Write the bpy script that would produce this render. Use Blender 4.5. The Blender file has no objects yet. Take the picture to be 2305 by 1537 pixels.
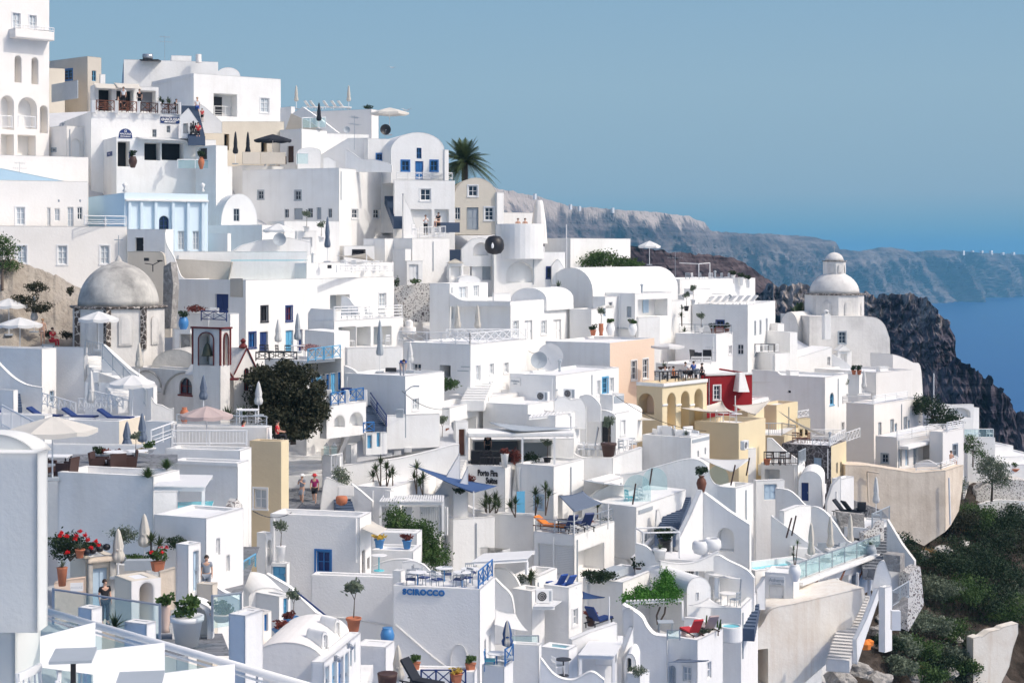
import bpy,bmesh,math,random
import numpy as np
from mathutils import Vector as V,Matrix
from mathutils.geometry import tessellate_polygon
random.seed(7);rnd=random.Random(11);NR=np.random.RandomState(5)
R=math.radians
C=bpy.context.scene.collection
F=3655.0;HX=1152.5;HY=565.0
def pt(x,y,D):return V(((x-HX)/F*D,D,(HY-y)/F*D))
GX=[-300,0,400,800,1200,1600,2000,2305,2600]
GY=[100,250,400,550,700,850,1000,1150,1300,1450,1537,1800]
GD=[[158,160,170,178,190,205,215,225,230],[148,150,158,165,175,190,200,210,215],[130,132,145,152,165,180,190,200,205],[122,124,134,142,155,172,185,195,200],[110,112,122,132,145,160,175,185,190],[100,102,112,121,134,148,162,175,180],[88,90,102,112,124,136,150,165,170],[76,78,92,102,113,124,140,155,160],[64,65,80,92,102,112,128,145,150],[52,54,67,81,92,102,118,135,140],[46,48,60,74,85,95,112,128,133],[40,40,48,60,70,78,95,112,118]]
def g(x,y):
 x=min(max(x,GX[0]),GX[-1]-.01);y=min(max(y,GY[0]),GY[-1]-.01)
 i=max(k for k in range(len(GX))if GX[k]<=x);j=max(k for k in range(len(GY))if GY[k]<=y)
 a=(x-GX[i])/(GX[i+1]-GX[i]);b=(y-GY[j])/(GY[j+1]-GY[j])
 return(GD[j][i]*(1-a)+GD[j][i+1]*a)*(1-b)+(GD[j+1][i]*(1-a)+GD[j+1][i+1]*a)*b
MAT={}
def nmat(name):
 m=bpy.data.materials.new(name);m.use_nodes=True
 return m,m.node_tree.nodes,m.node_tree.links,m.node_tree.nodes['Principled BSDF']
def noise(n,l,scale,detail=3,pos=None,rough=.6):
 t=n.new('ShaderNodeTexNoise');t.inputs['Scale'].default_value=scale;t.inputs['Detail'].default_value=detail
 t.inputs['Roughness'].default_value=rough
 if pos:l.new(pos,t.inputs['Vector'])
 return t.outputs['Fac']
def ramp(n,l,fac,stops):
 r=n.new('ShaderNodeValToRGB');e=r.color_ramp.elements
 while len(e)<len(stops):e.new(.5)
 for k,(p,c)in enumerate(stops):e[k].position=p;e[k].color=(*c,1)
 l.new(fac,r.inputs[0]);return r.outputs[0]
def mixc(n,l,fac,a,b,mode='MIX'):
 m=n.new('ShaderNodeMix');m.data_type='RGBA';m.blend_type=mode
 for s,v in((0,fac),(6,a),(7,b)):
  if isinstance(v,bpy.types.NodeSocket):l.new(v,m.inputs[s])
  else:m.inputs[s].default_value=v if s==0 else(*v,1)
 return m.outputs[2]
def plaster(name,col,dirt=(.5,.47,.42),amount=.12,bump=.15,bscale=6.,streak=0.,spec=.2):
 m,n,l,b=nmat(name)
 pos=n.new('ShaderNodeNewGeometry').outputs['Position']
 n1=noise(n,l,.55,5,pos);n2=noise(n,l,3.5,4,pos)
 f1=ramp(n,l,n1,[(.42,(0,0,0)),(.72,(1,1,1))])
 mm=n.new('ShaderNodeMath');mm.operation='MULTIPLY';l.new(f1,mm.inputs[0]);mm.inputs[1].default_value=amount
 c=mixc(n,l,mm.outputs[0],col,dirt)
 if streak:
  mp=n.new('ShaderNodeMapping');mp.inputs['Scale'].default_value=(2.2,2.2,.12);l.new(pos,mp.inputs[0])
  s=ramp(n,l,noise(n,l,1.,5,mp.outputs[0]),[(.5,(0,0,0)),(.75,(1,1,1))])
  ms=n.new('ShaderNodeMath');ms.operation='MULTIPLY';l.new(s,ms.inputs[0]);ms.inputs[1].default_value=streak
  c=mixc(n,l,ms.outputs[0],c,dirt)
 l.new(c,b.inputs['Base Color']);b.inputs['Roughness'].default_value=.9;b.inputs['Specular IOR Level'].default_value=spec
 bv=n.new('ShaderNodeBevel');bv.samples=3;bv.inputs['Radius'].default_value=.13
 bp=n.new('ShaderNodeBump');bp.inputs['Strength'].default_value=bump;bp.inputs['Distance'].default_value=.06;l.new(bv.outputs[0],bp.inputs['Normal'])
 l.new(noise(n,l,bscale,5,pos),bp.inputs['Height']);l.new(bp.outputs[0],b.inputs['Normal'])
 return m
def paint(name,col,rough=.5,metal=0,var=.12,spec=.4):
 m,n,l,b=nmat(name)
 pos=n.new('ShaderNodeNewGeometry').outputs['Position']
 c=mixc(n,l,noise(n,l,2.2,4,pos),tuple(k*(1-var)for k in col),tuple(min(1,k*(1+var))for k in col))
 l.new(c,b.inputs['Base Color']);b.inputs['Roughness'].default_value=rough;b.inputs['Metallic'].default_value=metal
 b.inputs['Specular IOR Level'].default_value=spec
 return m
def fabric(name,col):
 m,n,l,b=nmat(name)
 pos=n.new('ShaderNodeNewGeometry').outputs['Position']
 c=mixc(n,l,noise(n,l,3,3,pos),tuple(k*.88 for k in col),col)
 l.new(c,b.inputs['Base Color']);b.inputs['Roughness'].default_value=.95;b.inputs['Specular IOR Level'].default_value=.1
 tr=n.new('ShaderNodeBsdfTranslucent');l.new(c,tr.inputs[0])
 mx=n.new('ShaderNodeMixShader');mx.inputs[0].default_value=.25
 out=n['Material Output'];l.new(b.outputs[0],mx.inputs[1]);l.new(tr.outputs[0],mx.inputs[2]);l.new(mx.outputs[0],out.inputs[0])
 return m
def stone(name,c1,c2,mortar,scale,mw=.05):
 m,n,l,b=nmat(name)
 pos=n.new('ShaderNodeNewGeometry').outputs['Position']
 nz=n.new('ShaderNodeTexNoise');nz.inputs['Scale'].default_value=2.5;l.new(pos,nz.inputs['Vector']);va=n.new('ShaderNodeVectorMath');va.operation='MULTIPLY_ADD';l.new(nz.outputs['Color'],va.inputs[0]);va.inputs[1].default_value=(.55,.55,.55);l.new(pos,va.inputs[2]);pos=va.outputs[0]
 v=n.new('ShaderNodeTexVoronoi');v.inputs['Scale'].default_value=scale;v.feature='DISTANCE_TO_EDGE';l.new(pos,v.inputs['Vector'])
 v2=n.new('ShaderNodeTexVoronoi');v2 .inputs['Scale'].default_value=scale;l.new(pos,v2 .inputs['Vector'])
 sc=mixc(n,l,v2 .outputs['Color'],c1,c2)
 e=ramp(n,l,v.outputs['Distance'],[(mw*.6,(0,0,0)),(mw*1.4,(1,1,1))])
 l.new(mixc(n,l,e,mortar,sc),b.inputs['Base Color']);b.inputs['Roughness'].default_value=.95
 bp=n.new('ShaderNodeBump');bp.inputs['Strength'].default_value=.7;bp.inputs['Distance'].default_value=.08
 l.new(v.outputs['Distance'],bp.inputs['Height']);l.new(bp.outputs[0],b.inputs['Normal'])
 return m
def leafm(name,c1,c2,sc=1.3):
 m,n,l,b=nmat(name)
 pos=n.new('ShaderNodeNewGeometry').outputs['Position']
 c=ramp(n,l,noise(n,l,sc,5,pos),[(.32,c1),(.68,c2)])
 l.new(c,b.inputs['Base Color']);b.inputs['Roughness'].default_value=.65;b.inputs['Specular IOR Level'].default_value=.25
 tr=n.new('ShaderNodeBsdfTranslucent');l.new(c,tr.inputs[0])
 mx=n.new('ShaderNodeMixShader');mx.inputs[0].default_value=.25
 out=n['Material Output'];l.new(b.outputs[0],mx.inputs[1]);l.new(tr.outputs[0],mx.inputs[2]);l.new(mx.outputs[0],out.inputs[0])
 return m
def glassm(name,col,rough=.05,alpha=1):
 m,n,l,b=nmat(name)
 b.inputs['Base Color'].default_value=(*col,1);b.inputs['Roughness'].default_value=rough;b.inputs['Specular IOR Level'].default_value=.6
 if alpha<1:
  tr=n.new('ShaderNodeBsdfTransparent');tr.inputs[0].default_value=(.90,.97,.97,1)
  mx=n.new('ShaderNodeMixShader');mx.inputs[0].default_value=alpha
  l.new(tr.outputs[0],mx.inputs[1]);l.new(b.outputs[0],mx.inputs[2]);l.new(mx.outputs[0],n['Material Output'].inputs[0])
 return m
def rockm(name,stops,scale=.05,bump=1.,bd=2.,fine=.6,pale=None):
 m,n,l,b=nmat(name)
 pos=n.new('ShaderNodeNewGeometry').outputs['Position']
 c=ramp(n,l,noise(n,l,scale,9,pos,.68),stops)
 if pale:
  mp=n.new('ShaderNodeMapping');mp.inputs['Scale'].default_value=(.3,.3,1.6);l.new(pos,mp.inputs[0])
  s=ramp(n,l,noise(n,l,scale*1.7,7,mp.outputs[0],.7),[(.52,(0,0,0)),(.62,(1,1,1))])
  c=mixc(n,l,s,c,pale)
 l.new(c,b.inputs['Base Color']);b.inputs['Roughness'].default_value=1;b.inputs['Specular IOR Level'].default_value=.05
 bp=n.new('ShaderNodeBump');bp.inputs['Strength'].default_value=bump;bp.inputs['Distance'].default_value=bd
 l.new(noise(n,l,fine,8,pos,.7),bp.inputs['Height']);l.new(bp.outputs[0],b.inputs['Normal'])
 return m
DEF={'white':lambda:plaster('white_plaster',(.85,.845,.83),(.56,.53,.49),.2,.3,4,.2),'near':lambda:plaster('pale_grey_near_plaster',(.74,.75,.735),(.5,.49,.46),.3,.09,14,.15),'warm':lambda:plaster('warm_white_plaster',(.85,.82,.785),(.55,.5,.43),.14,.22,5,.07),'rough':lambda:plaster('rough_white_plaster',(.86,.85,.835),(.55,.53,.5),.14,.35,9,.08),'cream':lambda:plaster('cream_plaster',(.74,.67,.56),(.5,.43,.34),.2,.3,5,.1),'beige':lambda:plaster('beige_plaster',(.60,.55,.48),(.4,.36,.3),.25,.3,4,.15),'tan':lambda:plaster('tan_render',(.76,.66,.54),(.46,.36,.27),.5,.5,4,.45),'stain':lambda:plaster('stained_plaster',(.80,.76,.69),(.55,.42,.3),.35,.4,4,.4),'grey':lambda:plaster('weathered_grey_plaster',(.58,.56,.52),(.16,.16,.16),.85,.5,4,.35),'grey2':lambda:plaster('weathered_white_plaster',(.75,.73,.70),(.42,.4,.38),.5,.4,4,.3),'peach':lambda:plaster('peach_plaster',(.80,.62,.49),(.7,.6,.5),.3,.4,4,.12),'yellow':lambda:plaster('yellow_plaster',(.76,.65,.44),(.62,.5,.33),.2,.25,4,.1),'ochre':lambda:plaster('shaded_yellow_plaster',(.68,.56,.38),(.5,.4,.28),.2,.25,4,.1),'red':lambda:plaster('red_plaster',(.30,.018,.024),(.2,.03,.03),.3,.25,4,.1),'bluewall':lambda:plaster('shaded_blue_plaster',(.50,.68,.80),(.4,.55,.68),.2,.2,4,.05),'skywall':lambda:plaster('light_blue_plaster',(.70,.81,.88),(.6,.7,.78),.2,.2,4,.05),'dkstone':lambda:stone('dark_volcanic_stone',(.05,.045,.045),(.14,.12,.12),(.32,.3,.3),2.6,.05),'mixstone':lambda:stone('mixed_stone_in_white_mortar',(.10,.08,.08),(.3,.27,.25),(.74,.71,.67),5.0,.2),'rubble':lambda:stone('grey_rubble_stone',(.2,.19,.18),(.45,.43,.41),(.3,.29,.28),3.6,.05),'block':lambda:stone('black_stone_blocks',(.05,.04,.035),(.12,.1,.09),(.6,.55,.5),2.6,.05),'blue':lambda:paint('blue_paint',(.03,.16,.42)),'lblue':lambda:paint('light_blue_paint',(.12,.38,.60)),'navy':lambda:paint('navy_paint',(.015,.04,.16)),'dark':lambda:paint('dark_interior',(.02,.022,.03),.8),'room':lambda:paint('shaded_room_interior',(.25,.26,.29),.8),'black':lambda:paint('black_metal',(.02,.02,.025),.45),'brown':lambda:paint('brown_wood',(.16,.06,.035),.6),'dbrown':lambda:paint('dark_brown_wood',(.06,.03,.025),.6),'greyp':lambda:paint('grey_paint',(.38,.42,.46),.6),'paleblue':lambda:paint('pale_blue_paint',(.45,.58,.70),.6),'wpaint':lambda:paint('white_paint',(.8,.8,.8),.5,0,.03),'steel':lambda:paint('grey_steel',(.45,.47,.5),.35,.6),'terra':lambda:paint('terracotta',(.48,.17,.09),.8),'clay':lambda:paint('pale_clay',(.62,.48,.42),.8),'bpot':lambda:paint('blue_glazed_clay',(.06,.22,.48),.4),'cyan':lambda:paint('turquoise_paint',(.12,.55,.62),.6),'redp':lambda:paint('red_paint',(.13,.014,.014),.6),'bronze':lambda:paint('bell_bronze',(.06,.07,.05),.5,.5),'skin':lambda:paint('skin',(.60,.36,.26),.6,0,.05),'hair':lambda:paint('dark_hair',(.03,.02,.015),.7),'blond':lambda:paint('light_hair',(.35,.22,.12),.7),'magenta':lambda:paint('magenta_cloth',(.30,.02,.12),.9),'whitec':lambda:paint('white_cloth',(.8,.8,.8),.9),'blackc':lambda:paint('black_cloth',(.02,.02,.025),.9),'greyc':lambda:paint('grey_cloth',(.25,.28,.33),.9),'bluec':lambda:paint('blue_cloth',(.04,.10,.35),.9),'redc':lambda:paint('red_cloth',(.55,.04,.05),.9),'orangec':lambda:paint('orange_cloth',(.75,.22,.04),.9),'redflower':lambda:paint('red_petals',(.70,.015,.02),.7),'canvas':lambda:fabric('offwhite_canvas',(.80,.76,.69)),'wcanvas':lambda:fabric('white_canvas',(.85,.85,.84)),'gcanvas':lambda:fabric('grey_blue_canvas',(.22,.27,.36)),'bcanvas':lambda:fabric('blue_canvas',(.09,.16,.34)),'dcanvas':lambda:fabric('dark_canvas',(.05,.055,.07)),'pink':lambda:fabric('dusty_pink_canvas',(.62,.50,.48)),'glass':lambda:glassm('window_glass',(.03,.045,.07)),'paleglass':lambda:glassm('curtained_window_glass',(.55,.6,.64),.15),'clear':lambda:glassm('clear_glass_panel',(.5,.7,.75),.04,.15),'water':lambda:glassm('pool_water',(.16,.62,.72),.08),'leaf':lambda:leafm('green_leaves',(.03,.065,.02),(.10,.17,.05)),'dleaf':lambda:leafm('dark_green_leaves',(.012,.028,.014),(.045,.075,.035)),'juniper':lambda:leafm('brownish_dark_foliage',(.012,.020,.010),(.075,.072,.042),1.6),'vine':lambda:leafm('bright_vine_leaves',(.03,.11,.015),(.10,.27,.04)),'olivel':lambda:leafm('olive_leaves',(.09,.12,.08),(.2,.24,.17)),'palml':lambda:leafm('palm_leaves',(.03,.05,.02),(.10,.14,.06)),'drygrass':lambda:leafm('dry_grass',(.25,.16,.07),(.45,.27,.1)),'redleaf':lambda:leafm('red_brown_leaves',(.10,.03,.03),(.28,.08,.06)),'yflower':lambda:leafm('yellow_flowers',(.5,.35,.05),(.7,.5,.1)),'pinkfl':lambda:leafm('pink_blossom_leaves',(.25,.14,.14),(.5,.3,.3)),'bark':lambda:paint('bark',(.13,.10,.08),.95),'paving':lambda:stone('dark_paving',(.14,.15,.17),(.24,.25,.27),(.10,.11,.12),1.4,.03),'path':lambda:plaster('grey_path',(.55,.56,.58),(.4,.41,.43),.4,.3,4,0),'floor':lambda:plaster('pale_terrace_floor',(.80,.80,.80),(.6,.6,.6),.3,.15,4,0),'bluestep':lambda:paint('dark_blue_steps',(.06,.09,.15),.7),'soil':lambda:rockm('volcanic_soil',[(.3,(.03,.025,.02)),(.5,(.08,.065,.055)),(.7,(.22,.18,.16))],.35,1,.5,1.6),'brock':lambda:rockm('weathered_rock_bank',[(.3,(.30,.26,.22)),(.5,(.45,.40,.34)),(.7,(.58,.52,.46))],.4,1,.4,1.6),}  # ochre and the deeper wall blue carry the side faces' shade in their colour
def mat(k):
 if k not in MAT:MAT[k]=DEF[k]()
 return MAT[k]
ORG={}
def meta(o,label=None,cat=None,group=None,kind=None):
 if label:o['label']=label
 if cat:o['category']=cat
 if group:o['group']=group
 if kind:o['kind']=kind
 return o
def thing(name,label,cat,loc=(0,0,0),group=None):
 o=bpy.data.objects.new(name,None);C.objects.link(o);o.location=loc;o.empty_display_size=.3
 ORG[o.name]=V(loc);return meta(o,label,cat,group)
class MB:
 def __init__(s):s.v=[];s.f=[];s.n=0
 def add(s,vs,fs):
  k=len(s.v);s.v.extend(vs);s.f.extend([tuple(i+k for i in f)for f in fs]);return s
 def quad(s,a,b,c,d):return s.add([a,b,c,d],[(0,1,2,3)])
 def obox(s,o,x,y,z):
  o=V(o);x=V(x);y=V(y);z=V(z)
  vs=[o,o+x,o+x+y,o+y,o+z,o+x+z,o+x+y+z,o+y+z]
  return s.add(vs,[(3,2,1,0),(4,5,6,7),(0,1,5,4),(1,2,6,5),(2,3,7,6),(3,0,4,7)])
 def box(s,c,d,rz=0):
  c=V(c);ca,sa=math.cos(rz),math.sin(rz);x=V((ca,sa,0))*d[0];y=V((-sa,ca,0))*d[1];z=V((0,0,d[2]))
  return s.obox(c-x/2-y/2-z/2,x,y,z)
 def tube(s,a,b,r,r2=None,n=6,cap=True):
  a=V(a);b=V(b);r2=r if r2 is None else r2;d=(b-a)
  if d.length<1e-6:return s
  d.normalize();u=d.orthogonal().normalized();w=d.cross(u);vs=[]
  for p,q in((a,r),(b,r2)):
   for k in range(n):t=2*math.pi*k/n;vs.append(p+u*math.cos(t)*q+w*math.sin(t)*q)
  fs=[(k,(k+1)%n,n+(k+1)%n,n+k)for k in range(n)]
  if cap:fs+=[tuple(range(n-1,-1,-1)),tuple(range(n,2*n))]
  return s.add(vs,fs)
 def path(s,ps,r,n=6):
  for a,b in zip(ps,ps[1:]):s.tube(a,b,r,None,n)
  return s
 def lathe(s,prof,c=(0,0,0),n=12,sq=None,off=None):
  c=V(c);vs=[]
  for r,z in prof:
   for k in range(n):
    t=2*math.pi*(k+(.5*(n<=8)if off is None else off))/n;q=sq(t,z)if sq else 1
    vs.append(c+V((math.cos(t)*r*q,math.sin(t)*r*q,z)))
  fs=[]
  for j in range(len(prof)-1):
   for k in range(n):fs.append((j*n+k,j*n+(k+1)%n,(j+1)*n+(k+1)%n,(j+1)*n+k))
  fs.append(tuple(range(n-1,-1,-1)));fs.append(tuple((len(prof)-1)*n+k for k in range(n)))
  return s.add(vs,fs)
 def prism(s,outer,vec,holes=(),rev=None,back=True):
  polys=[outer]+[h for h in holes];flat=[p for q in polys for p in q]
  tr=tessellate_polygon(polys);s.add(flat,[tuple(t)for t in tr])
  n=len(outer)
  if back:
   tb=tessellate_polygon([outer]);s.add([p+vec for p in outer],[tuple(t)for t in tb])
  for k in range(n):
   a,b=outer[k],outer[(k+1)%n];s.quad(a,b,b+vec,a+vec)
  return s
 def reveal(s,hole,vec):
  for k in range(len(hole)):
   a,b=hole[k],hole[(k+1)%len(hole)];s.quad(a,b,b+vec,a+vec)
  return s
 def build(s,name,m,parent=None,smooth=False,label=None,cat=None,group=None,kind=None,at=None):
  me=bpy.data.meshes.new(name)
  o=bpy.data.objects.new(name,me);C.objects.link(o)
  if parent:org=ORG[parent.name];o.parent=parent
  else:
   org=V(at)if at is not None else V((0,0,0));o.location=org
   if at is None and s.v:
    c=sum((V(p)for p in s.v[:400]),V((0,0,0)))/min(400,len(s.v));org=V((c.x,c.y,min(p[2]for p in s.v)));o.location=org
  ORG[o.name]=org
  me.from_pydata([tuple(V(p)-org)for p in s.v],[],s.f);me.materials.append(mat(m)if isinstance(m,str)else m)
  if smooth:me.polygons.foreach_set('use_smooth',[True]*len(me.polygons))
  me.update()
  if smooth=='fix' or smooth=='auto':
   bm=bmesh.new();bm.from_mesh(me);bmesh.ops.remove_doubles(bm,verts=bm.verts,dist=1e-4)
   bmesh.ops.recalc_face_normals(bm,faces=bm.faces)
   for e in bm.edges:
    if len(e.link_faces)==2 and e.calc_face_angle(0)>.7:e.smooth=False
   bm.to_mesh(me);bm.free()
  return meta(o,label,cat,group,kind)
def kids(o):return[c for c in bpy.data.objects if c.parent==o]
KID={}
def copy_tree(o,parent=None):
 c=o.copy();C.objects.link(c);c.parent=parent
 for ch in KID[o.name]if o.name in KID else kids(o):
  copy_tree(ch,c)
 return c
PROTO={}
def put(kind,label,loc,rz=0,s=1,group=None,cat=None):
 key,fn,args=kind
 if key not in PROTO:
  o=fn(*args);PROTO[key]=o;KID[o.name]=kids(o)
  for k in KID[o.name]:KID[k.name]=kids(k)
 else:o=copy_tree(PROTO[key])
 for p in('label','group'):
  if p in o:del o[p]
 meta(o,label,cat,group);o.location=loc;o.rotation_euler=(0,0,rz);o.scale=(s,s,s);return o
class Plane:
 def __init__(s,x,D,ang):
  s.o=pt(x,HY,D);s.o.z=0;a=R(ang);s.r=V((math.cos(a),math.sin(a),0));s.n=V((math.sin(a),-math.cos(a),0));s.ang=ang
 def s_at(s,x):
  k=(x-HX)/F;return(k*s.o.y-s.o.x)/(s.r.x-k*s.r.y)
 def at(s,x,y,d=0):
  q=s.o+s.r*s.s_at(x);q.z=(HY-y)/F*q.y;return q-s.n*d
 def q(s,t,z,d=0):return s.o+s.r*t+V((0,0,z))-s.n*d
def cat_rom(ps,n=6):
 ps=[V((*p[:2],0))for p in ps];out=[]
 e=[ps[0]*2-ps[1]]+ps+[ps[-1]*2-ps[-2]]
 for i in range(1,len(e)-2):
  for k in range(n):
   t=k/n;a,b,c,d=e[i-1],e[i],e[i+1],e[i+2]
   p=.5*((2*b)+(c-a)*t+(2*a-5*b+4*c-d)*t*t+(3*b-a-3*c+d)*t**3);out.append((p.x,p.y))
 out.append((ps[-1].x,ps[-1].y));return out
def arcp(x0,x1,ys,yt,n=14):
 return[((x0+x1)/2-(x1-x0)/2*math.cos(math.pi*k/n),ys-(ys-yt)*math.sin(math.pi*k/n))for k in range(n+1)]
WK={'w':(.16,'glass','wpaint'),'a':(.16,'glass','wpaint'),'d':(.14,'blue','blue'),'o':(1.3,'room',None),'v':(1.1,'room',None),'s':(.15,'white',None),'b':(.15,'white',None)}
def openings(pl,spec,root,wall):
 """spec: 'w x0 y0 x1 y1 [mat]|...' -> list of hole polygons; builds the window or door parts"""
 holes=[]
 for it in spec.split('|'):
  it=it.split()
  if not it:continue
  k=it[0];x0,y0,x1,y1=map(float,it[1:5]);m=it[5]if len(it)>5 else None;m2=it[6]if len(it)>6 else None
  s0,s1=pl.s_at(x0),pl.s_at(x1);xc=(x0+x1)/2;dep=pl.at(xc,0).y;zt=(HY-y0)/F*dep;zb=(HY-y1)/F*dep
  w=s1-s0;cx=(s0+s1)/2;arch=k in 'avbe'
  if arch:
   hr=min((zt-zb)*.6,w/2)
   H=[(s0,zb),(s1,zb)]+[(cx+w/2*math.cos(math.pi*i/10),zt-hr+hr*math.sin(math.pi*i/10))for i in range(11)]
  else:H=[(s0,zb),(s1,zb),(s1,zt),(s0,zt)]
  dp,pm,fm=WK['d' if k=='e' else k]
  hole=[pl.q(a,b)for a,b in H];holes.append(hole);wall.reveal(hole,-pl.n*dp)
  back=[pl.q(a,b,dp)for a,b in H]
  if k in 'wa':
   fr=MB();fm=m or fm;t=max(.045,min(.09,w*.1));fw=.05
   def bar(a0,b0,a1,b1,d=.08,th=.06):fr.obox(pl.q(a0,b0,d),pl.r*(a1-a0),V((0,0,b1-b0)),-pl.n*th)
   e=.003
   bar(s0+e,zb+e,s0+t,zt-e);bar(s1-t,zb+e,s1-e,zt-e);bar(s0+t,zb+e,s1-t,zb+t)
   if not arch:bar(s0+t,zt-t,s1-t,zt-e)
   bar(cx-fw/2,zb+t,cx+fw/2,zt-t,.085,.05)
   nb=1 if(zt-zb)<1.1 else 2
   for q in range(1,nb+1):z=zb+(zt-zb)*q/(nb+1);bar(s0+t,z-.02,s1-t,z+.02,.09,.04)
   if w>.5:
    fr.obox(pl.q(s0-.12,zb-.1,-.05),pl.r*(w+.24),V((0,0,.097)),-pl.n*.048)
    if not arch:fr.obox(pl.q(s0-.1,zt+.003,-.03),pl.r*(w+.2),V((0,0,.1)),-pl.n*.028);fr.obox(pl.q(s0-.1,zb,-.03),pl.r*.097,V((0,0,zt-zb)),-pl.n*.028);fr.obox(pl.q(s1+.003,zb,-.03),pl.r*.097,V((0,0,zt-zb)),-pl.n*.028)
   f=fr.build('window',fm,root);pm=m2 or pm
   MB().prism(back,-pl.n*.02).build('pane',pm,f)
  elif k in 'de':
   pm=m or pm;dm=MB();dm.prism(back,-pl.n*.05);
   h=zt-zb
   for a0,b0,a1,b1 in((.12,.06,.46,.45),(.54,.06,.88,.45),(.12,.52,.46,.93 if not arch else .8),(.54,.52,.88,.93 if not arch else .8)):
    dm.obox(pl.q(s0+w*a0,zb+h*b0,dp-.03),pl.r*w*(a1-a0),V((0,0,h*(b1-b0))),-pl.n*.027)
   f=dm.build('door',pm,root)
   MB().box(pl.q(s0+w*.9,zb+h*.45,dp-.05),(.04,.04,.12)).build('handle','steel',f)
  elif k in 'ov':
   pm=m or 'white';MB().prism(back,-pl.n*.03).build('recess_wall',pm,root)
  else:MB().prism(back,-pl.n*.03).build('niche',m or 'white',root)
 return holes
HS={};ALLH=[]
def house(label,xl,xc,xr,yt,yb,wins='',a=32,D=None,par=.35,m='white',name='house',cat='house',dd=7,drop=6,key=None,group=None,fm='floor',mr=None,th=.28):
 D=D or g(xc,yb);pL=Plane(xc,D,-a);pR=Plane(xc,D,90-a)
 lu=-pL.s_at(xl)if xl is not None else dd;lv=pR.s_at(xr)if xr is not None else dd
 if lu<=0 or lu>45 or lv<=0 or lv>45:print('CHECK',label,round(lu,1),round(lv,1))
 lu=min(max(lu,.4),45);lv=min(max(lv,.4),45)
 zt=(HY-yt)/F*D;zb=(HY-yb)/F*D-drop;o=pL.o;u=-pL.r;v=pR.r
 root=thing(name,label,cat,(o.x,o.y,zb),group)
 wb=MB();wr=wb if mr is None else MB()
 L=[w[1:].strip()for w in wins.split('|')if w.strip()and w.strip()[0]=='L'];Rr=[w[1:].strip()for w in wins.split('|')if w.strip()and w.strip()[0]=='R']
 hl=openings(pL,'|'.join(L),root,wb);hr=openings(pR,'|'.join(Rr),root,wr)
 def P(i,j,z):return V((o.x,o.y,z))+u*i+v*j
 def face(mb,pts,holes):
  polys=[pts]+holes;mb.add([p for q in polys for p in q],[tuple(t)for t in tessellate_polygon(polys)])
 face(wb,[P(0,0,zb),P(lu,0,zb),P(lu,0,zt),P(0,0,zt)],hl);face(wr,[P(0,0,zb),P(0,lv,zb),P(0,lv,zt),P(0,0,zt)],hr)
 wb.quad(P(lu,0,zb),P(lu,lv,zb),P(lu,lv,zt),P(lu,0,zt));wb.quad(P(0,lv,zb),P(lu,lv,zb),P(lu,lv,zt),P(0,lv,zt))
 t=min(th,lu*.3,lv*.3);zf=zt-par
 O=[(0,0),(lu,0),(lu,lv),(0,lv)];I=[(t,t),(lu-t,t),(lu-t,lv-t),(t,lv-t)]
 for k in range(4):
  k2=(k+1)%4
  wb.quad(P(*O[k],zt),P(*O[k2],zt),P(*I[k2],zt),P(*I[k],zt));wb.quad(P(*I[k],zt),P(*I[k2],zt),P(*I[k2],zf),P(*I[k],zf))
 wb.build('wall',m,root)
 if mr is not None:wr.build('wall',mr,root)
 MB().quad(*[P(*q,zf)for q in I]).build('roof',fm,root)
 h=dict(root=root,z=zf,zt=zt,P=P,lu=lu,lv=lv,pL=pL,pR=pR,D=D,u=u,v=v,zb=zb)
 ALLH.append(h)
 return h
def on(z,x,y):
 D=z*F/(HY-y);return pt(x,y,D)
def blk(label,pts,ang=0,D=None,th=.3,wins='',m='white',name='wall',cat='wall',x0=None,drop=0,smooth=False,group=None):
 xs=[p[0]for p in pts];ys=[p[1]for p in pts]
 x0=x0 if x0 is not None else(min(xs)+max(xs))/2;D=D or g(x0,max(ys));pl=Plane(x0,D,ang)
 P3=[pl.at(*p)for p in pts];zmin=min(p.z for p in P3)
 if drop:
  for p,q in zip(P3,pts):
   if q[1]>=max(ys)-3:p.z-=drop
 mb=MB()
 if wins:
  c=pl.at(x0,max(ys));root=thing(name,label,cat,(c.x,c.y,zmin),group)
  hs=openings(pl,wins,root,mb);mb.prism(P3,-pl.n*th,hs);mb.build('wall',m,root)
  return dict(root=root,pl=pl,D=D)
 mb.prism(P3,-pl.n*th);o=mb.build(name,m,None,'auto' if smooth else False,label,cat,group);return dict(root=o,pl=pl,D=D)
def swp(label,top,yb,ang=0,D=None,th=.3,m='white',n=5,curve=True,**k):
 t=cat_rom(top,n)if curve else list(top)
 return blk(label,t+[(top[-1][0],yb),(top[0][0],yb)],ang,D,th,m=m,**k)
def vault(label,x0,x1,ys,yt,yb,ang=15,D=None,th=8,wins='',m='white',name='house',cat='house',**k):
 return blk(label,arcp(x0,x1,ys,yt)+[(x1,yb),(x0,yb)],ang,D,th,wins,m,name,cat,**k)
def steps(label,A,B,w,n,m='white',name='staircase',side=None,group=None):
 A=V(A);B=V(B);h=B-A;hz=h.z;h.z=0;run=h/n;s=V((-h.y,h.x,0)).normalized()*w;mb=MB()
 for k in range(n):
  o=A+run*k;o.z=A.z-.6+hz*k/n;mb.obox(o,run*1.0,s,V((0,0,.6+hz/n)))
 mb.build(name,m,None,label=label,cat='stairs',group=group)
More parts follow.
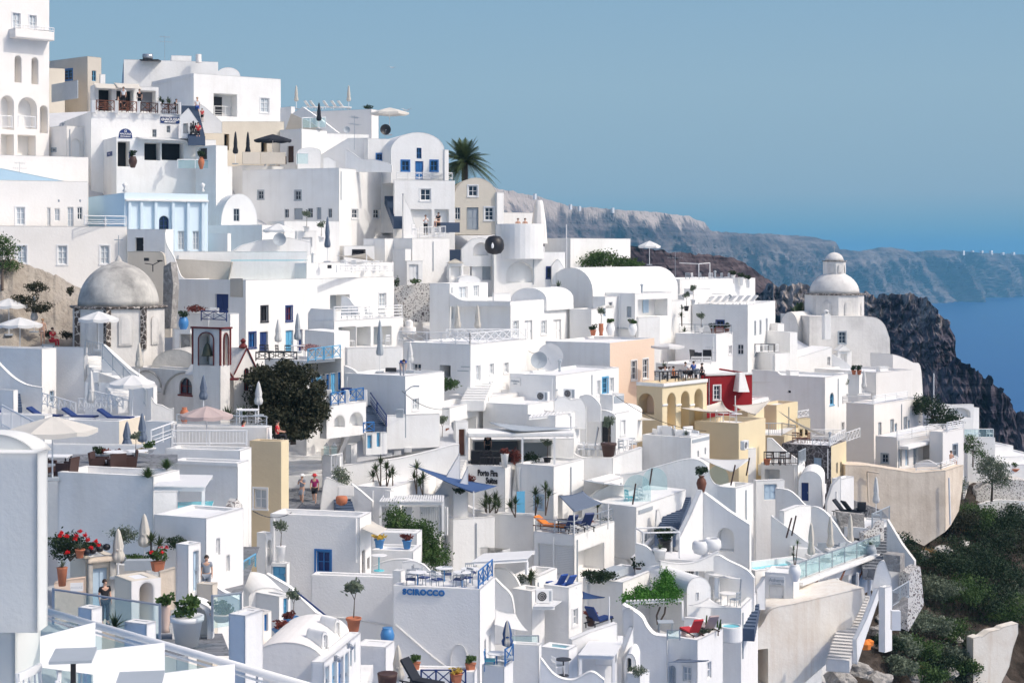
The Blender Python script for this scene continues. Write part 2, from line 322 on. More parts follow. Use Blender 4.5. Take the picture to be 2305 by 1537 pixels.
def railing(label,kind,A,B,h=1.,m='wpaint',bay=1.6,group=None,post=True,name='railing'):
 A=V(A);B=V(B);d=B-A;L=d.length;n=max(1,round(L/bay));r=thing(name,label,'railing',A,group)
 up=V((0,0,h));tk=.035
 mb=MB();mb.tube(A+up,B+up,tk);
 if kind!='glass':mb.tube(A+V((0,0,.12)),B+V((0,0,.12)),tk*.8)
 if kind=='slat':
  for q in(.35,.6,.82):mb.tube(A+up*q,B+up*q,tk*1.3,None,4)
 if kind=='wire':
  for q in(.35,.6):mb.tube(A+up*q,B+up*q,tk*.5,None,4)
 mb.build('handrail',m,r)
 for k in range(n+1):p=A+d*k/n;MB().tube(p,p+up*1.04,tk*1.3,None,4).build('post',m,r)
 if kind in('x','glass','bars'):
  for k in range(n):
   p=A+d*k/n;q=A+d*(k+1)/n;mb=MB();e=d.normalized()*.04
   if kind=='x':
    c=2 if L/n>1.2 else 1
    for j in range(c):
     a=p+(q-p)*j/c;b=p+(q-p)*(j+1)/c;l0=V((0,0,.14));l1=up*.97
     mb.tube(a+l0,b+l1,tk*.7,None,4);mb.tube(a+l1,b+l0,tk*.7,None,4)
     if c>1 and j:mb.tube(a+l0,a+l1,tk*.7,None,4)
    mb.build('lattice',m,r)
   elif kind=='bars':
    nb=max(2,int((q-p).length/.16))
    for j in range(1,nb):a=p+(q-p)*j/nb;mb.tube(a+V((0,0,.12)),a+up,.016,None,4)
    mb.build('balusters',m,r)
   else:
    nn=d.cross(V((0,0,1))).normalized()*.012;mb.obox(p+e+V((0,0,.08)),(q-p)-2*e,nn,up*.9);mb.build('glass_panel','clear',r)
 return r
def awning(label,pts,m='canvas',sag=.3,name='shade_sail',cat='awning',posts=(),group=None,n=10):
 """a sheet of cloth hung between 3 or 4 corner points"""
 P=[V(p)for p in pts];P4=P if len(P)==4 else[P[0],P[1],P[2],P[2]]
 r=thing(name,label,cat,P[0],group);mb=MB();vs=[]
 c=sum(P,V((0,0,0)))/len(P)
 for i in range(n+1):
  for j in range(n+1):
   a,b=i/n,j/n;p=(P4[0]*(1-a)+P4[1]*a)*(1-b)+(P4[3]*(1-a)+P4[2]*a)*b
   k=4*a*(1-a)*.5+4*b*(1-b)*.5;p=p+V((0,0,-sag*k*.7));
   e=max(abs(a-.5),abs(b-.5))*2
   if e>.99:p=p+(c-p)*.06*min(1,4*(a*(1-a)+b*(1-b)))
   vs.append(p)
 fs=[(i*(n+1)+j,(i+1)*(n+1)+j,(i+1)*(n+1)+j+1,i*(n+1)+j+1)for i in range(n)for j in range(n)]
 o=mb.add(vs,fs).build('cloth',m,r,True);sm=o.modifiers.new('th','SOLIDIFY');sm.thickness=.02
 for k,q in enumerate(posts):MB().tube(q[0],q[1],.04).build('pole',q[2]if len(q)>2 else 'steel',r)
 return r
def pergola(label,A,B,Cc,zb,m='wpaint',n=14,group=None,posts='0123',cover=False,cat='pergola'):
 """slatted flat roof: corner A, edge to B (front), edge to Cc (side)"""
 A,B,Cc=V(A),V(B),V(Cc);u=B-A;v=Cc-A;r=thing('pergola',label,cat,(A.x,A.y,zb),group)
 f=MB();un=u.normalized();vn=v.normalized()
 for o in(A,A+v-vn*.12):MB().obox(o,u,vn*.12,V((0,0,.16))).build('beam',m,r)
 s=MB()
 for k in range(n):
  o=A+u*((k+.15)/n)-vn*.15;s.obox(o+V((0,0,.164)),u*(.62/n if not cover else .97/n),v+vn*.3,V((0,0,.05)))
 s.build('slats',m,r)
 for k in posts:
  q=[A,A+u,A+u+v,A+v][int(k)];q=q+{'0':un*.08+vn*.06,'1':-un*.08+vn*.06,'2':-un*.08-vn*.06,'3':un*.08-vn*.06}[k]
  if q.z-zb>.2:MB().box((q.x,q.y,(q.z+zb)/2),(.13,.13,q.z-zb),math.atan2(u.y,u.x)).build('post',m,r)
 return r
def text3(s,size,loc,ang,m,parent,depth=.03,name='lettering',bold=.0,spacing=1.,italic=0,sx=1):
 cu=bpy.data.curves.new('t','FONT');cu.body=s;cu.size=size;cu.extrude=depth;cu.align_x='CENTER';cu.align_y='CENTER'
 cu.offset=bold;cu.space_character=spacing;cu.shear=italic;cu.resolution_u=4
 t=bpy.data.objects.new('t',cu);C.objects.link(t);bpy.context.view_layer.update()
 me=bpy.data.meshes.new_from_object(t.evaluated_get(bpy.context.evaluated_depsgraph_get()));bpy.data.objects.remove(t);bpy.data.curves.remove(cu)
 o=bpy.data.objects.new(name,me);C.objects.link(o);me.materials.clear();me.materials.append(mat(m));o.parent=parent
 o.location=V(loc)-ORG[parent.name];o.rotation_euler=(R(90),0,R(ang));o.scale=(sx,1,1);return o
def leafcloud(name,m,parent,blobs,n,size,squash=1.,seedk=0,label=None,cat=None,group=None,kind=None,core=.55,long=1.):
 """many small leaf faces scattered through lumpy ellipsoids; blobs: (x,y,z,rx,ry,rz) in world space"""
 rs=np.random.RandomState(seedk+17);B=np.array(blobs,float);vol=(B[:,3]*B[:,4]*B[:,5])**.67;idx=rs.choice(len(B),n,p=vol/vol.sum())
 d=rs.normal(size=(n,3));d/=np.linalg.norm(d,axis=1)[:,None];rad=(core+(1-core)*rs.rand(n)**.6)*(1+.18*rs.normal(size=n))
 lump=1+.22*np.sin(d[:,0]*5+idx)*np.cos(d[:,1]*6+idx*2)+.15*np.sin(d[:,2]*9+idx)
 c=B[idx,:3]+d*B[idx,3:]*(rad*lump)[:,None]
 a=rs.normal(size=(n,3));a/=np.linalg.norm(a,axis=1)[:,None];b=np.cross(a,rs.normal(size=(n,3)));b/=np.linalg.norm(b,axis=1)[:,None]
 s=size*(.6+.8*rs.rand(n))[:,None];a=a*s*long;b=b*s*.55
 vs=np.stack([c-a,c+b,c+a,c-b],1).reshape(-1,3)
 org=ORG[parent.name]if parent else V((B[0,0],B[0,1],(B[:,2]-B[:,5]).min()))
 vs=vs-np.array(org);me=bpy.data.meshes.new(name)
 me.vertices.add(4*n);me.vertices.foreach_set('co',vs.ravel());me.loops.add(4*n);me.loops.foreach_set('vertex_index',np.arange(4*n));me.polygons.add(n)
 me.polygons.foreach_set('loop_start',np.arange(n)*4);me.update(calc_edges=True)
 me.materials.append(mat(m));o=bpy.data.objects.new(name,me);C.objects.link(o)
 if parent:o.parent=parent
 else:o.location=org
 ORG[o.name]=V(org);return meta(o,label,cat,group,kind)
def blades(mb,c,n,L,w,tilt=(.2,1.2),droop=.3,seg=3,rs=None):
 rs=rs or rnd;c=V(c)
 for k in range(n):
  t=rs.random()*2*math.pi;e=rs.uniform(*tilt);d=V((math.cos(t)*math.sin(e),math.sin(t)*math.sin(e),math.cos(e)));l=L*rs.uniform(.7,1.1)
  s=V((-math.sin(t),math.cos(t),0))*w;prev=None
  for j in range(seg+1):
   q=j/seg;p=c+d*l*q+V((0,0,-droop*l*q*q));ww=s*(1-q)*(1 if q>0 else .6)+s*.03
   if prev:mb.quad(prev[0],prev[1],p+ww,p-ww)
   prev=(p-ww,p+ww)
 return mb
def tree(label,base,crown,n=5000,leaf=.1,lm='dleaf',th=.2,name='tree',cat='tree',group=None,seedk=0,limbs=6,core=.45):
 """base: trunk foot (world); crown: list of blobs (world)"""
 r=thing(name,label,cat,base,group);mb=MB();b=V(base);c=V(crown[0][:3]);mid=b+(c-b)*.45+V((.1*th,0,0))
 mb.tube(b-V((0,0,.4)),mid,th,th*.75,8);mb.tube(mid,c,th*.75,th*.35,7)
 for k,q in enumerate(crown[:limbs+1]):
  e=V(q[:3]);mb.tube(mid+(c-mid)*.2*(k%3),e,th*.45,th*.12,5)
  for j in range(4):
   d=V((rnd.uniform(-1,1)*q[3],rnd.uniform(-1,1)*q[4],rnd.uniform(-.2,1)*q[5]))*.75;mb.tube(e+(mid-e)*.25*rnd.random(),e+d,th*.18,th*.05,4)
 mb.build('trunk','bark',r);leafcloud('crown',lm,r,crown,n,leaf,seedk=seedk,core=core)
 return r
def lumps(c,rx,ry,rz,k=7,s=.5,seed=1):
 q=random.Random(seed);out=[(*c,rx*.62,ry*.62,rz*.62)]
 for i in range(k):
  t=2*math.pi*i/k+q.uniform(-.3,.3);h=q.uniform(-.45,.7);e=math.sqrt(max(0,1-h*h))*.62
  out.append((c[0]+math.cos(t)*rx*e,c[1]+math.sin(t)*ry*e,c[2]+h*rz*.75,rx*s*q.uniform(.7,1.1),ry*s*q.uniform(.7,1.1),rz*s*q.uniform(.7,1.05)))
 return out
def bush(label,c,rx,rz,n=900,leaf=.08,lm='leaf',group=None,seedk=0,name='shrub',cat='shrub',ry=None):
 c=V(c);b=lumps((c.x,c.y,c.z+rz*.7),rx,ry or rx,rz*.8,6,.5,seedk+3);r=thing(name,label,cat,c,group);st=MB()
 for q in b[:5]:st.tube(c,q[:3],.03,.012,4)
 st.build('stems','bark',r);leafcloud('foliage',lm,r,b,n,leaf,seedk=seedk);return r
POT={'std':[(.16,0),(.17,.02),(.23,.38),(.26,.38),(.27,.45),(.23,.45),(.22,.40)],'urn':[(.1,0),(.12,.03),(.2,.3),(.26,.55),(.2,.75),(.11,.84),(.16,.92),(.13,.92)],'bowl':[(.2,0),(.38,.22),(.4,.25),(.34,.25)],'tall':[(.16,0),(.24,.8),(.26,.84),(.22,.84)],'jar':[(.17,0),(.2,.05),(.34,.4),(.36,.6),(.28,.85),(.24,.88),(.27,.95),(.22,.95)],'box':[(.25,0),(.32,.36),(.36,.38),(.30,.38)],'drum':[(.26,0),(.35,.55),(.39,.57),(.4,.68),(.35,.68)],'flare':[(.17,0),(.13,.15),(.2,.5),(.17,.85),(.2,.95),(.16,.95)]}
def pot(kind,pm,plant,seed=1):
 r=thing('potted_plant' if plant else 'clay_jar',None,'plant pot' if plant else 'jar');pr=POT[kind]
 MB().lathe(pr,n=5 if kind=='box' else 14).build('pot',pm,r,kind!='box');zt=max(z for _,z in pr);rs=random.Random(seed)
 if plant=='agave':blades(MB(),(0,0,zt),26,.5,.035,(.1,1.3),.15,3,rs).build('leaves','olivel',r)
 elif plant=='grass':blades(MB(),(0,0,zt-.03),160,.75,.012,(.0,.75),.25,3,rs).build('leaves','leaf',r)
 elif plant=='bush':leafcloud('leaves','leaf',r,lumps((0,0,zt+.2),.34,.34,.28,5,.5,seed),260,.07,seedk=seed)
 elif plant=='dbush':leafcloud('leaves','dleaf',r,lumps((0,0,zt+.22),.36,.36,.32,5,.5,seed),260,.07,seedk=seed)
 elif plant=='geranium':
  f=leafcloud('leaves','leaf',r,lumps((0,0,zt+.25),.42,.42,.34,6,.5,seed),320,.07,seedk=seed);leafcloud('flowers','redflower',r,[(rs.uniform(-.35,.35),rs.uniform(-.35,.35),zt+.35+rs.random()*.25,.07,.07,.06)for _ in range(8)],120,.04,seedk=seed)
 elif plant=='red':leafcloud('leaves','redleaf',r,lumps((0,0,zt+.16),.3,.3,.22,5,.5,seed),220,.07,seedk=seed)
 elif plant=='yellow':leafcloud('leaves','yflower',r,lumps((0,0,zt+.12),.32,.32,.16,5,.5,seed),220,.06,seedk=seed)
 elif plant=='olive':
  MB().tube((0,0,zt),(.03,0,zt+.6),.025,.015).tube((.03,0,zt+.6),(.1,.04,zt+.95),.014).tube((.03,0,zt+.6),(-.1,0,zt+.9),.014).build('stem','bark',r)
  leafcloud('leaves','olivel',r,lumps((0,0,zt+1.0),.36,.36,.34,6,.5,seed),260,.06,seedk=seed,long=1.4)
 elif plant=='yucca':
  mb=MB();st=MB()
  for k in range(3):
   t=k*2.1+seed;h=.5+.35*k;e=(math.cos(t)*.16,math.sin(t)*.16,zt+h);st.tube((math.cos(t)*.04,math.sin(t)*.04,zt-.05),e,.03,.025);blades(mb,e,30,.42,.024,(.1,1.7),.12,3,rs)
  st.build('stem','bark',r);mb.build('leaves','leaf',r)
 return r
def PT(kind='std',pm='terra',plant='bush',seed=1):return(('pot',kind,pm,plant,seed),pot,(kind,pm,plant,seed))
def yucca(n=3,h=1.2,seed=1,L=.5):
 r=thing('yucca_plant',None,'plant');rs=random.Random(seed);mb=MB();st=MB()
 for k in range(n):
  t=k*2.4+seed;hh=h*(1-.28*k)*rs.uniform(.85,1.1);e=(math.cos(t)*.3*(k>0),math.sin(t)*.3*(k>0),hh);st.tube((0,0,-.1),e,.045,.035);blades(mb,e,50,L*1.25,.045,(.05,1.8),.1,3,rs)
 st.build('stem','bark',r);mb.build('leaves','palml',r);return r
def YU(n=3,h=1.2,seed=1,L=.5):return(('yucca',n,h,seed,L),yucca,(n,h,seed,L))
def agave(L=.7,seed=1,m='olivel',n=34):
 r=thing('agave_plant',None,'plant');blades(MB(),(0,0,0),n,L,.06*L/.7,(.05,1.35),.12,4,random.Random(seed)).build('leaves',m,r);return r
def AG(L=.7,seed=1,m='olivel',n=34):return(('agave',L,seed,m,n),agave,(L,seed,m,n))
def grasst(L=.7,seed=1):
 r=thing('ornamental_grass',None,'plant');blades(MB(),(0,0,0),420,L,.01,(.0,1.05),.35,4,random.Random(seed)).build('blades','leaf',r);return r
def palm(label,base,h,L,n=46,seed=3,tilt=(.15,2.0),m='palml',name='palm_tree'):
 r=thing(name,label,'palm tree',base);rs=random.Random(seed);b=V(base);top=b+V((0,0,h));tr=MB()
 for k in range(8):tr.tube(b+V((0,0,h*k/8)),b+V((0,0,h*(k+1)/8)),.34,.27,9)
 tr.build('trunk','bark',r);mb=MB()
 for k in range(n):
  t=rs.random()*2*math.pi;e=tilt[0]+(tilt[1]-tilt[0])*((k+.5)/n)**.8;d=V((math.cos(t)*math.sin(e),math.sin(t)*math.sin(e),math.cos(e)));l=L*rs.uniform(.85,1.1);prev=None;side=V((-math.sin(t),math.cos(t),0))
  for j in range(15):
   q=j/14;p=top+d*l*q+V((0,0,-.55*l*q*q*math.sin(max(e,.5))));
   if prev is not None:
    mb.tube(prev,p,.03*(1-q)+.008,None,3,False);f=(p-prev).normalized();ll=l*.2*math.sin(math.pi*min(1,q*.9+.12))+.05
    for sg in(-1,1):
     for o2 in(.25,.75):
      a=prev+(p-prev)*o2;tip=a+side*sg*ll*.8+f*ll*.6+V((0,0,-ll*.25));w=f*.045;mb.quad(a-w,a+w,tip+w*.2,tip-w*.2)
   prev=p
 mb.build('fronds',m,r);return r
def umb_closed(m='canvas',h=2.7,stripe=None):
 r=thing('closed_parasol',None,'parasol');MB().tube((0,0,0),(0,0,h),.03).build('pole','wpaint',r);MB().box((0,0,.04),(.5,.5,.08)).build('base','greyp',r)
 z0=h*.32;prof=[(.05,z0),(.17,z0+.05),(.2,z0+.25),(.14,h*.55),(.16,h*.66),(.12,h*.8),(.07,h*.95),(.02,h*1.01)]
 c=MB().lathe(prof,n=18,sq=lambda t,z:1+.28*math.sin(6*t+z*1.5)).build('canopy',m,r,True)
 MB().lathe([(.13,h*.56),(.165,h*.57),(.165,h*.60),(.13,h*.61)],n=12).build('strap',m,c)
 if stripe:
  c.data.materials.append(mat(stripe))
  for i,p in enumerate(c.data.polygons):
   if(i%18)%6<3:p.material_index=1
 return r
def UC(m='canvas',h=2.7,stripe=None):return(('uc',m,h,stripe),umb_closed,(m,h,stripe))
def umb_open(m='canvas',rad=1.5,h=2.4,n=8,rise=.5):
 r=thing('open_parasol',None,'parasol');MB().tube((0,0,0),(0,0,h+rise*.9),.03).build('pole','wpaint',r);MB().box((0,0,.05),(.5,.5,.1)).build('base','greyp',r)
 mb=MB();ring=[];N=n*4
 for j,q in enumerate((.03,.35,.7,1.)):
  for k in range(N):
   t=2*math.pi*k/N;s=abs(math.sin(n*t/2));rr=rad*q*(math.cos(math.pi/n)/math.cos((t%(2*math.pi/n))-math.pi/n));ring.append(V((math.cos(t)*rr,math.sin(t)*rr,h+rise*(1-q**1.15)-.05*s*q)))
 for k in range(N):t=2*math.pi*k/N;p=ring[3*N+k];ring.append(p+V((0,0,-.16-.03*abs(math.sin(n*t/2)))))
 fs=[(j*N+k,j*N+(k+1)%N,(j+1)*N+(k+1)%N,(j+1)*N+k)for j in range(4)for k in range(N)]
 o=mb.add(ring,fs).build('canopy',m,r);rb=MB()
 for k in range(n):t=2*math.pi*k/n;rb.tube((0,0,h+rise-.06),(math.cos(t)*rad*.98,math.sin(t)*rad*.98,h-.03),.012,None,4)
 rb.build('ribs','steel',r);return r
def UO(m='canvas',rad=1.5,h=2.4,n=8,rise=.5):return(('uo',m,rad,h,n,rise),umb_open,(m,rad,h,n,rise))
def chair(m='wpaint',sm=None,arms=False):
 r=thing('chair',None,'chair');sm=sm or m
 MB().box((0,0,.44),(.44,.44,.05)).build('seat',sm,r)
 b=MB();b.box((0,.22,.82),(.42,.03,.08)).box((0,.21,.62),(.42,.03,.05)).tube((-.2,.2,.46),(-.2,.24,.86),.02).tube((.2,.2,.46),(.2,.24,.86),.02);
 for k in(-.1,0,.1):b.tube((k,.21,.46),(k,.225,.8),.012,None,4)
 b.build('backrest',m,r)
 for x in(-.19,.19):
  for y in(-.18,.19):MB().tube((x,y,.42),(x*1.12,y*1.15,0),.02).build('leg',m,r)
 if arms:
  for x in(-.23,.23):MB().tube((x,-.18,.66),(x,.2,.66),.022).tube((x,-.17,.44),(x,-.17,.66),.018).build('armrest',m,r)
 return r
def CH(m='wpaint',sm=None,arms=False):return(('ch',m,sm,arms),chair,(m,sm,arms))
def armchair(m='dbrown',cm='greyc'):
 r=thing('rattan_armchair',None,'armchair');MB().box((0,0,.3),(.6,.6,.22)).build('seat',m,r);MB().box((0,-.02,.45),(.5,.52,.1)).build('cushion',cm,r)
 MB().obox((-.32,.22,.1),(.64,0,0),(0,.09,0),(0,.1,.75)).build('backrest',m,r)
 for x in(-.33,.25):MB().box((x+.04,-.02,.38),(.08,.56,.5)).build('armrest',m,r)
 for x in(-.26,.26):
  for y in(-.24,.24):MB().box((x,y,.09),(.06,.06,.18)).build('leg',m,r)
 return r
def AC_(m='dbrown',cm='greyc'):return(('arm',m,cm),armchair,(m,cm))
def table(m='wpaint',round_=True,rad=.4,tm=None,h=.74):
 r=thing('table',None,'table');tm=tm or m
 if round_:MB().lathe([(rad,h-.03),(rad+.01,h-.015),(rad,h)],n=20).build('tabletop',tm,r);MB().tube((0,0,.03),(0,0,h-.03),.03).lathe([(.26,0),(.24,.03),(.05,.05)],n=12).build('pedestal',m,r)
 else:
  MB().box((0,0,h-.02),(rad*2,rad*1.8,.04)).build('tabletop',tm,r)
  for x in(-1,1):
   for y in(-1,1):MB().box((x*(rad-.06),y*(rad*.9-.06),(h-.04)/2),(.05,.05,h-.04)).build('leg',m,r)
 return r
def TB(m='wpaint',round_=True,rad=.4,tm=None):return(('tb',m,round_,rad,tm),table,(m,round_,rad,tm))
def lounger(m='wpaint',cm='wcanvas',up=.6):
 r=thing('sun_lounger',None,'sun lounger');f=MB().box((-.3,0,.28),(.05,1.9,.05)).box((.3,0,.28),(.05,1.9,.05)).box((0,-.93,.28),(.6,.05,.05));f.build('frame',m,r)
 MB().box((0,-.33,.35),(.58,1.25,.08)).build('mattress',cm,r);MB().obox((-.29,.32,.31),(.58,0,0),(0,.62,up),(0,-.05,.08)).build('backrest',cm,r)
 for x in(-.29,.29):
  for y in(-.8,.8):MB().box((x,y,.14),(.05,.05,.28)).build('leg',m,r)
 return r
def LO(m='wpaint',cm='wcanvas',up=.6):return(('lo',m,cm,up),lounger,(m,cm,up))
def acunit():
 r=thing('air_conditioner',None,'air conditioner');MB().box((0,0,.36),(.85,.32,.62)).box((-.3,0,.025),(.06,.36,.05)).box((.3,0,.025),(.06,.36,.05)).build('casing','wpaint',r)
 m=MB();
 for k in range(3):rr=.08+.08*k;pts=[V((-.12+math.cos(t)*rr,-.17,.36+math.sin(t)*rr))for t in[2*math.pi*i/14 for i in range(15)]];m.path(pts,.008,3)
 m.build('fan_guard','wpaint',r);vs=[V((-.12+math.cos(2*math.pi*i/16)*.25,-.163,.36+math.sin(2*math.pi*i/16)*.25))for i in range(16)]
 MB().prism(vs,V((0,-.003,0))).build('fan','black',r);MB().box((.3,-.165,.36),(.12,.01,.5)).build('vent','greyp',r);return r
ACU=('ac',acunit,())
def dish(m='greyp',rad=.45):
 r=thing('satellite_dish',None,'satellite dish');MB().tube((0,0,0),(0,0,.75),.025).build('mast','steel',r)
 mb=MB();vs=[];
 for j in range(5):
  for k in range(18):t=2*math.pi*k/18;q=rad*(j+.02)/4;vs.append(V((math.cos(t)*q,-.1-(.35*q*q/rad),.8+math.sin(t)*q)))
 o=mb.add(vs,[(j*18+k,j*18+(k+1)%18,(j+1)*18+(k+1)%18,(j+1)*18+k)for j in range(4)for k in range(18)]).build('reflector',m,r,True)
 MB().tube((0,-.12,.8-rad*.6),(0,-.6*rad-.3,.72),.012).box((0,-.6*rad-.3,.74),(.06,.1,.06)).build('feed_arm','steel',r);return r
def DI(m='greyp',rad=.45):return(('dish',m,rad),dish,(m,rad))
def antenna(h=2.):
 r=thing('television_aerial',None,'aerial');MB().tube((0,0,0),(0,0,h),.02).build('mast','steel',r);m=MB()
 for z,w in((h*.95,.5),(h*.75,.7)):
  m.tube((-w,0,z),(w,0,z),.012)
  for k in range(7):x=-w+2*w*k/6;m.tube((x,-.25,z),(x,.25,z),.008,None,4);m.tube((x,0,z-.12),(x,0,z+.12),.008,None,4)
 m.build('elements','steel',r);return r
def lampw(m='steel'):
 r=thing('wall_lamp',None,'lamp');MB().box((0,-.03,0),(.12,.06,.18)).tube((0,-.05,.05),(0,-.2,.08),.012).build('bracket',m,r);MB().lathe([(.02,0),(.07,.04),(.08,.12),(.02,.17)],(0,-.2,-.12),8).build('lantern',m,r);return r
def chimney(h=1.4,w=.6):
 r=thing('chimney',None,'chimney');MB().obox((-w/2,-w/2,-1),(w,0,0),(0,w,0),(0,0,h+1)).obox((-w*.42,-w*.42,h),(w*.84,0,0),(0,w*.84,0),(0,0,.1)).lathe([(w*.3,h+.1),(w*.3,h+.3),(w*.42,h+.33),(w*.42,h+.4),(w*.1,h+.5)],n=10).build('stack','white',r);MB().box((0,-w*.3,h+.2),(.12,.02,.1)).build('vent','dark',r);return r
def person(label,loc,rz=0,pose='stand',top='whitec',bottom='blackc',hair='hair',skin='skin',hat=None,s=1.,dress=False,long_hair=False,bare=False,lean=0):
 J=dict(pel=(0,0,.93),sp=(0,.01,1.13),ch=(0,.0,1.33),nk=(0,.01,1.47),hd=(0,-.02,1.57),ht=(0,-.015,1.66),sL=(.17,0,1.39),eL=(.22,.03,1.13),wL=(.22,-.07,.90),sR=(-.17,0,1.39),eR=(-.22,.03,1.13),wR=(-.22,-.07,.90),hL=(.09,0,.88),kL=(.10,-.03,.49),aL=(.10,.01,.09),tL=(.11,-.14,.04),hR=(-.09,0,.88),kR=(-.10,-.03,.49),aR=(-.10,.01,.09),tR=(-.11,-.14,.04))
 if pose=='walk':J.update(kL=(.09,-.2,.52),aL=(.09,-.22,.12),tL=(.10,-.36,.08),kR=(-.09,.06,.49),aR=(-.09,.3,.16),tR=(-.09,.2,.04),eL=(.22,.12,1.13),wL=(.22,.06,.9),eR=(-.22,-.06,1.14),wR=(-.2,-.22,.98))
 if pose=='phone':J.update(eL=(.21,-.1,1.16),wL=(.1,-.28,1.3),eR=(-.21,-.1,1.16),wR=(-.1,-.28,1.3),kL=(.09,-.14,.52),aL=(.09,-.16,.1),tL=(.1,-.3,.06),aR=(-.09,.16,.1),tR=(-.09,.05,.04))
 if pose=='hips':J.update(eL=(.34,.06,1.16),wL=(.17,-.03,1.0),eR=(-.34,.06,1.16),wR=(-.17,-.03,1.0))
 if pose in('sit','pool'):
  for k in J:J[k]=(J[k][0],J[k][1],J[k][2]-.42)
  J.update(kL=(.1,-.44,.52),aL=(.1,-.46,.1),tL=(.11,-.6,.05),kR=(-.1,-.44,.52),aR=(-.1,-.46,.1),tR=(-.11,-.6,.05),eL=(.23,-.08,.72),wL=(.15,-.3,.7),eR=(-.23,-.08,.72),wR=(-.15,-.3,.7))
 if pose=='bend':J.update(sp=(0,-.12,1.05),ch=(0,-.3,1.1),nk=(0,-.42,1.1),hd=(0,-.52,1.06),ht=(0,-.6,1.03),sL=(.17,-.35,1.1),eL=(.18,-.38,.84),wL=(.14,-.42,.62),sR=(-.17,-.35,1.1),eR=(-.18,-.38,.84),wR=(-.14,-.42,.62))
 r=thing('person',label,'person',loc)
 def sk(name,m,verts,edges,rootv=0,lv=2):
  me=bpy.data.meshes.new(name);me.from_pydata([v[0]for v in verts],edges,[]);o=bpy.data.objects.new(name,me);C.objects.link(o);o.parent=r;me.materials.append(mat(m))
  o.modifiers.new('Skin','SKIN');
  for i,v in enumerate(verts):me.skin_vertices[0].data[i].radius=(v[1],v[2]if len(v)>2 else v[1]);me.skin_vertices[0].data[i].use_root=(i==rootv)
  sb=o.modifiers.new('Sub','SUBSURF');sb.levels=sb.render_levels=lv
  me.update();o.modifiers['Skin'].use_smooth_shade=True;ORG[o.name]=V(loc);return o
 def chain(names,rads,Vv,Ee,link=None):
  last=link
  for n_,q in zip(names,rads):
   Vv.append((n_ if isinstance(n_,tuple)else J[n_],*(q if isinstance(q,tuple)else(q,))));i=len(Vv)-1
   if last is not None:Ee.append((last,i))
   last=i
  return last
 Vv,Ee=[],[]
 chain(['pel','sp','ch','nk','hd','ht'],[(.15,.10),(.125,.09),(.15,.10),.055,.08,.085],Vv,Ee)
 hd=V(J['hd']);Vv.append((tuple(hd+V((0,-.085,.02))),.016));Ee.append((4,len(Vv)-1))
 for sd in 'LR':
  chain(['s'+sd,'e'+sd,'w'+sd],[.055,.042,.028],Vv,Ee,2);wi=len(Vv)-1;w=V(J['w'+sd]);d=(w-V(J['e'+sd])).normalized();x=1 if sd=='L' else-1
  pm=w+d*.06;Vv.append((tuple(pm),.03,.016));Ee.append((wi,len(Vv)-1));pi=len(Vv)-1;sdv=d.cross(V((x,0,0))).normalized()
  for q in range(4):o2=sdv*(q-1.5)*.02;ln=(.055,.065,.06,.045)[q];a=pm+d*.035+o2;chain([tuple(a),tuple(a+d*ln*.6+V((-x*.006,0,0))),tuple(a+d*ln+V((-x*.018,0,0)))],[.009,.008,.007],Vv,Ee,pi)
  a=pm-d*.02+sdv*.035;chain([tuple(a),tuple(a+d*.04+sdv*.015)],[.01,.008],Vv,Ee,pi)
  chain(['h'+sd,'k'+sd,'a'+sd,'t'+sd],[.085,.058,.038,.03],Vv,Ee,0)
 sk('body',skin,Vv,Ee)
 if not bare:
  Vv,Ee=[],[];chain(['pel','sp','ch',(J['nk'][0],J['nk'][1],J['nk'][2]-.03)],[(.165,.12),(.145,.11),(.17,.12),.07],Vv,Ee)
  for sd in 'LR':
   m_=tuple((V(J['s'+sd])*.35+V(J['e'+sd])*.65));chain(['s'+sd,m_],[.075,.062],Vv,Ee,2)
  sk('shirt',top,Vv,Ee)
 Vv,Ee=[],[];Vv.append((J['pel'],.17,.13))
 if dress:Vv.append((tuple(V(J['pel'])+V((0,0,-.35))),.24,.2));Ee.append((0,1));Vv.append((tuple(V(J['pel'])+V((0,0,-.42))),.25,.21));Ee.append((1,2))
 elif bare=='suit':chain([tuple(V(J['pel'])+V((0,0,-.06)))],[.12],Vv,Ee,0)
 else:
  fr=.5 if bottom in('blackc','greyc')and pose in('walk',)else .95
  for sd in 'LR':
   h0=V(J['h'+sd]);k0=V(J['k'+sd]);a0=V(J['a'+sd])
   if fr<1 and pose=='walk':chain([tuple(h0),tuple(h0+(k0-h0)*.8)],[.105,.095],Vv,Ee,0)
   else:chain([tuple(h0),tuple(k0),tuple(k0+(a0-k0)*.9)],[.1,.075,.06],Vv,Ee,0)
 sk('skirt' if dress else 'trousers',bottom,Vv,Ee)
 hm=MB();hz=V(J['hd'])+V((0,.02,.04));org=V(loc)
 vs=[];
 for j in range(7):
  for k in range(12):
   ph=math.pi*.56*j/6;t=2*math.pi*k/12;rr=.108;vs.append(org+hz+V((math.sin(ph)*math.cos(t)*rr*.95,math.sin(ph)*math.sin(t)*rr*1.08+.012,math.cos(ph)*rr*1.12)))
 hm.add(vs,[(j*12+k,j*12+(k+1)%12,(j+1)*12+(k+1)%12,(j+1)*12+k)for j in range(6)for k in range(12)])
 if long_hair:hm.tube(org+hz+V((0,.07,-.02)),org+hz+V((0,.1,-.28)),.08,.05,8)
 hm.build('hair',hair,r,True)
 em=MB();
 for x in(-.032,.032):em.box(org+hd+V((x,-.083,.035)),(.018,.01,.01))
 em.build('eyes','black',r)
 if hat:MB().lathe([(.2,.0),(.2,.012),(.115,.02),(.105,.11),(.05,.13)],org+hz+V((0,0,.04)),16).build('hat',hat,r,True)
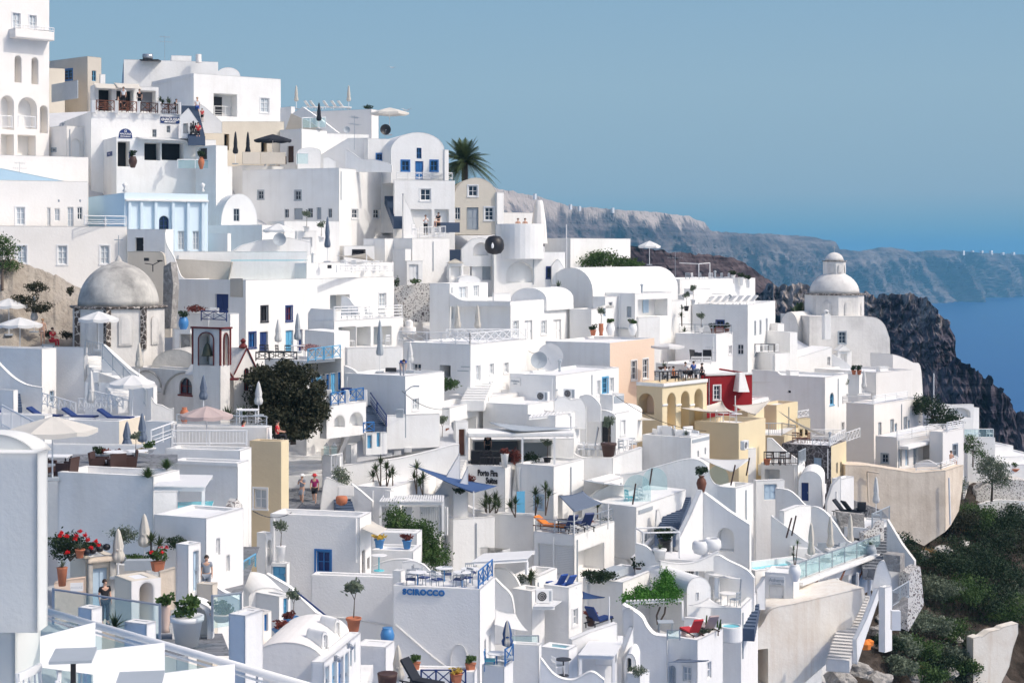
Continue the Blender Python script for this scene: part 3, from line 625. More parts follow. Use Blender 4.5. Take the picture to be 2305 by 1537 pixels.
 for sd in 'LR':MB().box(org+(V(J['a'+sd])+V(J['t'+sd]))/2-V((0,0,.04)),(.09,.25,.05)).build('shoe','blackc',r)if pose in('walk','stand','hips','phone')and not bare else None
 r.rotation_euler=(R(lean),0,rz);r.scale=(s,s,s);return r
sc=bpy.context.scene
cam=bpy.data.objects.new('camera',bpy.data.cameras.new('camera'));C.objects.link(cam);sc.camera=cam
cam.rotation_euler=(R(90),0,0);cam.data.lens=F/2305*36;cam.data.sensor_width=36;cam.data.shift_y=-(768.5-HY)/2305
cam.data.clip_start=1;cam.data.clip_end=200000
SE,SP=46,20;EXPF=2**.13
sun=bpy.data.objects.new('sun',bpy.data.lights.new('sun','SUN'));C.objects.link(sun);sun.data.energy=2.0;sun.data.angle=R(.55);sun.data.color=(1,.925,.82)
sd=V((math.cos(R(SP))*math.cos(R(SE)),-math.sin(R(SP))*math.cos(R(SE)),math.sin(R(SE))));sun.rotation_euler=sd.to_track_quat('Z','Y').to_euler();sun.location=(60,40,120)
w=bpy.data.worlds.new('World');sc.world=w;w.use_nodes=True;wn,wl=w.node_tree.nodes,w.node_tree.links
sky=wn.new('ShaderNodeTexSky');sky.sky_type='NISHITA';sky.sun_disc=False;sky.sun_elevation=R(SE);sky.sun_rotation=R(90+SP);sky.air_density=1.0;sky.dust_density=5.5;sky.ozone_density=2.2;sky.altitude=250
bg=wn['Background'];bg.inputs[1].default_value=.15
hs=wn.new('ShaderNodeHueSaturation');hs.inputs['Saturation'].default_value=1.15;wl.new(sky.outputs[0],hs.inputs['Color']);
tc=wn.new('ShaderNodeTexCoord');sz=wn.new('ShaderNodeSeparateXYZ');wl.new(tc.outputs['Generated'],sz.inputs[0]);K=1/(.15*EXPF)
lowsky=ramp(wn,wl,sz.outputs[2],[(.0,(.16,.37,.52)),(.012,(.21,.40,.52)),(.035,(.30,.44,.545)),(.10,(.31,.465,.585)),(.17,(.26,.43,.59)),(.5,(.36,.52,.66))])
ml=wn.new('ShaderNodeVectorMath');ml.operation='SCALE';wl.new(lowsky,ml.inputs[0]);ml.inputs['Scale'].default_value=K
fz=ramp(wn,wl,sz.outputs[2],[(.165,(0,0,0)),(.3,(1,1,1))])
wl.new(mixc(wn,wl,fz,ml.outputs[0],hs.outputs[0]),bg.inputs[0])
sc.view_settings.view_transform='Standard';sc.view_settings.look='None';sc.view_settings.exposure=.13
sc.cycles.max_bounces=8;sc.cycles.diffuse_bounces=6;sc.cycles.transparent_max_bounces=12;sc.cycles.volume_bounces=1
SEA=-240.0
def seam():
 m,n,l,b=nmat('deep_blue_sea');pos=n.new('ShaderNodeNewGeometry').outputs['Position']
 l.new(mixc(n,l,noise(n,l,.004,6,pos),(.0,.045,.20),(.0,.07,.27)),b.inputs['Base Color']);b.inputs['Roughness'].default_value=.3;b.inputs['Specular IOR Level'].default_value=.2
 bp=n.new('ShaderNodeBump');bp.inputs['Strength'].default_value=.5;bp.inputs['Distance'].default_value=2;l.new(noise(n,l,.08,6,pos),bp.inputs['Height']);l.new(bp.outputs[0],b.inputs['Normal'])
 return m
MAT['sea']=seam()
mb=MB();mb.quad((-60000,-3000,SEA),(60000,-3000,SEA),(60000,90000,SEA),(-60000,90000,SEA));mb.build('sea','sea',kind='structure',at=(0,0,SEA))
from mathutils import noise as mn
def lerp_tab(tab,x,j):
 if x<=tab[0][0]:return tab[0][j]
 for a,b in zip(tab,tab[1:]):
  if x<=b[0]:q=(x-a[0])/(b[0]-a[0]);return a[j]*(1-q)+b[j]*q
 return tab[-1][j]
def ridge(name,tab,zb,spread,m,cols=240,rows=40,amp=30,gs=.01,prof=.75,jag=2,vz=.35,sk=0,seed=0,top_amp=0,back=.5,fine=0):
 """tab: (px, py, D of crest[, D of foot]); surface falls from the crest towards the camera down to level zb"""
 x0,x1=tab[0][0],tab[-1][0];vs=[]
 for i in range(cols+1):
  x=x0+(x1-x0)*i/cols;y=lerp_tab(tab,x,1);D=lerp_tab(tab,x,2);T=pt(x,y,D);T.z+=top_amp*mn.fractal(V((x*.05+seed,3.1,0)),.9,2,5)
  for j in range(-3,rows+1):
   if j<0:p=T+V((0,spread*back*(-j)/3,-(T.z-zb)*(-j/3)**2*.9));
   else:
    q=j/rows;qq=q**prof;p=V((T.x*(1-q*spread/D),D-spread*q,T.z+(zb-T.z)*qq))
    e=min(1,q*5)*(1-.2*q);n1=mn.ridged_multi_fractal(V((p.x*gs+seed,p.z*gs*vz+p.x*gs*sk,p.y*gs*.25)),.8,2.1,5,1,2)-1.1
    n2=mn.fractal(V((p.x*gs*4+seed,p.z*gs*5,7)),.8,2,6);p.y-=amp*e*(n1+.22*n2);p.z+=amp*.12*e*n2
    if fine:p+=V((0,-fine*mn.fractal(p*gs*14,.7,2,4),0))
   vs.append(p)
 N=rows+4;fs=[(i*N+j,i*N+j+1,(i+1)*N+j+1,(i+1)*N+j)for i in range(cols)for j in range(N-1)]
 return MB().add(vs,fs).build(name,m,smooth=False,kind='structure',at=(0,lerp_tab(tab,(x0+x1)/2,2),zb))
def cliffm(name,lo,mid,hi,pale,z0,z1,sc_,vs=.25,th=.45):
 m,n,l,b=nmat(name);ge=n.new('ShaderNodeNewGeometry');pos=ge.outputs['Position']
 c=ramp(n,l,noise(n,l,sc_,9,pos,.7),[(.35,lo),(.5,mid),(.65,hi)])
 m2=n.new('ShaderNodeMapping');m2 .inputs['Scale'].default_value=(.12,.12,3.);l.new(pos,m2 .inputs[0]);c=mixc(n,l,ramp(n,l,noise(n,l,sc_*1.6,7,m2 .outputs[0],.7),[(.48,(0,0,0)),(.62,(.55,.55,.55))]),c,tuple(min(1,k*1.5)for k in hi))
 sx=n.new('ShaderNodeSeparateXYZ');l.new(pos,sx.inputs[0]);mr=n.new('ShaderNodeMapRange');mr.inputs[1].default_value=z0;mr.inputs[2].default_value=z1;l.new(sx.outputs[2],mr.inputs[0])
 mp=n.new('ShaderNodeMapping');mp.inputs['Scale'].default_value=(1,1,vs);l.new(pos,mp.inputs[0])
 ad=n.new('ShaderNodeMath');ad.operation='MULTIPLY_ADD';l.new(noise(n,l,sc_*2,8,mp.outputs[0],.7),ad.inputs[0]);ad.inputs[1].default_value=1.4;
 sb=n.new('ShaderNodeMath');sb.operation='SUBTRACT';l.new(mr.outputs[0],sb.inputs[0]);sb.inputs[1].default_value=.9;l.new(sb.outputs[0],ad.inputs[2])
 f=ramp(n,l,ad.outputs[0],[(th,(0,0,0)),(th+.15,(1,1,1))]);l.new(mixc(n,l,f,c,pale),b.inputs['Base Color'])
 b.inputs['Roughness'].default_value=1;b.inputs['Specular IOR Level'].default_value=0
 bp=n.new('ShaderNodeBump');bp.inputs['Strength'].default_value=.9;bp.inputs['Distance'].default_value=.4/sc_*.12;l.new(noise(n,l,sc_*5,9,pos,.7),bp.inputs['Height']);l.new(bp.outputs[0],b.inputs['Normal']);return m
MAT['farcliff']=cliffm('far_cliff_rock',(.02,.018,.022),(.09,.07,.075),(.22,.18,.17),(.50,.42,.37),-40,130,.006,.3,.5)
ridge('far_cliffs',[(560,440,3500),(1080,418,3700),(1150,430,3800),(1230,447,4000),(1275,463,4200),(1370,471,4500),(1480,478,4800),(1550,487,5100),(1585,500,5250),(1600,520,5300),(1660,525,5600),(1740,527,6000),(1830,533,6400),(1882,545,6700),(1890,560,6800),(1935,566,7100),(1985,556,7500),(2005,557,7600),(2060,567,7800),(2120,562,8000),(2190,568,8300),(2305,573,9600),(2420,578,9900)],SEA-2,700,'farcliff',460,110,260,.0022,.8,seed=2,sk=.7,top_amp=4,fine=10)
MAT['midrock']=cliffm('dark_volcanic_hill',(.018,.013,.018),(.055,.042,.05),(.12,.095,.10),(.24,.19,.17),400,500,.09,1.)
MAT['headrock']=cliffm('headland_rock',(.012,.010,.018),(.052,.048,.068),(.15,.13,.145),(.34,.30,.28),-60,-12,.07,1.,.66)
ridge('dark_hill',[(1050,545,640),(1380,548,640),(1418,553,640),(1480,563,640),(1560,572,650),(1640,577,660),(1690,600,670),(1730,630,680),(1800,690,690),(1900,760,700)],-60,160,'midrock',130,90,6,.02,.8,seed=5,vz=1.,top_amp=1.2,fine=2)
ridge('headland',[(1690,660,470),(1712,652,470),(1740,640,465),(1830,641,460),(1930,662,455),(1990,663,450),(2050,662,445),(2085,668,440),(2100,690,436),(2112,703,434),(2138,728,432),(2148,755,432),(2150,790,431),(2156,812,430),(2162,900,428)],-120,120,'headrock',150,170,8,.04,.85,seed=9,vz=1.1,top_amp=1.5,fine=2.5)
ridge('headland_slope',[(2020,880,405),(2085,852,405),(2110,835,405),(2150,806,404),(2172,812,402),(2185,822,402),(2198,836,400),(2215,850,400),(2232,862,398),(2240,868,398),(2262,884,396),(2285,912,394),(2305,926,392),(2420,1040,384),(2520,1160,378)],-150,150,'headrock',140,170,9,.05,.85,seed=21,vz=1.1,top_amp=2.2,fine=2.5)
YT=[(-300,220),(0,260),(230,250),(630,300),(850,345),(1000,440),(1130,520),(1400,620),(1500,665),(1750,740),(2000,880),(2070,960),(2150,1000),(2305,1010),(2600,1100)]
def sheet(name,m,xa,xb,cols,rows,off,ymax=1800,ytop=None,amp=0,kind='structure'):
 vs=[]
 for i in range(cols+1):
  x=xa+(xb-xa)*i/cols;y0=lerp_tab(YT,x,1)if ytop is None else lerp_tab(ytop,x,1)
  T=pt(x,y0,g(x,y0)+off)
  vs.append(T+V((6,60,-30)));vs.append(T+V((2,20,-3)))
  for j in range(rows+1):
   y=y0+(ymax-y0)*j/rows;D=g(x,y)+off;p=pt(x,y,D)
   if amp:p+=V((0,0,amp*mn.fractal(p*.35,.8,2,6)))
   vs.append(p)
  vs.append(vs[-1]+V((0,-3,-60)))
 N=rows+4;fs=[(i*N+j,i*N+j+1,(i+1)*N+j+1,(i+1)*N+j)for i in range(cols)for j in range(N-1)]
 MB().add(vs,fs).build(name,m,kind=kind,at=(0,0,-40),smooth=bool(amp))
sheet('ground','path',-300,2040,60,50,3.2)
HAZE=.95e-4
def proj(p):return(HX+F*p.x/p.y,HY-F*p.z/p.y)
def P2(x,y,D):return pt(x,y,D)
def rail2(label,kind,a,b,D0,D1=None,h=1.,**k):
 return railing(label,kind,pt(*a,D0),pt(*b,D1 or D0),h,**k)
def onp(h,side,x,y,d=0):return h['p'+side].at(x,y,d)
def sign(label,h,side,x0,y0,x1,y1,m,lines,tm='wpaint',size=None,name='sign',cat='sign',bold=.0,arch=False):
 pl=h['p'+side]if side in 'LR' else h['pl'];a=pl.at(x0,y1,-.06);b=pl.at(x1,y1,-.06);zt=pl.at((x0+x1)/2,y0).z;zb=pl.at((x0+x1)/2,y1).z
 r=thing(name,label,cat,a);A=V((a.x,a.y,zb));u=(b-a);u.z=0;H=zt-zb
 if m:
  if arch:MB().prism([A,A+u]+[A+u*(.5+.5*math.cos(math.pi*k/10))+V((0,0,H*(.3+.7*math.sin(math.pi*k/10))))for k in range(11)],-pl.n*.05).build('board',m,r)
  else:MB().prism([A,A+u,A+u+V((0,0,H)),A+V((0,0,H))],-pl.n*.05).build('board',m,r)
 for s,cx,cy,sz in lines:text3(s,sz*H,A+u*cx+V((0,0,H*cy))+pl.n*.02,pl.ang,tm,r,.012,bold=bold)
 return r
def balcony(h,side,x0,x1,y,out=1.1,kind='bars',hh=1.,m='wpaint',label=None,th=.25,solid=False,wm='white'):
 pl=h['p'+side]if side in 'LR' else h['pl'];a=pl.at(x0,y);b=pl.at(x1,y);z=(a.z+b.z)/2;a.z=b.z=z
 n=pl.n;mb=MB().obox(a+V((0,0,-th)),b-a,n*out,V((0,0,th)))
 if solid:mb.obox(a+n*(out-.12),b-a,n*.12,V((0,0,hh))).obox(a,(b-a).normalized()*.12,n*(out-.123),V((0,0,hh))).obox(b,(a-b).normalized()*.12,n*(out-.123),V((0,0,hh)))
 mb.build('balcony',wm,h['root'])
 if kind:railing(label,kind,a+n*(out-.06)+V((0,0,hh if solid else 0)),b+n*(out-.06)+V((0,0,hh if solid else 0)),hh if not solid else .35,m)
 return z
h=house('tall arcaded white hotel filling the top left corner',None,-70,111,-60,352,'R w 28 30 46 78 wpaint paleglass|R w 66 35 82 82 wpaint paleglass|R v 33 126 48 186|R v 71 130 86 190|R v 2 216 31 292|R v 41 220 83 290|R v 90 238 107 300|R o 2 303 31 350|R o 40 305 80 350',a=45,m='warm',cat='hotel',name='hotel',par=1)
balcony(h,'R',20,108,84,1.1,'bars',.5,label='white balcony railing high on the arcaded hotel',solid=True,wm='warm')
for i,x in enumerate((52,66,84,100)):put(CH(),('white chair nearest the left end of the high hotel balcony','white chair in front of the left tall door on the high balcony','white chair in front of the right tall door on the high balcony','white chair at the right end of the high hotel balcony')[i],onp(h,'R',x,82,-.6),R(45),1,'chairs on the high hotel balcony')
rail2('white arch railing on the left lower arch of the hotel','bars',(-4,288),(27,289),134,135);rail2('white arch railing on the right lower arch of the hotel','bars',(41,288),(79,290),135.5,137)
h=house('white annex with two blind arches beside the hotel',92,150,216,283,358,'L w 117 335 126 341 greyp|R b 162 313 181 358|R b 192 315 213 358',a=40,m='warm')
h=house('beige villa with dark blue window behind the restaurant',111,197,228,127,190,'L w 143 157 163 181 blue|R w 207 160 216 183 lblue',a=40,D=166,m='beige')
house('low white block at the right foot of the beige villa',224,226,237,167,200,'',a=60,D=165)
house('low cream block left of the blue villa window',None,108,146,153,190,'',a=60,D=162,m='cream')
h=house('long plain white block highest on the ridge',273,279,491,134,196,'',a=76,D=172)
house('small white box standing on the highest long block',383,386,431,125,142,'',a=76,D=174,drop=1,par=.05,cat='rooftop hut')
vault('small white vault behind the right end of the long block',486,541,172,152,190,12,173,6)
MB().lathe([(.3,0),(.32,.1),(.3,.9),(.2,.92)],pt(447,142,173),12).build('water_tank','warm',None,False,'round white tank on the long ridge block','water tank')
r=thing('solar_water_heater','grey solar water tank lying on the ridge roof','water heater',pt(333,136,172));o=pt(322,129,172)
MB().tube(pt(322,128,172),pt(343,128,172),.3,None,12).build('tank','steel',r,True);MB().obox(pt(314,136,171.6),(2,0,0),(0,1.4,0),(0,0,.1)).build('collector','black',r)
put(('ant',antenna,(2.6,)),'tall aerial beside the solar tank on the ridge roof',pt(371,136,172),.4,1,'roof aerials')
h=house('big white ridge villa with square loggia and right window',341,436,632,165,272,'R o 481 212 533 262 white|R w 586 221 606 254 wpaint paleglass',a=54,D=159)
MB().obox(onp(h,'R',490,262,.9),h['v']*.9,-h['pR'].n*.05,(0,0,2)).build('inner_door','dark',h['root'])
rail2('white horizontal bar rail across the square villa loggia','wire',(483,262),(532,263),160.9,163)
rest=house('upper restaurant terrace block carrying the blue sign',112,205,402,251,335,'R w 343 292 352 309 greyp|R w 375 284 383 299 greyp',a=64,D=140,par=.25,cat='restaurant',name='restaurant')
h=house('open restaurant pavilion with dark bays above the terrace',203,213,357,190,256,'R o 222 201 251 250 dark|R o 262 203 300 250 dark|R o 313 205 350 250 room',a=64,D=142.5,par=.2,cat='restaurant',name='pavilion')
for i,(xa,xb)in enumerate(((208,258),(256,312))):
 A,B=onp(h,'R',xa,187),onp(h,'R',xb,190);n=h['pR'].n
 awning(('beige roller awning over the left restaurant bay','beige roller awning over the middle restaurant bay')[i],[A,B,B+n*1.3+V((0,0,-.55)),A+n*1.3+V((0,0,-.55))],'canvas',.03,'roller_awning',group='beige restaurant awnings')
r=thing('screen','grey lattice wind screen left of the restaurant pavilion','screen',pt(118,232,141));MB().obox(pt(116,231,146),(3.4,-4,0),(.05,.05,0),(0,0,1.6)).build('panel','greyp',r)
for i,(a,b,q)in enumerate((((217,248),(257,250),'leftmost'),((268,250),(307,252),'second from left'),((317,253),(355,255),'third from left'),((361,256),(400,257),'rightmost'))):
 rail2('dark brown cross lattice restaurant rail, '+q,'x',a,b,139.7+i*.85,140.4+i*.85,.85,m='brown' if i<2 else 'dbrown',bay=.9,group='brown lattice restaurant rails')
for i,x in enumerate((211,262,312,358,402)):
 p=pt(x,252+i*1.2,139.8+i*.86);MB().box(p+V((0,0,.45)),(.34,.34,1.1)).build('pier','white',None,False,'white pier between restaurant lattice rails, '+('first','second','third','fourth','fifth')[i]+' from left','pier','white restaurant terrace piers')
person('waiter in white shirt standing in the middle pavilion bay',pt(278,240,142),0,'stand','whitec','blackc');person('seated guest in dark top behind the middle lattice rail',pt(266,250,141.5),.3,'sit','blackc');person('guest in black top in the right pavilion bay',pt(314,245,142.5),0,'stand','blackc','blackc','hair')
person('dark haired guest seated at the right end of the restaurant terrace',pt(397,256,144),.5,'sit','blackc')
for i,x in enumerate((228,243,280,292,330,345,372,388)):put(CH('brown'),'brown chair behind the lattice rail, %s from left'%('first second third fourth fifth sixth seventh eighth'.split()[i]),pt(x,251+i*.8,141+i*.45),i,.95,'brown restaurant chairs')
put(YU(2,.8,3,.4),'spiky plant in the right restaurant bay',pt(378,246,145));put(YU(2,.8,3,.4),'spiky plant beside the right white post of the pavilion',pt(361,245,144.5),2)
sign('blue NAOUSSA RESTAURANT board on the upper wall',rest,'R',361,264,404,278,'navy',[('NAOUSSA',.56,.62,.62),('RESTAURANT',.5,.2,.3),('\u0251',.1,.6,.7)],bold=.01)
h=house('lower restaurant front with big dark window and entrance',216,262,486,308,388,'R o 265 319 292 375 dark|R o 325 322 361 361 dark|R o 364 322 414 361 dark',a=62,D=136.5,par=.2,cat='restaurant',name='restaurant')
low=h
sign('arched blue NAOUSSA RESTAURANT sign over the entrance',h,'R',267,290,297,311,'navy',[('\u0251',.5,.75,.45),('NAOUSSA',.5,.42,.27),('RESTAURANT',.5,.15,.18)],arch=True,bold=.004)
sign('small blue menu board left of the restaurant entrance',h,'L',242,342,253,352,'navy',[('menu',.5,.5,.3)]);sign('blue notice board right of the restaurant entrance',h,'R',290,342,298,356,'navy',[('open',.5,.6,.3)])
A,B=onp(h,'R',306,309),onp(h,'R',424,314);n=h['pR'].n;awning('white scalloped awning over the lower restaurant window',[A,B,B+n*1+V((0,0,-.2)),A+n*1+V((0,0,-.2))],'wcanvas',.05,'roller_awning')
put(PT('jar','dbrown','dbush',2),'dark jar with plant beside the restaurant entrance',pt(299,378,135.5))
railing('glass balustrade below the lower restaurant window','glass',pt(400,381,136),pt(478,381,138),.8)
blk('white gable wall with black door and painted figures',[(405,312),(405,262),(424,243),(448,277),(448,312)],12,138.5,.6,'o 413 278 423 300 dark')
for i,x in enumerate((430,435,440)):
 MB().lathe([(.05,0),(.12,.05),(.06,.35),(.13,.6),(.05,.8),(.09,.95),(.02,1.05)],pt(x,304-(i==1)*4,138.2),8).build('figure','black',None,False,'black painted figure on the gable, '+('left','middle','right')[i]+' of three','wall figure')
steps('dark stairs climbing behind the white gable to the ridge',pt(462,312,138),pt(444,240,147),1.4,18,'bluestep')
swp('sloping white flank wall of the ridge stairs',[(436,226),(460,240),(485,262),(500,276)],300,10,147,.4,curve=False)
person('woman in white top and jeans walking down the ridge stairs',pt(444,262,145.5),.4,'walk','whitec','bluec','blond');person('child in red shirt on the ridge stairs',pt(455,276,143.5),.2,'walk','redc','blackc',s=.72);person('crouching figure in dark red at the foot of the ridge stairs',pt(446,310,137),.2,'sit','redc','blackc')
blk('cream stepped wall between ridge villa and brown terrace',[(430,380),(430,314),(468,298),(500,274),(640,274),(640,380)],22,150,3,'o 505 302 516 338 dark|o 588 315 601 356 dark',m='cream',x0=520,cat='house',name='house')
h=house('white box with black door right of the restaurant window',440,486,512,327,384,'L d 449 334 466 362 black',a=42,D=137,par=.2)
put(PT('urn','terra','dbush',4),'terracotta urn with dark plant by the black door',pt(453,381,135.5),0,1.1)
for i,x in enumerate((520,548)):
 put(UC('dcanvas',2.9),('black closed parasol left on the brown terrace','black closed parasol second on the brown terrace')[i],pt(x+10,370,145+i),0,1,'black closed parasols')
put(UO('dcanvas',1.7,2.3),'black open parasol on the brown terrace',pt(614,372,147))
for i,(x0,x1)in enumerate(((545,583),(585,640))):MB().obox(pt(x0,370,144+i),((x1-x0)/25.,.6,0),(0,.06,0),(0,0,1.1)).build('canvas_screen','beige',None,False,'brown canvas wind screen, '+('left','right')[i]+' one on the dark terrace','screen')
b1=house('tall white retaining house with row of small grey windows',545,763,888,378,548,'R w 792 471 806 492|R w 840 471 854 492|L w 581 430 593 448 greyp|L w 664 430 677 450 greyp|L w 641 471 650 490 greyp|L d 662 469 681 494 greyp|L w 693 469 704 490 greyp|L d 713 467 723 494 greyp|L w 739 470 747 490 greyp',a=24,par=.5)
h=house('white retaining wall house left of the window row',522,546,640,372,470,'',a=62,D=146,par=.3)
house('plain white block under the restaurant terrace',None,300,480,382,470,'',a=74,D=139,par=.3);house('white block with drain pipes left of the shaded slot',None,468,523,373,470,'',a=66,D=141,par=.2)
top2=house('highest flat roofed house with two closed parasols',655,836,852,246,304,'',a=24,D=168,m='warm',par=.25)
house('pale parapet block beside the villa wall',631,655,664,240,300,'',a=50,D=160,par=.2);
blk('grey sloping parapet rising behind the glass terrace',[(655,300),(655,258),(681,241),(720,268),(762,300)],-24,158,.4);blk('lower sloping parapet of the glass terrace',[(640,300),(655,256),(700,276),(735,300)],-10,155,.3,m='beige')
for x,q in((667,'left'),(785,'right')):put(UC('canvas',2.6),'closed cream parasol on the highest flat roof, '+q+' one',pt(x,246,171),0,.95,'closed parasols on the highest roof')
for i,x in enumerate((700,712,742,760,775)):put(LO('wpaint','wcanvas',.75),'white sun lounger on the highest roof, %s from left'%'first second third fourth fifth'.split()[i],pt(x,247,171),2.2,.8,'loungers on the highest roof')
bush('small dark bush at the corner of the highest roof',pt(829,247,170),.55,.35,300,.07,'dleaf')
h=house('white box with brown doors under the glass balustrade',630,679,736,290,378,'L d 647 329 661 366 dbrown|L d 635 352 645 370 dbrown',a=35,D=150,par=.15)
put(UC('dcanvas',2.5),'black closed parasol behind the glass balustrade',pt(718,292,152));railing('glass balustrade on the box with brown doors','glass',pt(680,290,150.3),pt(733,288,154),1.0)
h=house('white wall house stepping down from the highest roof',None,734,830,300,384,'',a=66,D=153,par=.2)
blk('grey shaded wall beside the terrace of the retaining house',[(722,384),(722,348),(784,311),(830,311),(830,384)],-14,151,3,cat='house',name='house')
vault('small rounded white shelter with glass screen',670,723,342,332,384,12,146,3);railing('glass screen in front of the rounded shelter','glass',pt(667,371,144.5),pt(694,371,144.5),1.0)
swp('curved low parapet on the retaining house roof',[(728,356),(740,354),(752,361),(757,362),(757,368)],385,10,144.5,.3);swp('grey sloping parapet below the small blue window',[(778,336),(792,343),(812,357),(840,359),(865,364),(882,373)],388,-8,144,.3)
put(('ant',antenna,(2.6,)),'tall thin aerial on the retaining house roof',pt(798,338,148),1.2,1.2,'roof aerials')
house('white annex with small blue window left of the vaulted house',820,828,886,312,376,'R w 848 347 861 360 blue',a=72,D=148,par=.2)
vt=vault('vaulted white house with royal blue door and windows',880,1001,340,298,412,18,146,9,'w 938 333 949 357 blue|w 904 362 921 385 blue|d 935 363 953 404 blue|w 969 362 985 385 blue')
house('narrow white pier at the right of the vaulted house',999,1001,1009,337,410,'',a=60,D=145.5,par=.05,cat='pier',name='pier')
put(DI('black',.5),'dark satellite dish left of the vaulted roof',pt(867,312,150),.2);put(UO('canvas',1.9,2.2,6),'open cream parasol on the roof left of the vault',pt(877,305,158));
r=railing('white cross lattice balcony rail under the blue windows','x',pt(893,404,144.5),pt(1018,405,147),.62,bay=1.1)
h=house('white house under the vault with framed window and porch',886,888,1024,405,545,'R w 946 425 970 452 wpaint|R o 925 472 971 525 white|R o 978 472 1010 525 white',a=72,D=143,par=.15)
put(CH('wpaint'),'white chair on the porch left of the standing couple',pt(935,528,140),1)
vault('cream vaulted house with grey shutters behind the palm foot',1022,1120,447,400,528,8,145,8,'w 1054 418 1075 442|d 1051 467 1077 517 greyp|w 1091 467 1111 496|w 1024 467 1036 494',m='cream');house('white pier right of the cream vault',1117,1119,1134,433,530,'',a=55,D=145,par=.1)
palm('tall date palm rising between the two vaulted houses',pt(1046,418,151),2.2,3.3,64)
steps('dark steep stairs left of the framed window house',pt(912,500,142),pt(890,442,148),1.0,14,'bluestep');swp('white curved flank wall of the dark steep stairs',[(908,436),(915,455),(925,475),(932,500),(940,515)],540,20,141.5,.4)
ter=house('white terrace block carrying the standing couple',866,928,1012,536,660,'',a=50,D=137,par=.15,name='terrace',cat='terrace')
person('man in white shirt leaning on the porch terrace',pt(958,529,138.8),.2,'phone','whitec','blackc');person('woman in black dress sitting on the terrace ledge',pt(987,512,139.5),-.6,'sit','blackc','blackc',dress=True)
railing('white terrace rail in front of the standing couple','bars',pt(945,536,137.9),pt(1003,533,140.5),.9,bay=1)
MB().obox(pt(980,523,140.5),(2.1,.5,0),(-.1,.8,0),(0,0,.85)).build('bar_counter','bluestep',None,False,'dark counter on the terrace behind the white chairs','counter')
for i,x in enumerate((983,996)):put(CH(),'white chair at the terrace rail, '+('left','right')[i]+' one',pt(x,535,139),.3+i)
tb=house('white box below the couple with dark slot window',None,775,843,553,600,'R w 795 564 820 572 dark dark',a=72,D=136,par=.15);house('grey white box between slot window and terrace',818,866,925,537,620,'',a=34,D=138,par=.4)
MB().lathe([(2.0,-3),(2.05,0),(1.9,.02),(1.9,-.25)],pt(1170,505,140),28).build('round_terrace','white',None,False,'round white terrace drum with two bathers','terrace')
for i,x in enumerate((1166,1182)):person(('bather with arms spread in the round tub','dark haired bather right in the round tub')[i],pt(x,525,140.5),0,'pool',bare='suit',bottom='blackc')
h=house('long white wall behind the round tub',1120,1125,1220,478,540,'',a=64,D=150,par=.2);MB().lathe([(.8,-2),(.65,0),(.42,1.6),(.3,2)],pt(1213,500,149),10).build('chimney','warm',None,False,'tapered warm white chimney stack right of the long wall','chimney')
r=thing('hanging_pod','big round black woven pod chair on the lower terrace','pod chair',pt(1113,573,137));o=V(r.location);vs=[]
MB().lathe([(.15,.0),(.55,.12),(.78,.45),(.84,.8),(.75,1.2),(.5,1.5),(.1,1.6)],o,18,lambda t,z:1+.015*math.sin(z*60)).build('shell','black',r,True);MB().lathe([(.02,0),(.1,.08),(.12,.3),(.02,.5)],o+V((-.15,-.8,.5)),8).build('cushion','whitec',r)
blk('white sweeping arch wall left of the black pod',cat_rom([(1040,560),(1062,540),(1085,535),(1108,548),(1120,570)],5)+[(1120,600),(1040,600)],14,139,.5,'v 1066 546 1100 575 paleblue',x0=1080,name='house',cat='house')
railing('white picket rail right of the black pod','bars',pt(1140,552,139),pt(1204,552,141),.55);
steps('blue stairs beneath the black pod',pt(1040,620,137),pt(1040,562,144),1.1,12,'bluestep')
h=house('white house with rectangular arch recess under the pod',1108,1112,1272,567,655,'R v 1140 590 1202 636 white|R w 1231 602 1248 626 navy',a=70,D=138.5,par=.3)
MB().obox(onp(h,'R',1167,636,.9),h['v']*.6,-h['pR'].n*.04,(0,0,1.5)).build('inner_door','navy',h['root'])
h=house('white entrance house with grey door and drying rack',1058,1062,1110,574,655,'R d 1086 588 1105 630 greyp',a=70,D=139,par=.15)
h=house('little white gatehouse with plank door below the terrace',912,916,952,587,640,'R d 921 596 941 632 wpaint',a=70,D=134.5,par=.1);h=house('little white kiosk with brown pediment',1008,1011,1043,592,640,'R o 1015 600 1038 628 white',a=72,D=134.5,par=.05)
blk('small brown pediment on the white kiosk',[(1007,592),(1026,583),(1045,592)],14,134.4,.5,m='cream',name='pediment',cat='roof')
hb=house('plain white end house with tall pole against the sea cliffs',1226,1284,1419,536,625,'',a=40,D=149,par=.3)
MB().tube(pt(1275,640,147),pt(1275,505,147),.05).build('flagpole','wpaint',None,False,'tall thin white pole beside the plain end house','pole')
tree('wide low green bush behind the long vaulted roof',pt(1360,606,150),[tuple(pt(x,y,151))+(rx,1.6,rz)for x,y,rx,rz in((1360,584,1.7,.75),(1315,590,1.3,.5),(1405,592,1.5,.55),(1345,576,.9,.4),(1425,598,.9,.35))],5200,.1,'leaf',.1,seedk=4,name='bush',cat='bush')
h=vault('long barrel vaulted white church roof',1234,1334,655,602,760,-38,139,13.5,cat='church',name='church',wins='')
blk('pointed white corner fin beside the barrel vault',cat_rom([(1242,600),(1250,588),(1257,584),(1268,600),(1275,612)])+[(1275,640),(1242,640)],10,140,.4)
chm=put(('chim1',chimney,(.9,.7)),'little dormer box on the barrel vault',pt(1350,650,142),R(-38));put(UO('wcanvas',1.1,1.9,6),'white open parasol above the barrel vault',pt(1462,597,160));put(('ant',antenna,(2.6,)),'comb shaped aerial right of the barrel vault',pt(1520,626,155),0,1,'roof aerials')
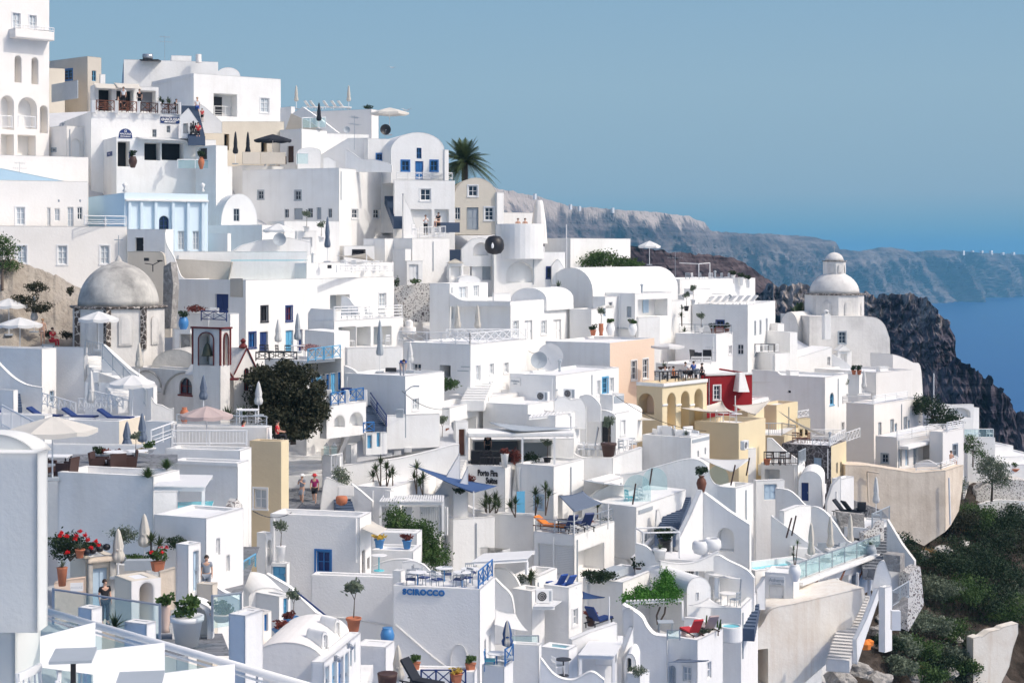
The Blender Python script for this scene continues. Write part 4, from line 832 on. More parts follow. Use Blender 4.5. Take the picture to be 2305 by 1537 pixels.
put(AG(),'spiky agave in a pot left of the barrel vault',pt(1257,645,137));
dc=thing('domed_church','white domed church with lantern overlooking the sea','church',pt(1885,850,170));DC=pt(1878,712,172);c0=V((DC.x,DC.y,0))
def zpx(y,D=172):return(HY-y)/F*D
def octo(r,z0,z1,c,rot=0):return MB().lathe([(r,z0),(r,z1)],c,8)
DO=[0]
MB().lathe([(3.12,zpx(760)),(3.12,zpx(662))],c0,8,None,-.08).build('drum','grey2',dc)
MB().lathe([(3.3,zpx(663)),(3.3,zpx(660))],c0,8,None,-.08).build('cornice','block',dc)
MB().lathe([(2.62*math.cos(t),zpx(660)+2.25*math.sin(t))for t in[i*math.pi/2/9 for i in range(9)]]+[(.05,zpx(660)+2.27)],c0,32).build('dome','grey2',dc,True)
MB().lathe([(1.2,zpx(625)),(1.2,zpx(588))],c0,8,None,-.08).build('lantern','grey2',dc);MB().lathe([(1.32,zpx(588.6)),(1.32,zpx(587))],c0,8,None,-.08).build('lantern_cornice','block',dc)
MB().lathe([(.98*math.cos(t),zpx(587)+.88*math.sin(t))for t in[i*math.pi/2/7 for i in range(7)]]+[(.03,zpx(587)+.9)],c0,24).build('lantern_dome','grey2',dc,True)
MB().tube(c0+V((0,0,zpx(569))),c0+V((0,0,zpx(552))),.03).tube(c0+V((-.2,0,zpx(557))),c0+V((.2,0,zpx(557))),.03).build('cross','greyp',dc)
def octwin(r,c,z0,z1,w,parent,m,angs,fr='grey2',arch=True,dep=.03):
 for t in angs:
  n=V((math.cos(t),math.sin(t),0));s=V((-math.sin(t),math.cos(t),0));p=c+n*(r*math.cos(math.pi/8)+dep);H=z1-z0
  o=[p-s*w/2+V((0,0,z0)),p+s*w/2+V((0,0,z0))]+[p+s*w/2*math.cos(math.pi*k/8)+V((0,0,z1-w/2+w/2*math.sin(math.pi*k/8)))for k in range(9)]
  fo=[p-s*w*.72+V((0,0,z0-.1)),p+s*w*.72+V((0,0,z0-.1))]+[p+s*w*.72*math.cos(math.pi*k/8)+V((0,0,z1-w/2+w*.72*math.sin(math.pi*k/8)))for k in range(9)]
  f=MB().prism(fo,n*.05,[o]).reveal(o,n*.05).build('window',fr,parent);MB().prism([q-n*.01 for q in o],n*.012).build('pane',m,f)
angs=[-math.pi/2-.063+math.pi/8*k for k in(-1,1,3)]
octwin(3.12,c0,zpx(708),zpx(679),.62,dc,'white',[angs[0]]);octwin(3.12,c0,zpx(708),zpx(679),.62,dc,'glass',[angs[1]]);octwin(3.12,c0,zpx(708),zpx(682),.5,dc,'white',[angs[2]])
octwin(1.2,c0,zpx(612),zpx(597),.3,dc,'glass',angs)
house('white wall house with pale parapet below the hotel',None,-60,199,347,412,'',a=62,D=131,m='warm',par=.3)
blk('shaded blue grey triangular wall at the left edge under the hotel',[(-10,376),(2,379),(150,409),(-10,409)],22,127.5,.3,m='bluewall')  # wall in shade, with the shade put into its blue colour
h=house('warm white mansion with four small shuttered windows',None,-80,198,404,540,'R w 36 466 56 506 wpaint paleglass|R w 106 468 113 510 wpaint paleglass|R w 123 470 134 497 wpaint paleglass|R w 152 467 165 510 wpaint paleglass|R w 174 467 185 494 wpaint glass',a=66,D=125,m='warm',cat='mansion')
h=house('warm white lower wing with three barred windows',None,-80,286,508,700,'R w 38 553 60 592 wpaint paleglass|R w 130 553 151 595 wpaint paleglass|R w 226 553 246 594 wpaint paleglass',a=68,D=118,m='warm',cat='mansion')
for i,x in enumerate((132,180)):put(('lampw',lampw,()),'small wall lantern on the mansion, '+('left','right')[i]+' one',pt(x,452,126.5+i*.6),R(22))
railing('thin white rail on the lower mansion roof','wire',pt(190,507,120.5),pt(284,508,122.8),.7)
blf=house('pale blue church with white pilasters and arched window',199,280,468,434,600,'R a 358 486 380 520 navy|R w 401 521 415 562 wpaint paleglass|R w 434 521 448 562 wpaint paleglass',a=62,D=124,m='bluewall',mr='skywall',cat='church',name='church')  # left face: deeper copy of the facade blue, shade painted in
for x in(287,314,346,385,419,452):
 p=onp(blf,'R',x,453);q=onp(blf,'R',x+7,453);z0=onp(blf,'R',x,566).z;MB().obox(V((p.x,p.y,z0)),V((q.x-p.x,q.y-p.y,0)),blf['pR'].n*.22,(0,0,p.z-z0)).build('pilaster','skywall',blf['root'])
p=onp(blf,'R',281,453);q=onp(blf,'R',467,453);MB().obox(p,V((q.x-p.x,q.y-p.y,0)),blf['pR'].n*.3,(0,0,.16)).build('cornice','white',blf['root'])
for x in(281,456):MB().lathe([(.1,0),(.2,.1),(.06,.3),(.16,.45),(.2,.6),(.02,.75)],pt(x,433,124+(x>300)*3),10).build('roof_urn','white',blf['root'],True)
h=blk('grey white wall with black wrought door beside the blue church',[(286,516),(373,516),(373,568),(286,568)],-16,121.5,1.2,'d 305 535 323 565 black',x0=300,drop=1.5)
swp('white stair flank sweeping down right of the black door',[(371,519),(375,548),(392,580),(408,622),(430,628)],632,5,119,.5);
vault('small barrel house with dark window right of the blue church',498,580,500,436,520,24,135,8,'w 526 470 539 498 greyp')
house('grey shaded house with low parapet below the small barrel',464,590,640,506,590,'',a=22,D=131,par=.2)
house('low white roof block with cross shaped shadow',466,512,520,525,580,'',a=30,D=127,par=.1)
blk('white sloped roof wall between barrel house and retaining house',[(510,575),(545,552),(590,540),(650,535),(700,545),(700,575)],14,127,2);house('white rounded block under the retaining house',600,640,765,497,570,'',a=62,D=134,par=.1)
h=house('white shed with pale door and two roof plants',664,668,712,520,570,'R d 680 535 702 556 wpaint',a=68,D=131,par=.1);put(PT('std','white','olive',3),'small silver tree in pot on the white shed',pt(690,522,131),0,1);put(PT('std','wpaint','olive',5),'small flowering tree right of the white shed',pt(723,545,130),0,1)
put(UC('gcanvas',3.4),'tall grey blue closed parasol above the glass pool terrace',pt(737,590,123),0,1);put(UO('wcanvas',1.2,2.,6),'white half open parasol left of the white shed',pt(626,575,127))
put(DI('greyp',.5),'round satellite dish in front of the sloped roof wall',pt(628,562,126),.3)
rf=house('long white roof with pool above the beige bank',385,392,692,566,592,'',a=80,D=121,par=.05,fm='white')
blk('rough beige bank wall under the long white roof',[(393,583),(522,590),(510,640),(400,640)],0,120.5,.6,m='beige')
MB().obox(pt(520,587,117.6),(5.2,.6,0),(-.1,3,0),(0,0,.05)).build('pool','water',None,False,'narrow turquoise pool behind the grey paneled parapet','pool')
person('dark haired swimmer at the edge of the rooftop pool',pt(597,612,125),0,'pool',bare='suit',bottom='blackc')
h=house('grey paneled pool box above the big white house',521,690,886,592,640,'',a=30,D=122,par=.15,drop=.3)
for x0,x1 in((576,608),(612,645)):
 p=onp(h,'L',x0,618);q=onp(h,'L',x1,618);MB().obox(p,V((q.x-p.x,q.y-p.y,0)),h['pL'].n*.05,(0,0,.45)).build('panel','greyp',h['root'])
MB().obox(onp(h,'R',737,604,0),h['v']*.5,h['pR'].n*.03,(0,0,.25)).build('vent','dark',h['root'])
railing('white slatted rail on the right roof of the big house','slat',pt(757,614,120.5),pt(884,612,130.5),.55,bay=2.4);
for i,(x,D)in enumerate(((772,123),(786,124),(800,125),(818,126.5),(832,128),(850,129.5),(866,131))):put(CH(),'white roof chair behind the slatted rail, '+'first second third fourth fifth sixth seventh'.split()[i]+' from left',pt(x,611,D),i*1.3,1,'white chairs on the big house roof')
awning('beige sail over the white roof chairs',[pt(757,575,125),pt(825,570,127),pt(850,588,131),pt(800,577,132)],'canvas',.2,posts=[(pt(825,612,127),pt(825,568,127),'wpaint'),(pt(852,610,131),pt(852,586,131),'wpaint')])
big=house('big white house with navy and blue doors and red curtain',388,553,887,630,812,'L d 485 662 514 724 navy|R w 588 690 602 723 dark dark|R w 644 690 657 722 navy redp|R o 743 664 787 700 greyp|R w 853 660 869 692 wpaint paleglass|R w 561 749 575 782 navy blue|R d 585 747 603 793 navy|R d 643 744 660 793 lblue|R d 672 742 681 790 navy',a=31,D=114,par=.1)
MB().obox(onp(big,'L',519,668),V(onp(big,'L',547,668)-onp(big,'L',519,668)).xy.to_3d(),big['pL'].n*.04,(0,0,1.3)).build('plaque','beige',big['root'])
h=house('white balcony block under the navy door',424,518,538,706,830,'',a=24,D=107,par=.3);rail2('navy cross rail on the balcony under the navy door','x',(453,722),(510,724),107.6,106.2,.65,m='navy');
bush('purple brown bush left of the navy balcony',pt(441,703,108),.65,.35,420,.07,'redleaf')
for i,x in enumerate((478,498)):put(CH('wpaint'),'white chair on the navy balcony, '+('left','right')[i]+' one',pt(x,722,108),2*i)
r=house('white garden box with blue jar left of the balcony',392,428,436,742,800,'L s 405 752 428 785 rubble',a=20,D=104.5,par=.1);put(PT('jar','bpot','dbush',3),'bright blue jar on the white garden box',pt(413,745,105),0,.95)
bt=house('white double terrace house with three glazed porch bays',694,752,908,722,790,'R o 762 736 801 781 greyp|R o 803 736 834 780 paleglass|R o 841 735 881 778 paleglass',a=34,D=112,par=.1)
railing('broad white slatted rail above the glazed porch bays','slat',pt(752,722,112),pt(905,716,120.3),.95,bay=4);blk('grey shaded side wall left of the slatted rail',[(693,748),(693,705),(700,694),(752,697),(752,748)],-30,113,.3)
swp('curved white partition in the open upper loggia',[(768,666),(783,670),(795,685),(806,692)],712,-10,117,.2)
for i,x in enumerate((775,800,830,860)):put(CH('greyp'),'grey chair on the upper slatted terrace, '+'first second third fourth'.split()[i]+' from left',pt(x,719,116+i),i,1,'grey chairs on slatted terrace')
for i,(x,q)in enumerate(((772,'left'),(790,'right'),(868,'far right'))):put(CH(),'white chair in the lower glazed porch, '+q,pt(x,781,112+i),i*2)
blk('shaded white lower wing wall left of the porch bays',[(686,790),(686,742),(752,748),(752,790)],-26,109.5,2)
h=house('white lit wall below the porch with grey closed parasol',776,782,906,783,850,'',a=74,D=108.5,par=.3);put(UC('greyp',3.4),'grey closed parasol standing before the lit white wall',pt(855,838,106));
ch=thing('domed_church','old church with big weathered grey dome and black quoins','church',pt(267,820,104));CC=pt(267,700,106);c0=V((CC.x,CC.y,0));zq=lambda y,D=106:(HY-y)/F*D
MB().lathe([(3.0,zq(830)),(3.0,zq(692))],c0,8,None,0).build('drum','grey2',ch);MB().lathe([(3.12,zq(693)),(3.22,zq(690.5)),(3.2,zq(687.5))],c0,8,None,0).build('cornice','block',ch)
MB().lathe([(2.6*math.cos(t),zq(688)+2.8*math.sin(t))for t in[i*math.pi/2/12 for i in range(12)]]+[(.06,zq(688)+2.83)],c0,40).build('dome','grey',ch,True)
MB().lathe([(1.0,zq(600)),(.9,zq(598)),(.25,zq(588)),(.12,zq(580)),(.02,zq(574))],c0,12).build('finial','grey',ch);MB().tube(c0+V((0,0,zq(578))),c0+V((0,0,zq(530))),.03).tube(c0+V((-.28,0,zq(540))),c0+V((.28,0,zq(540))),.03).build('cross','greyp',ch)
for k in(-3,-2,-1):
 t=k*math.pi/4;p=c0+V((math.cos(t),math.sin(t),0))*2.98;MB().box((p.x,p.y,(zq(780)+zq(693))/2),(.34,.34,zq(693)-zq(782)),t+math.pi/4).build('quoin','block',ch)
fa=[-math.pi/2+math.pi/8*k for k in(-3,-1,1,3)]
octwin(3.0,c0,zq(770),zq(712),.55,ch,'white',[fa[0],fa[3]]);octwin(3.0,c0,zq(770),zq(710),.62,ch,'paleblue',[fa[1],fa[2]])
octwin(2.9,c0,zq(780),zq(700),1.5,ch,'grey2',[])
vault('weathered grey barrel roof between dome and bell tower',340,450,830,786,860,-8,101,4,m='grey',name='church_roof',cat='church')
cb=house('church nave with blind arches and red double window',296,486,532,838,960,'L b 300 832 363 880 white|L a 404 850 432 888 redp|R a 501 850 511 886 redp',a=38,D=96,m='grey2',par=.15,fm='grey',cat='church',name='church_nave')
pl=cb['pL'];ap=[pl.at(*q,-.08)for q in arcp(371,465,888,838)];MB().path(ap,.06,5).build('arch_moulding','grey',cb['root']);ap=[pl.at(*q,-.08)for q in arcp(297,364,872,834)];MB().path(ap,.06,5).build('arch_moulding','grey',cb['root'])
gb=blk('tall church gable trimmed in red behind the dark tree',[(526,960),(526,842),(555,783),(582,842),(582,960)],52,97,4,'a 549 828 561 880 redp',m='grey2',name='church_gable',cat='church')
for a,b in(((526,842),(555,783)),((555,783),(582,842))):MB().tube(gb['pl'].at(*a,-.05),gb['pl'].at(*b,-.05),.05).build('red_trim','redp',gb['root'])
MB().lathe([(.2,0),(.28,.1),(.1,.3),(.18,.45),(.02,.6)],gb['pl'].at(555,784,.3),8).build('finial','redp',gb['root'])
g2=blk('small red trimmed gable right of the bell tower foot',[(487,850),(505,822),(524,850)],50,95.6,3,m='grey2',name='church_gable',cat='church')
for a,b in(((487,850),(505,822)),((505,822),(524,850))):MB().tube(g2['pl'].at(*a,-.05),g2['pl'].at(*b,-.05),.05).build('red_trim','redp',None,False,'red sloping trim on the small church gable, '+('left' if a[0]<500 else 'right')+' half','trim')
for x in(483,527):MB().box(pt(x,853,95.4),(.5,.5,.12)).build('red_capital','redp',None,False,'red capital beside the small gable, '+('left' if x<500 else 'right')+' one','capital')
bt=house('red edged bell tower with hanging bronze bell',434,496,518,740,838,'L v 448 748 482 822 grey2|R v 503 750 513 822 grey2',a=34,D=94.5,m='grey2',par=.05,cat='bell tower',name='bell_tower')
for side,x0,x1,y0 in(('L',448,482,748),('R',503,513,750)):
 pl=bt['p'+side];ap=[pl.at(x0,822,-.05)]+[pl.at(*q,-.05)for q in arcp(x0,x1,y0+16,y0)]+[pl.at(x1,822,-.05)];MB().path(ap,.045,4).build('arch_trim','redp',bt['root'])
for i,j in((0,0),(bt['lu'],0),(0,bt['lv'])):p=bt['P'](i,j,0);MB().box((p.x,p.y,(zq(740,94.5)+zq(822,94.5))/2),(.1,.1,zq(740,94.5)-zq(824,94.5)),R(-34)).build('red_pillar','redp',bt['root'])
for sd,a,b in(('u',0,0),('v',0,0)):
 p=bt['P'](0,0,bt['zt']-.02)+V((0,0,0));MB().obox(p-(bt['u']+bt['v'])*.12,(bt['u']*(bt['lu']+.2)if sd=='u' else bt['v']*(bt['lv']+.2)),(bt['v']if sd=='u' else bt['u'])*.2,(0,0,.1)).build('red_cornice','redp',bt['root'])
p=bt['P'](bt['lu']*.45,-.05,zq(785,94.5));MB().lathe([(.36,-.45),(.3,-.35),(.22,0),(.14,.22),(.04,.3)],p,14).tube(p,p+V((0,0,.7)),.03).tube(p+V((0,0,-.75)),p,.03).build('bell','bronze',bt['root'],True)
ridge('rock_bank',[(-60,590,111),(30,585,112),(60,595,113),(140,625,114),(190,655,114),(240,720,112)],zq(790,108),6,'brock',50,24,.5,.25,.8,seed=3,top_amp=.2)
blk('beige rendered bank wall right of the dome',cat_rom([(287,566),(340,566),(366,570),(372,600),(384,640)],3)+[(384,760),(287,760)],0,113,.6,m='beige');blk('dark stone strip wall beside the big white house',[(368,600),(384,590),(390,640),(384,740),(366,740)],-30,110,.6,m='rubble')
r=thing('street_lamp','double street lamp on the beige bank right of the dome','lamp',pt(344,610,112));MB().tube(pt(344,612,112),pt(344,596,112),.04).tube(pt(326,593,111.5),pt(345,596,112),.03).tube(pt(345,596,112),pt(360,588,112),.03).build('pole','black',r);MB().box(pt(330,584,111.5),(.3,.3,.22)).build('lamp_head','black',r);MB().box(pt(360,587,112),(.35,.2,.1)).build('lamp_head','black',r)
for i,(x,y,rx,rz,m,n)in enumerate(((82,648,.75,.55,'juniper',700),(60,690,1.0,.9,'juniper',900),(92,694,.8,.6,'juniper',700),(110,750,.55,.4,'juniper',400),(150,752,.45,.5,'juniper',300),(330,640,.35,.3,'redleaf',200),(158,655,.3,.5,'juniper',200))):
 bush(('dark creeper high on the rock bank','dark creeper hanging low on the left rock bank','dark creeper right of the hanging one on the rock bank','small dark bush behind the bathing woman','small dark bush at the foot of the grey drum','dry reddish plant on the beige bank wall','thin dark creeper on the rock face beside the dome')[i],pt(x,y+12,107.5),rx,rz,n,.07,m,'creepers on the rock bank',i)
tree('pale green tree at the left edge above the rock bank',pt(5,640,110),[tuple(pt(x,y,111))+(a,1.,b)for x,y,a,b in((5,580,.9,1.),(20,560,.7,.6),(-8,555,.8,.6),(28,598,.6,.4),(5,540,.5,.4))],2600,.07,'leaf',.1,seedk=8)
tree('big dark spreading juniper tree in front of the church',pt(660,985,95.5),[tuple(pt(x,y,D))+(a,1.4,b)for x,y,a,b,D in((650,895,1.5,1.2,96),(605,860,1.0,.8,96),(665,845,1.3,.7,97),(700,905,.95,1.0,96),(630,945,1.2,.9,95),(690,950,.9,.8,95.5),(590,900,.8,1.0,96),(575,850,.7,.35,96),(725,925,.5,.5,96),(640,965,1.,.45,95),(715,868,.45,.35,96),(590,835,.6,.35,96.5),(665,975,.8,.4,95),(640,822,.55,.3,97))],27000,.095,'juniper',.18,seedk=5,core=.15)
h=house('white house with navy windows and upper blue lattice terrace',596,690,768,812,910,'R w 701 845 707 880 blue|R d 712 845 727 896 lblue|R w 735 842 742 882 blue lblue|R d 745 840 757 888 lblue|R w 761 837 768 878 blue lblue',a=38,D=101,par=.2)
railing('upper bright blue lattice rail, left bay','x',pt(693,815,100.6),pt(728,810,102.2),.8,'lblue',bay=.9,group='blue lattice rails');railing('upper bright blue lattice rail, right bay','x',pt(730,810,102.3),pt(766,805,104),.8,'lblue',bay=.9,group='blue lattice rails')
railing('long dark rail across the terrace before the white house','x',pt(576,812,103.5),pt(668,812,102),.55,'black',bay=1.2)
for i,(x,m)in enumerate(((626,'wcanvas'),(670,'greyp'))):put(UC(m,2.2+.4*i),('small white closed parasol in front of the navy door','grey white closed parasol right of the light blue door')[i],pt(x,794,107),0,1)
bush('pink brown flowering bush on the blue railed terrace',pt(697,790,105),.7,.35,500,.06,'pinkfl')
for i,x in enumerate((590,606,630,648)):put(CH('black'),'black chair on the dark railed terrace, '+'first second third fourth'.split()[i]+' from left',pt(x,806,105),i*1.1,1,'black chairs on the railed terrace')
put(TB('wpaint',False,.45),'white square table by the grey white closed parasol',pt(672,803,105))
h=house('white balcony block with two arches and blue lattice bays',720,735,824,912,965,'R v 752 935 776 962 greyp|R v 787 928 817 960 greyp',a=40,D=96.5,par=.15,drop=.6)
railing('lower blue lattice rail, left bay','x',pt(745,913,96.4),pt(777,908,98),.75,'blue',bay=.9,group='blue lattice rails');railing('lower blue lattice rail, right bay','x',pt(785,906,98.3),pt(818,900,99.9),.75,'blue',bay=.9,group='blue lattice rails')
for i,x in enumerate((740,781,821)):MB().box(pt(x,896,96.6+i*1.8),(.3,.3,1.0)).build('pier','white',None,False,'white pier between the lower blue lattice rails, '+('left','middle','right')[i],'pier')
MB().box(pt(780,880,99.5),(.6,.5,.4)).build('cloth_pile','navy',None,False,'dark cloth hung over the lower blue railed balcony','cloth')
steps('navy stairs with rail right of the two arches',pt(870,962,99.5),pt(828,903,103),.9,14,'bluestep');railing('thin dark handrail of the navy stairs','wire',pt(870,960,99.3),pt(828,901,102.8),.7,'navy')
h=house('small white gatehouse with two bright blue doors',818,824,872,975,1015,'R d 827 979 837 1009 lblue|R d 848 972 856 1005 lblue',a=62,D=97,par=.15,drop=.25);rail2('dark blue lattice rail above the two blue doors','x',(818,974),(842,972),97,97.8,.6,m='blue',bay=.7)
h=house('tall shaded white house with street lamp and shuttered window',774,912,1000,846,975,'R w 929 897 942 922 wpaint paleglass',a=30,D=101,par=.2)
swp('sloping shaded parapet above the tall shaded house',[(774,822),(795,832),(806,842)],850,-28,103.5,.25,curve=False)
r=thing('street_lamp','street lamp on thin pole before the shuttered window','lamp',pt(913,985,97));MB().tube(pt(913,985,97),pt(913,880,97),.035).path([pt(913,880,97),pt(925,871,96.8),pt(934,868,96.7)],.03).build('pole','greyp',r);MB().box(pt(937,869,96.6),(.35,.16,.08)).build('lamp_head','greyp',r)
MB().box(pt(900,930,97.5),(.4,.35,.5)).box(pt(900,924,97.5),(.44,.39,.05)).build('meter_box','greyp',None,False,'grey meter box at the foot of the tall shaded wall','box')
house('low white wall house with slot below the street lamp',868,871,990,935,1000,'',a=70,D=99.5,par=.2,drop=.3)
person('worker in dark shirt bending over the flat roof',pt(905,850,104),.3,'bend','bluec','greyc');put(UC('wcanvas',1.9),'small closed white parasol beside the bending worker',pt(923,838,106));MB().box(pt(880,832,106),(.7,.4,.25)).build('crate','black',None,False,'low black crate left of the bending worker','crate')
mid=house('wide grey white house crowned by white lattice rails',907,1059,1186,775,905,'L w 930 818 948 842 wpaint|L o 990 822 1014 850 dark|R w 1071 822 1081 856 wpaint paleglass|R w 1102 818 1111 842 wpaint paleglass|R w 1135 816 1144 839 wpaint paleglass',a=30,D=112,par=.15)
for a,b,l in((mid['P'](mid['lu']+.4,.1,mid['zt']),mid['P'](.1,.1,mid['zt']),'white lattice rail on the wide house, shaded left side'),(mid['P'](.1,.1,mid['zt']),mid['P'](.1,mid['lv'],mid['zt']),'white lattice rail on the wide house, sunny right side'),(mid['P'](mid['lu']*.8,mid['lv']*.5,mid['zt']),mid['P'](.3,mid['lv']*.9,mid['zt']),'white lattice rail at the back of the wide house roof')):railing(l,'x',a,b,.75,bay=1.2)
for x,q in((1030,'left'),(1075,'right')):put(UC('canvas',2.4),'closed cream parasol behind the white lattice rail, '+q+' one',pt(x,763,116),0,1,'parasols behind lattice rail')
MB().obox(onp(mid,'L',1030,835,0),-mid['u']*.9,mid['pL'].n*.03,(0,0,.05)).obox(onp(mid,'L',1038,826,0),-mid['u']*.7,mid['pL'].n*.03,(0,0,.05)).build('faded_lettering','greyp',mid['root'])
bush('bright green bush before the dark doorway',pt(1003,880,107),.95,.65,900,.08,'leaf')
bh=MB().lathe([(.5,0),(.5,.5),(.28,.52),(.28,.9),(.1,1.05)],pt(921,752,118),14).build('chimney','warm',None,False,'little white beehive chimney left of the lattice roof','chimney')
steps('white steps rising left of the white house with dish',pt(1090,905,107),pt(1112,855,115),1.6,9,'white')
h=house('beige grey blank house with four pale doors',976,1149,1283,678,790,'R w 1155 722 1167 757 wpaint paleglass|R d 1181 722 1198 765 wpaint|R w 1218 721 1230 752 wpaint paleglass|R d 1246 720 1263 765 wpaint',a=27,D=126,par=.2)
blk('curved low white parapet over the blank house',cat_rom([(1012,660),(1020,665),(1035,674),(1060,678),(1148,680)],4)+[(1148,690),(1012,690)],-26,126.5,.4)
h=house('white loggia house with two bright doors on the roof',967,1012,1098,638,690,'R w 1033 645 1052 672 wpaint paleglass|R w 1066 642 1078 668 wpaint paleglass',a=30,D=128,par=.1)
house('white low kiosk right of the loggia house',1108,1112,1150,660,690,'',a=70,D=130,par=.1)
vault('small shallow white vault below the arch recess',1032,1082,632,620,650,10,133,3,m='white');vault('grey shallow vault beside the small white one',1150,1230,675,648,700,-28,132,5)
blk('speckled black and white rubble wall',[(884,648),(905,643),(968,637),(972,660),(972,725),(900,725),(895,680)],4,131.5,.6,m='mixstone');bush('climbing plant beside the little gatehouse',pt(935,640,131),.5,.35,300,.06,'leaf');bush('dark climber left of the little gatehouse',pt(893,648,132),.3,.6,260,.06,'dleaf')
house('grey shaded house side behind the rubble wall',884,912,925,560,650,'',a=50,D=136,par=.1)
ww=house('white house on the arched roof row with entry niche',1362,1429,1512,660,740,'L d 1411 690 1421 714 greyp|R o 1436 674 1502 712 white',a=40,D=137,par=.2)
for x0,x1 in((1450,1457),(1474,1486)):MB().obox(onp(ww,'R',x0,705,1.25),V(onp(ww,'R',x1,705)-onp(ww,'R',x0,705)).xy.to_3d(),ww['pR'].n*.04,(0,0,1.2)).build('inner_door','paleblue',ww['root'])
h=house('white house with sloping side below the barrel vault',1282,1331,1437,696,775,'R w 1358 687 1363 712 paleblue',a=30,D=134,par=.2)
house('small white block with slot rail below the entry niche',1434,1437,1486,714,750,'',a=66,D=136,par=.1);awning('dark grey sloping awning left of the slot rail',[pt(1385,738,138),pt(1435,724,139),pt(1478,737,139),pt(1440,742,136)],'greyp',.1)
for i,(x,k)in enumerate(((1335,PT('std','terra','dbush',5)),(1353,PT('flare','terra','olive',4)),(1374,PT('jar','white','bush',6)),(1424,PT('jar','white','bush',7)))):put(k,('terracotta pot of dark leaves on the peach house roof','tall terracotta vase with small tree on the roof','big white jar with green plant on the roof','white jar right of the big white jar on the roof')[i],pt(x,755,131),0,1.)
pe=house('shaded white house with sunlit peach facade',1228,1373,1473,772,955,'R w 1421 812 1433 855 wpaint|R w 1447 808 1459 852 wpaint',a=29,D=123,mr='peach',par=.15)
ds=house('white house with row of blue windows and roof dishes',1147,1251,1393,845,925,'R w 1343 856 1351 889 wpaint paleglass|R w 1356 850 1368 886 lblue|R w 1372 850 1381 882 wpaint paleglass',a=31,D=112,par=.12)
put(DI('wpaint',.95),'big white satellite dish on the blue window house',pt(1242,829,118),-.3,1.05);put(DI('greyp',.6),'smaller grey dish left of the big one',pt(1211,835,116),.2)
sign('faint script hotel sign on the shaded roof wall',ds,'L',1150,850,1172,868,'white',[('Athena',.5,.6,.42),('SUITES',.5,.25,.18)],'greyp')
put(('ac',acunit,()),'air conditioner on the shaded wall of the dish house',pt(1222,903,110),R(-25),1,'air conditioners');put(('ac',acunit,()),'air conditioner behind the curved parapet',pt(1283,897,112),R(-25),1,'air conditioners');put(('ac',acunit,()),'lower air conditioner beside the curved wall',pt(1277,925,109),R(50),1,'air conditioners')
swp('white wavy parapet before the air conditioners',[(1248,902),(1258,895),(1272,893),(1288,900),(1296,898),(1310,899),(1318,912),(1320,925)],965,8,108.5,.4);swp('grey round shouldered wall right of the wavy parapet',[(1304,892),(1320,888),(1335,893),(1350,910),(1352,925)],950,-10,111,.4)
h=house('small white block with cut lattice sign',1350,1379,1405,889,925,'',a=35,D=113,par=.2);p=onp(h,'R',1382,908);MB().obox(p,h['v']*1.3,h['pR'].n*.03,(0,0,.5)).build('lattice','greyp',h['root'])
ye=house('yellow arcade house with three tall round arches',1433,1491,1591,864,975,'L v 1437 885 1472 932 peach|R v 1502 884 1521 965 ochre|R v 1533 880 1552 963 ochre|R v 1563 875 1582 960 ochre',a=40,D=119,m='ochre',mr='yellow',par=.25)  # left face and arch backs: yellow plaster darkened, shade put into the colour
for x0,x1 in((1491,1502),(1521,1533),(1552,1563)):p=onp(ye,'R',x0,914);q=onp(ye,'R',x1,913);MB().obox(p,V((q.x-p.x,q.y-p.y,0)),ye['pR'].n*.06,(0,0,.14)).build('band','white',ye['root'])
p=ye['P'](-.05,-.05,ye['zt']-.22);MB().obox(p,ye['v']*ye['lv'],ye['pR'].n*.08,(0,0,.26)).obox(p,ye['u']*ye['lu'],ye['pL'].n*.08,(0,0,.26)).build('cornice','white',ye['root'])
zf=ye['z']
for i,(x,y,t,b)in enumerate(((1497,858,'whitec','blackc'),(1516,860,'orangec','blackc'),(1543,850,'whitec','blackc'),(1561,848,'bluec','blackc'),(1580,852,'blackc','blackc'))):person(('diner in pale top at the left of the arcade terrace','diner in orange top at the arcade terrace edge','diner in white shirt facing the sea on the arcade terrace','diner in blue shirt on the arcade terrace','diner in black at the right of the arcade terrace')[i],pt(x,y+2,124+i*.8),1.2*i,'sit',t,b,s=1.)
for i,x in enumerate((1488,1507,1530,1551,1572)):put(TB('black',False,.4),'small black table on the arcade terrace, %s from left'%'first second third fourth fifth'.split()[i],pt(x,858-i,122.5+i*.8),.5,1,'black tables on the arcade terrace')
for i,x in enumerate((1480,1492,1537,1568)):put(CH('greyp'),'grey chair on the arcade terrace, %s from left'%'first second third fourth'.split()[i],pt(x,860-i*2,122.5+i*.9),i,1,'grey chairs on the arcade terrace')
put(UO('wcanvas',1.3,2.3,4,.2),'flat white parasol over the arcade terrace',pt(1503,845,126));put(PT('bowl','dbrown','agave',3),'agave in brown bowl on the arcade terrace',pt(1495,835,127),0,1.3)
rd=house('deep red house with small white window',None,1588,1693,843,915,'R w 1607 868 1621 899 wpaint',a=72,D=132,m='red',par=.1);p=rd['P'](0,0,rd['zt']-.1);MB().obox(p,rd['v']*rd['lv'],rd['pR'].n*.08,(0,0,.22)).build('cornice','white',rd['root'])
MB().add([onp(rd,'R',x,y,d)for x,y,d in((1650,880,-1),(1675,880,-1),(1668,838,-.6),(1657,838,-.6),(1650,880,.1),(1675,880,.1),(1668,838,.1),(1657,838,.1))],[(0,1,2,3),(1,5,6,2),(4,0,3,7),(3,2,6,7)]).build('chimney','white',None,False,'white tapered chimney stack against the red wall','chimney')
tr=house('white terrace house with iron rail and window above red house',1520,1612,1649,752,835,'R w 1641 778 1647 797 wpaint',a=26,D=138,par=.15)
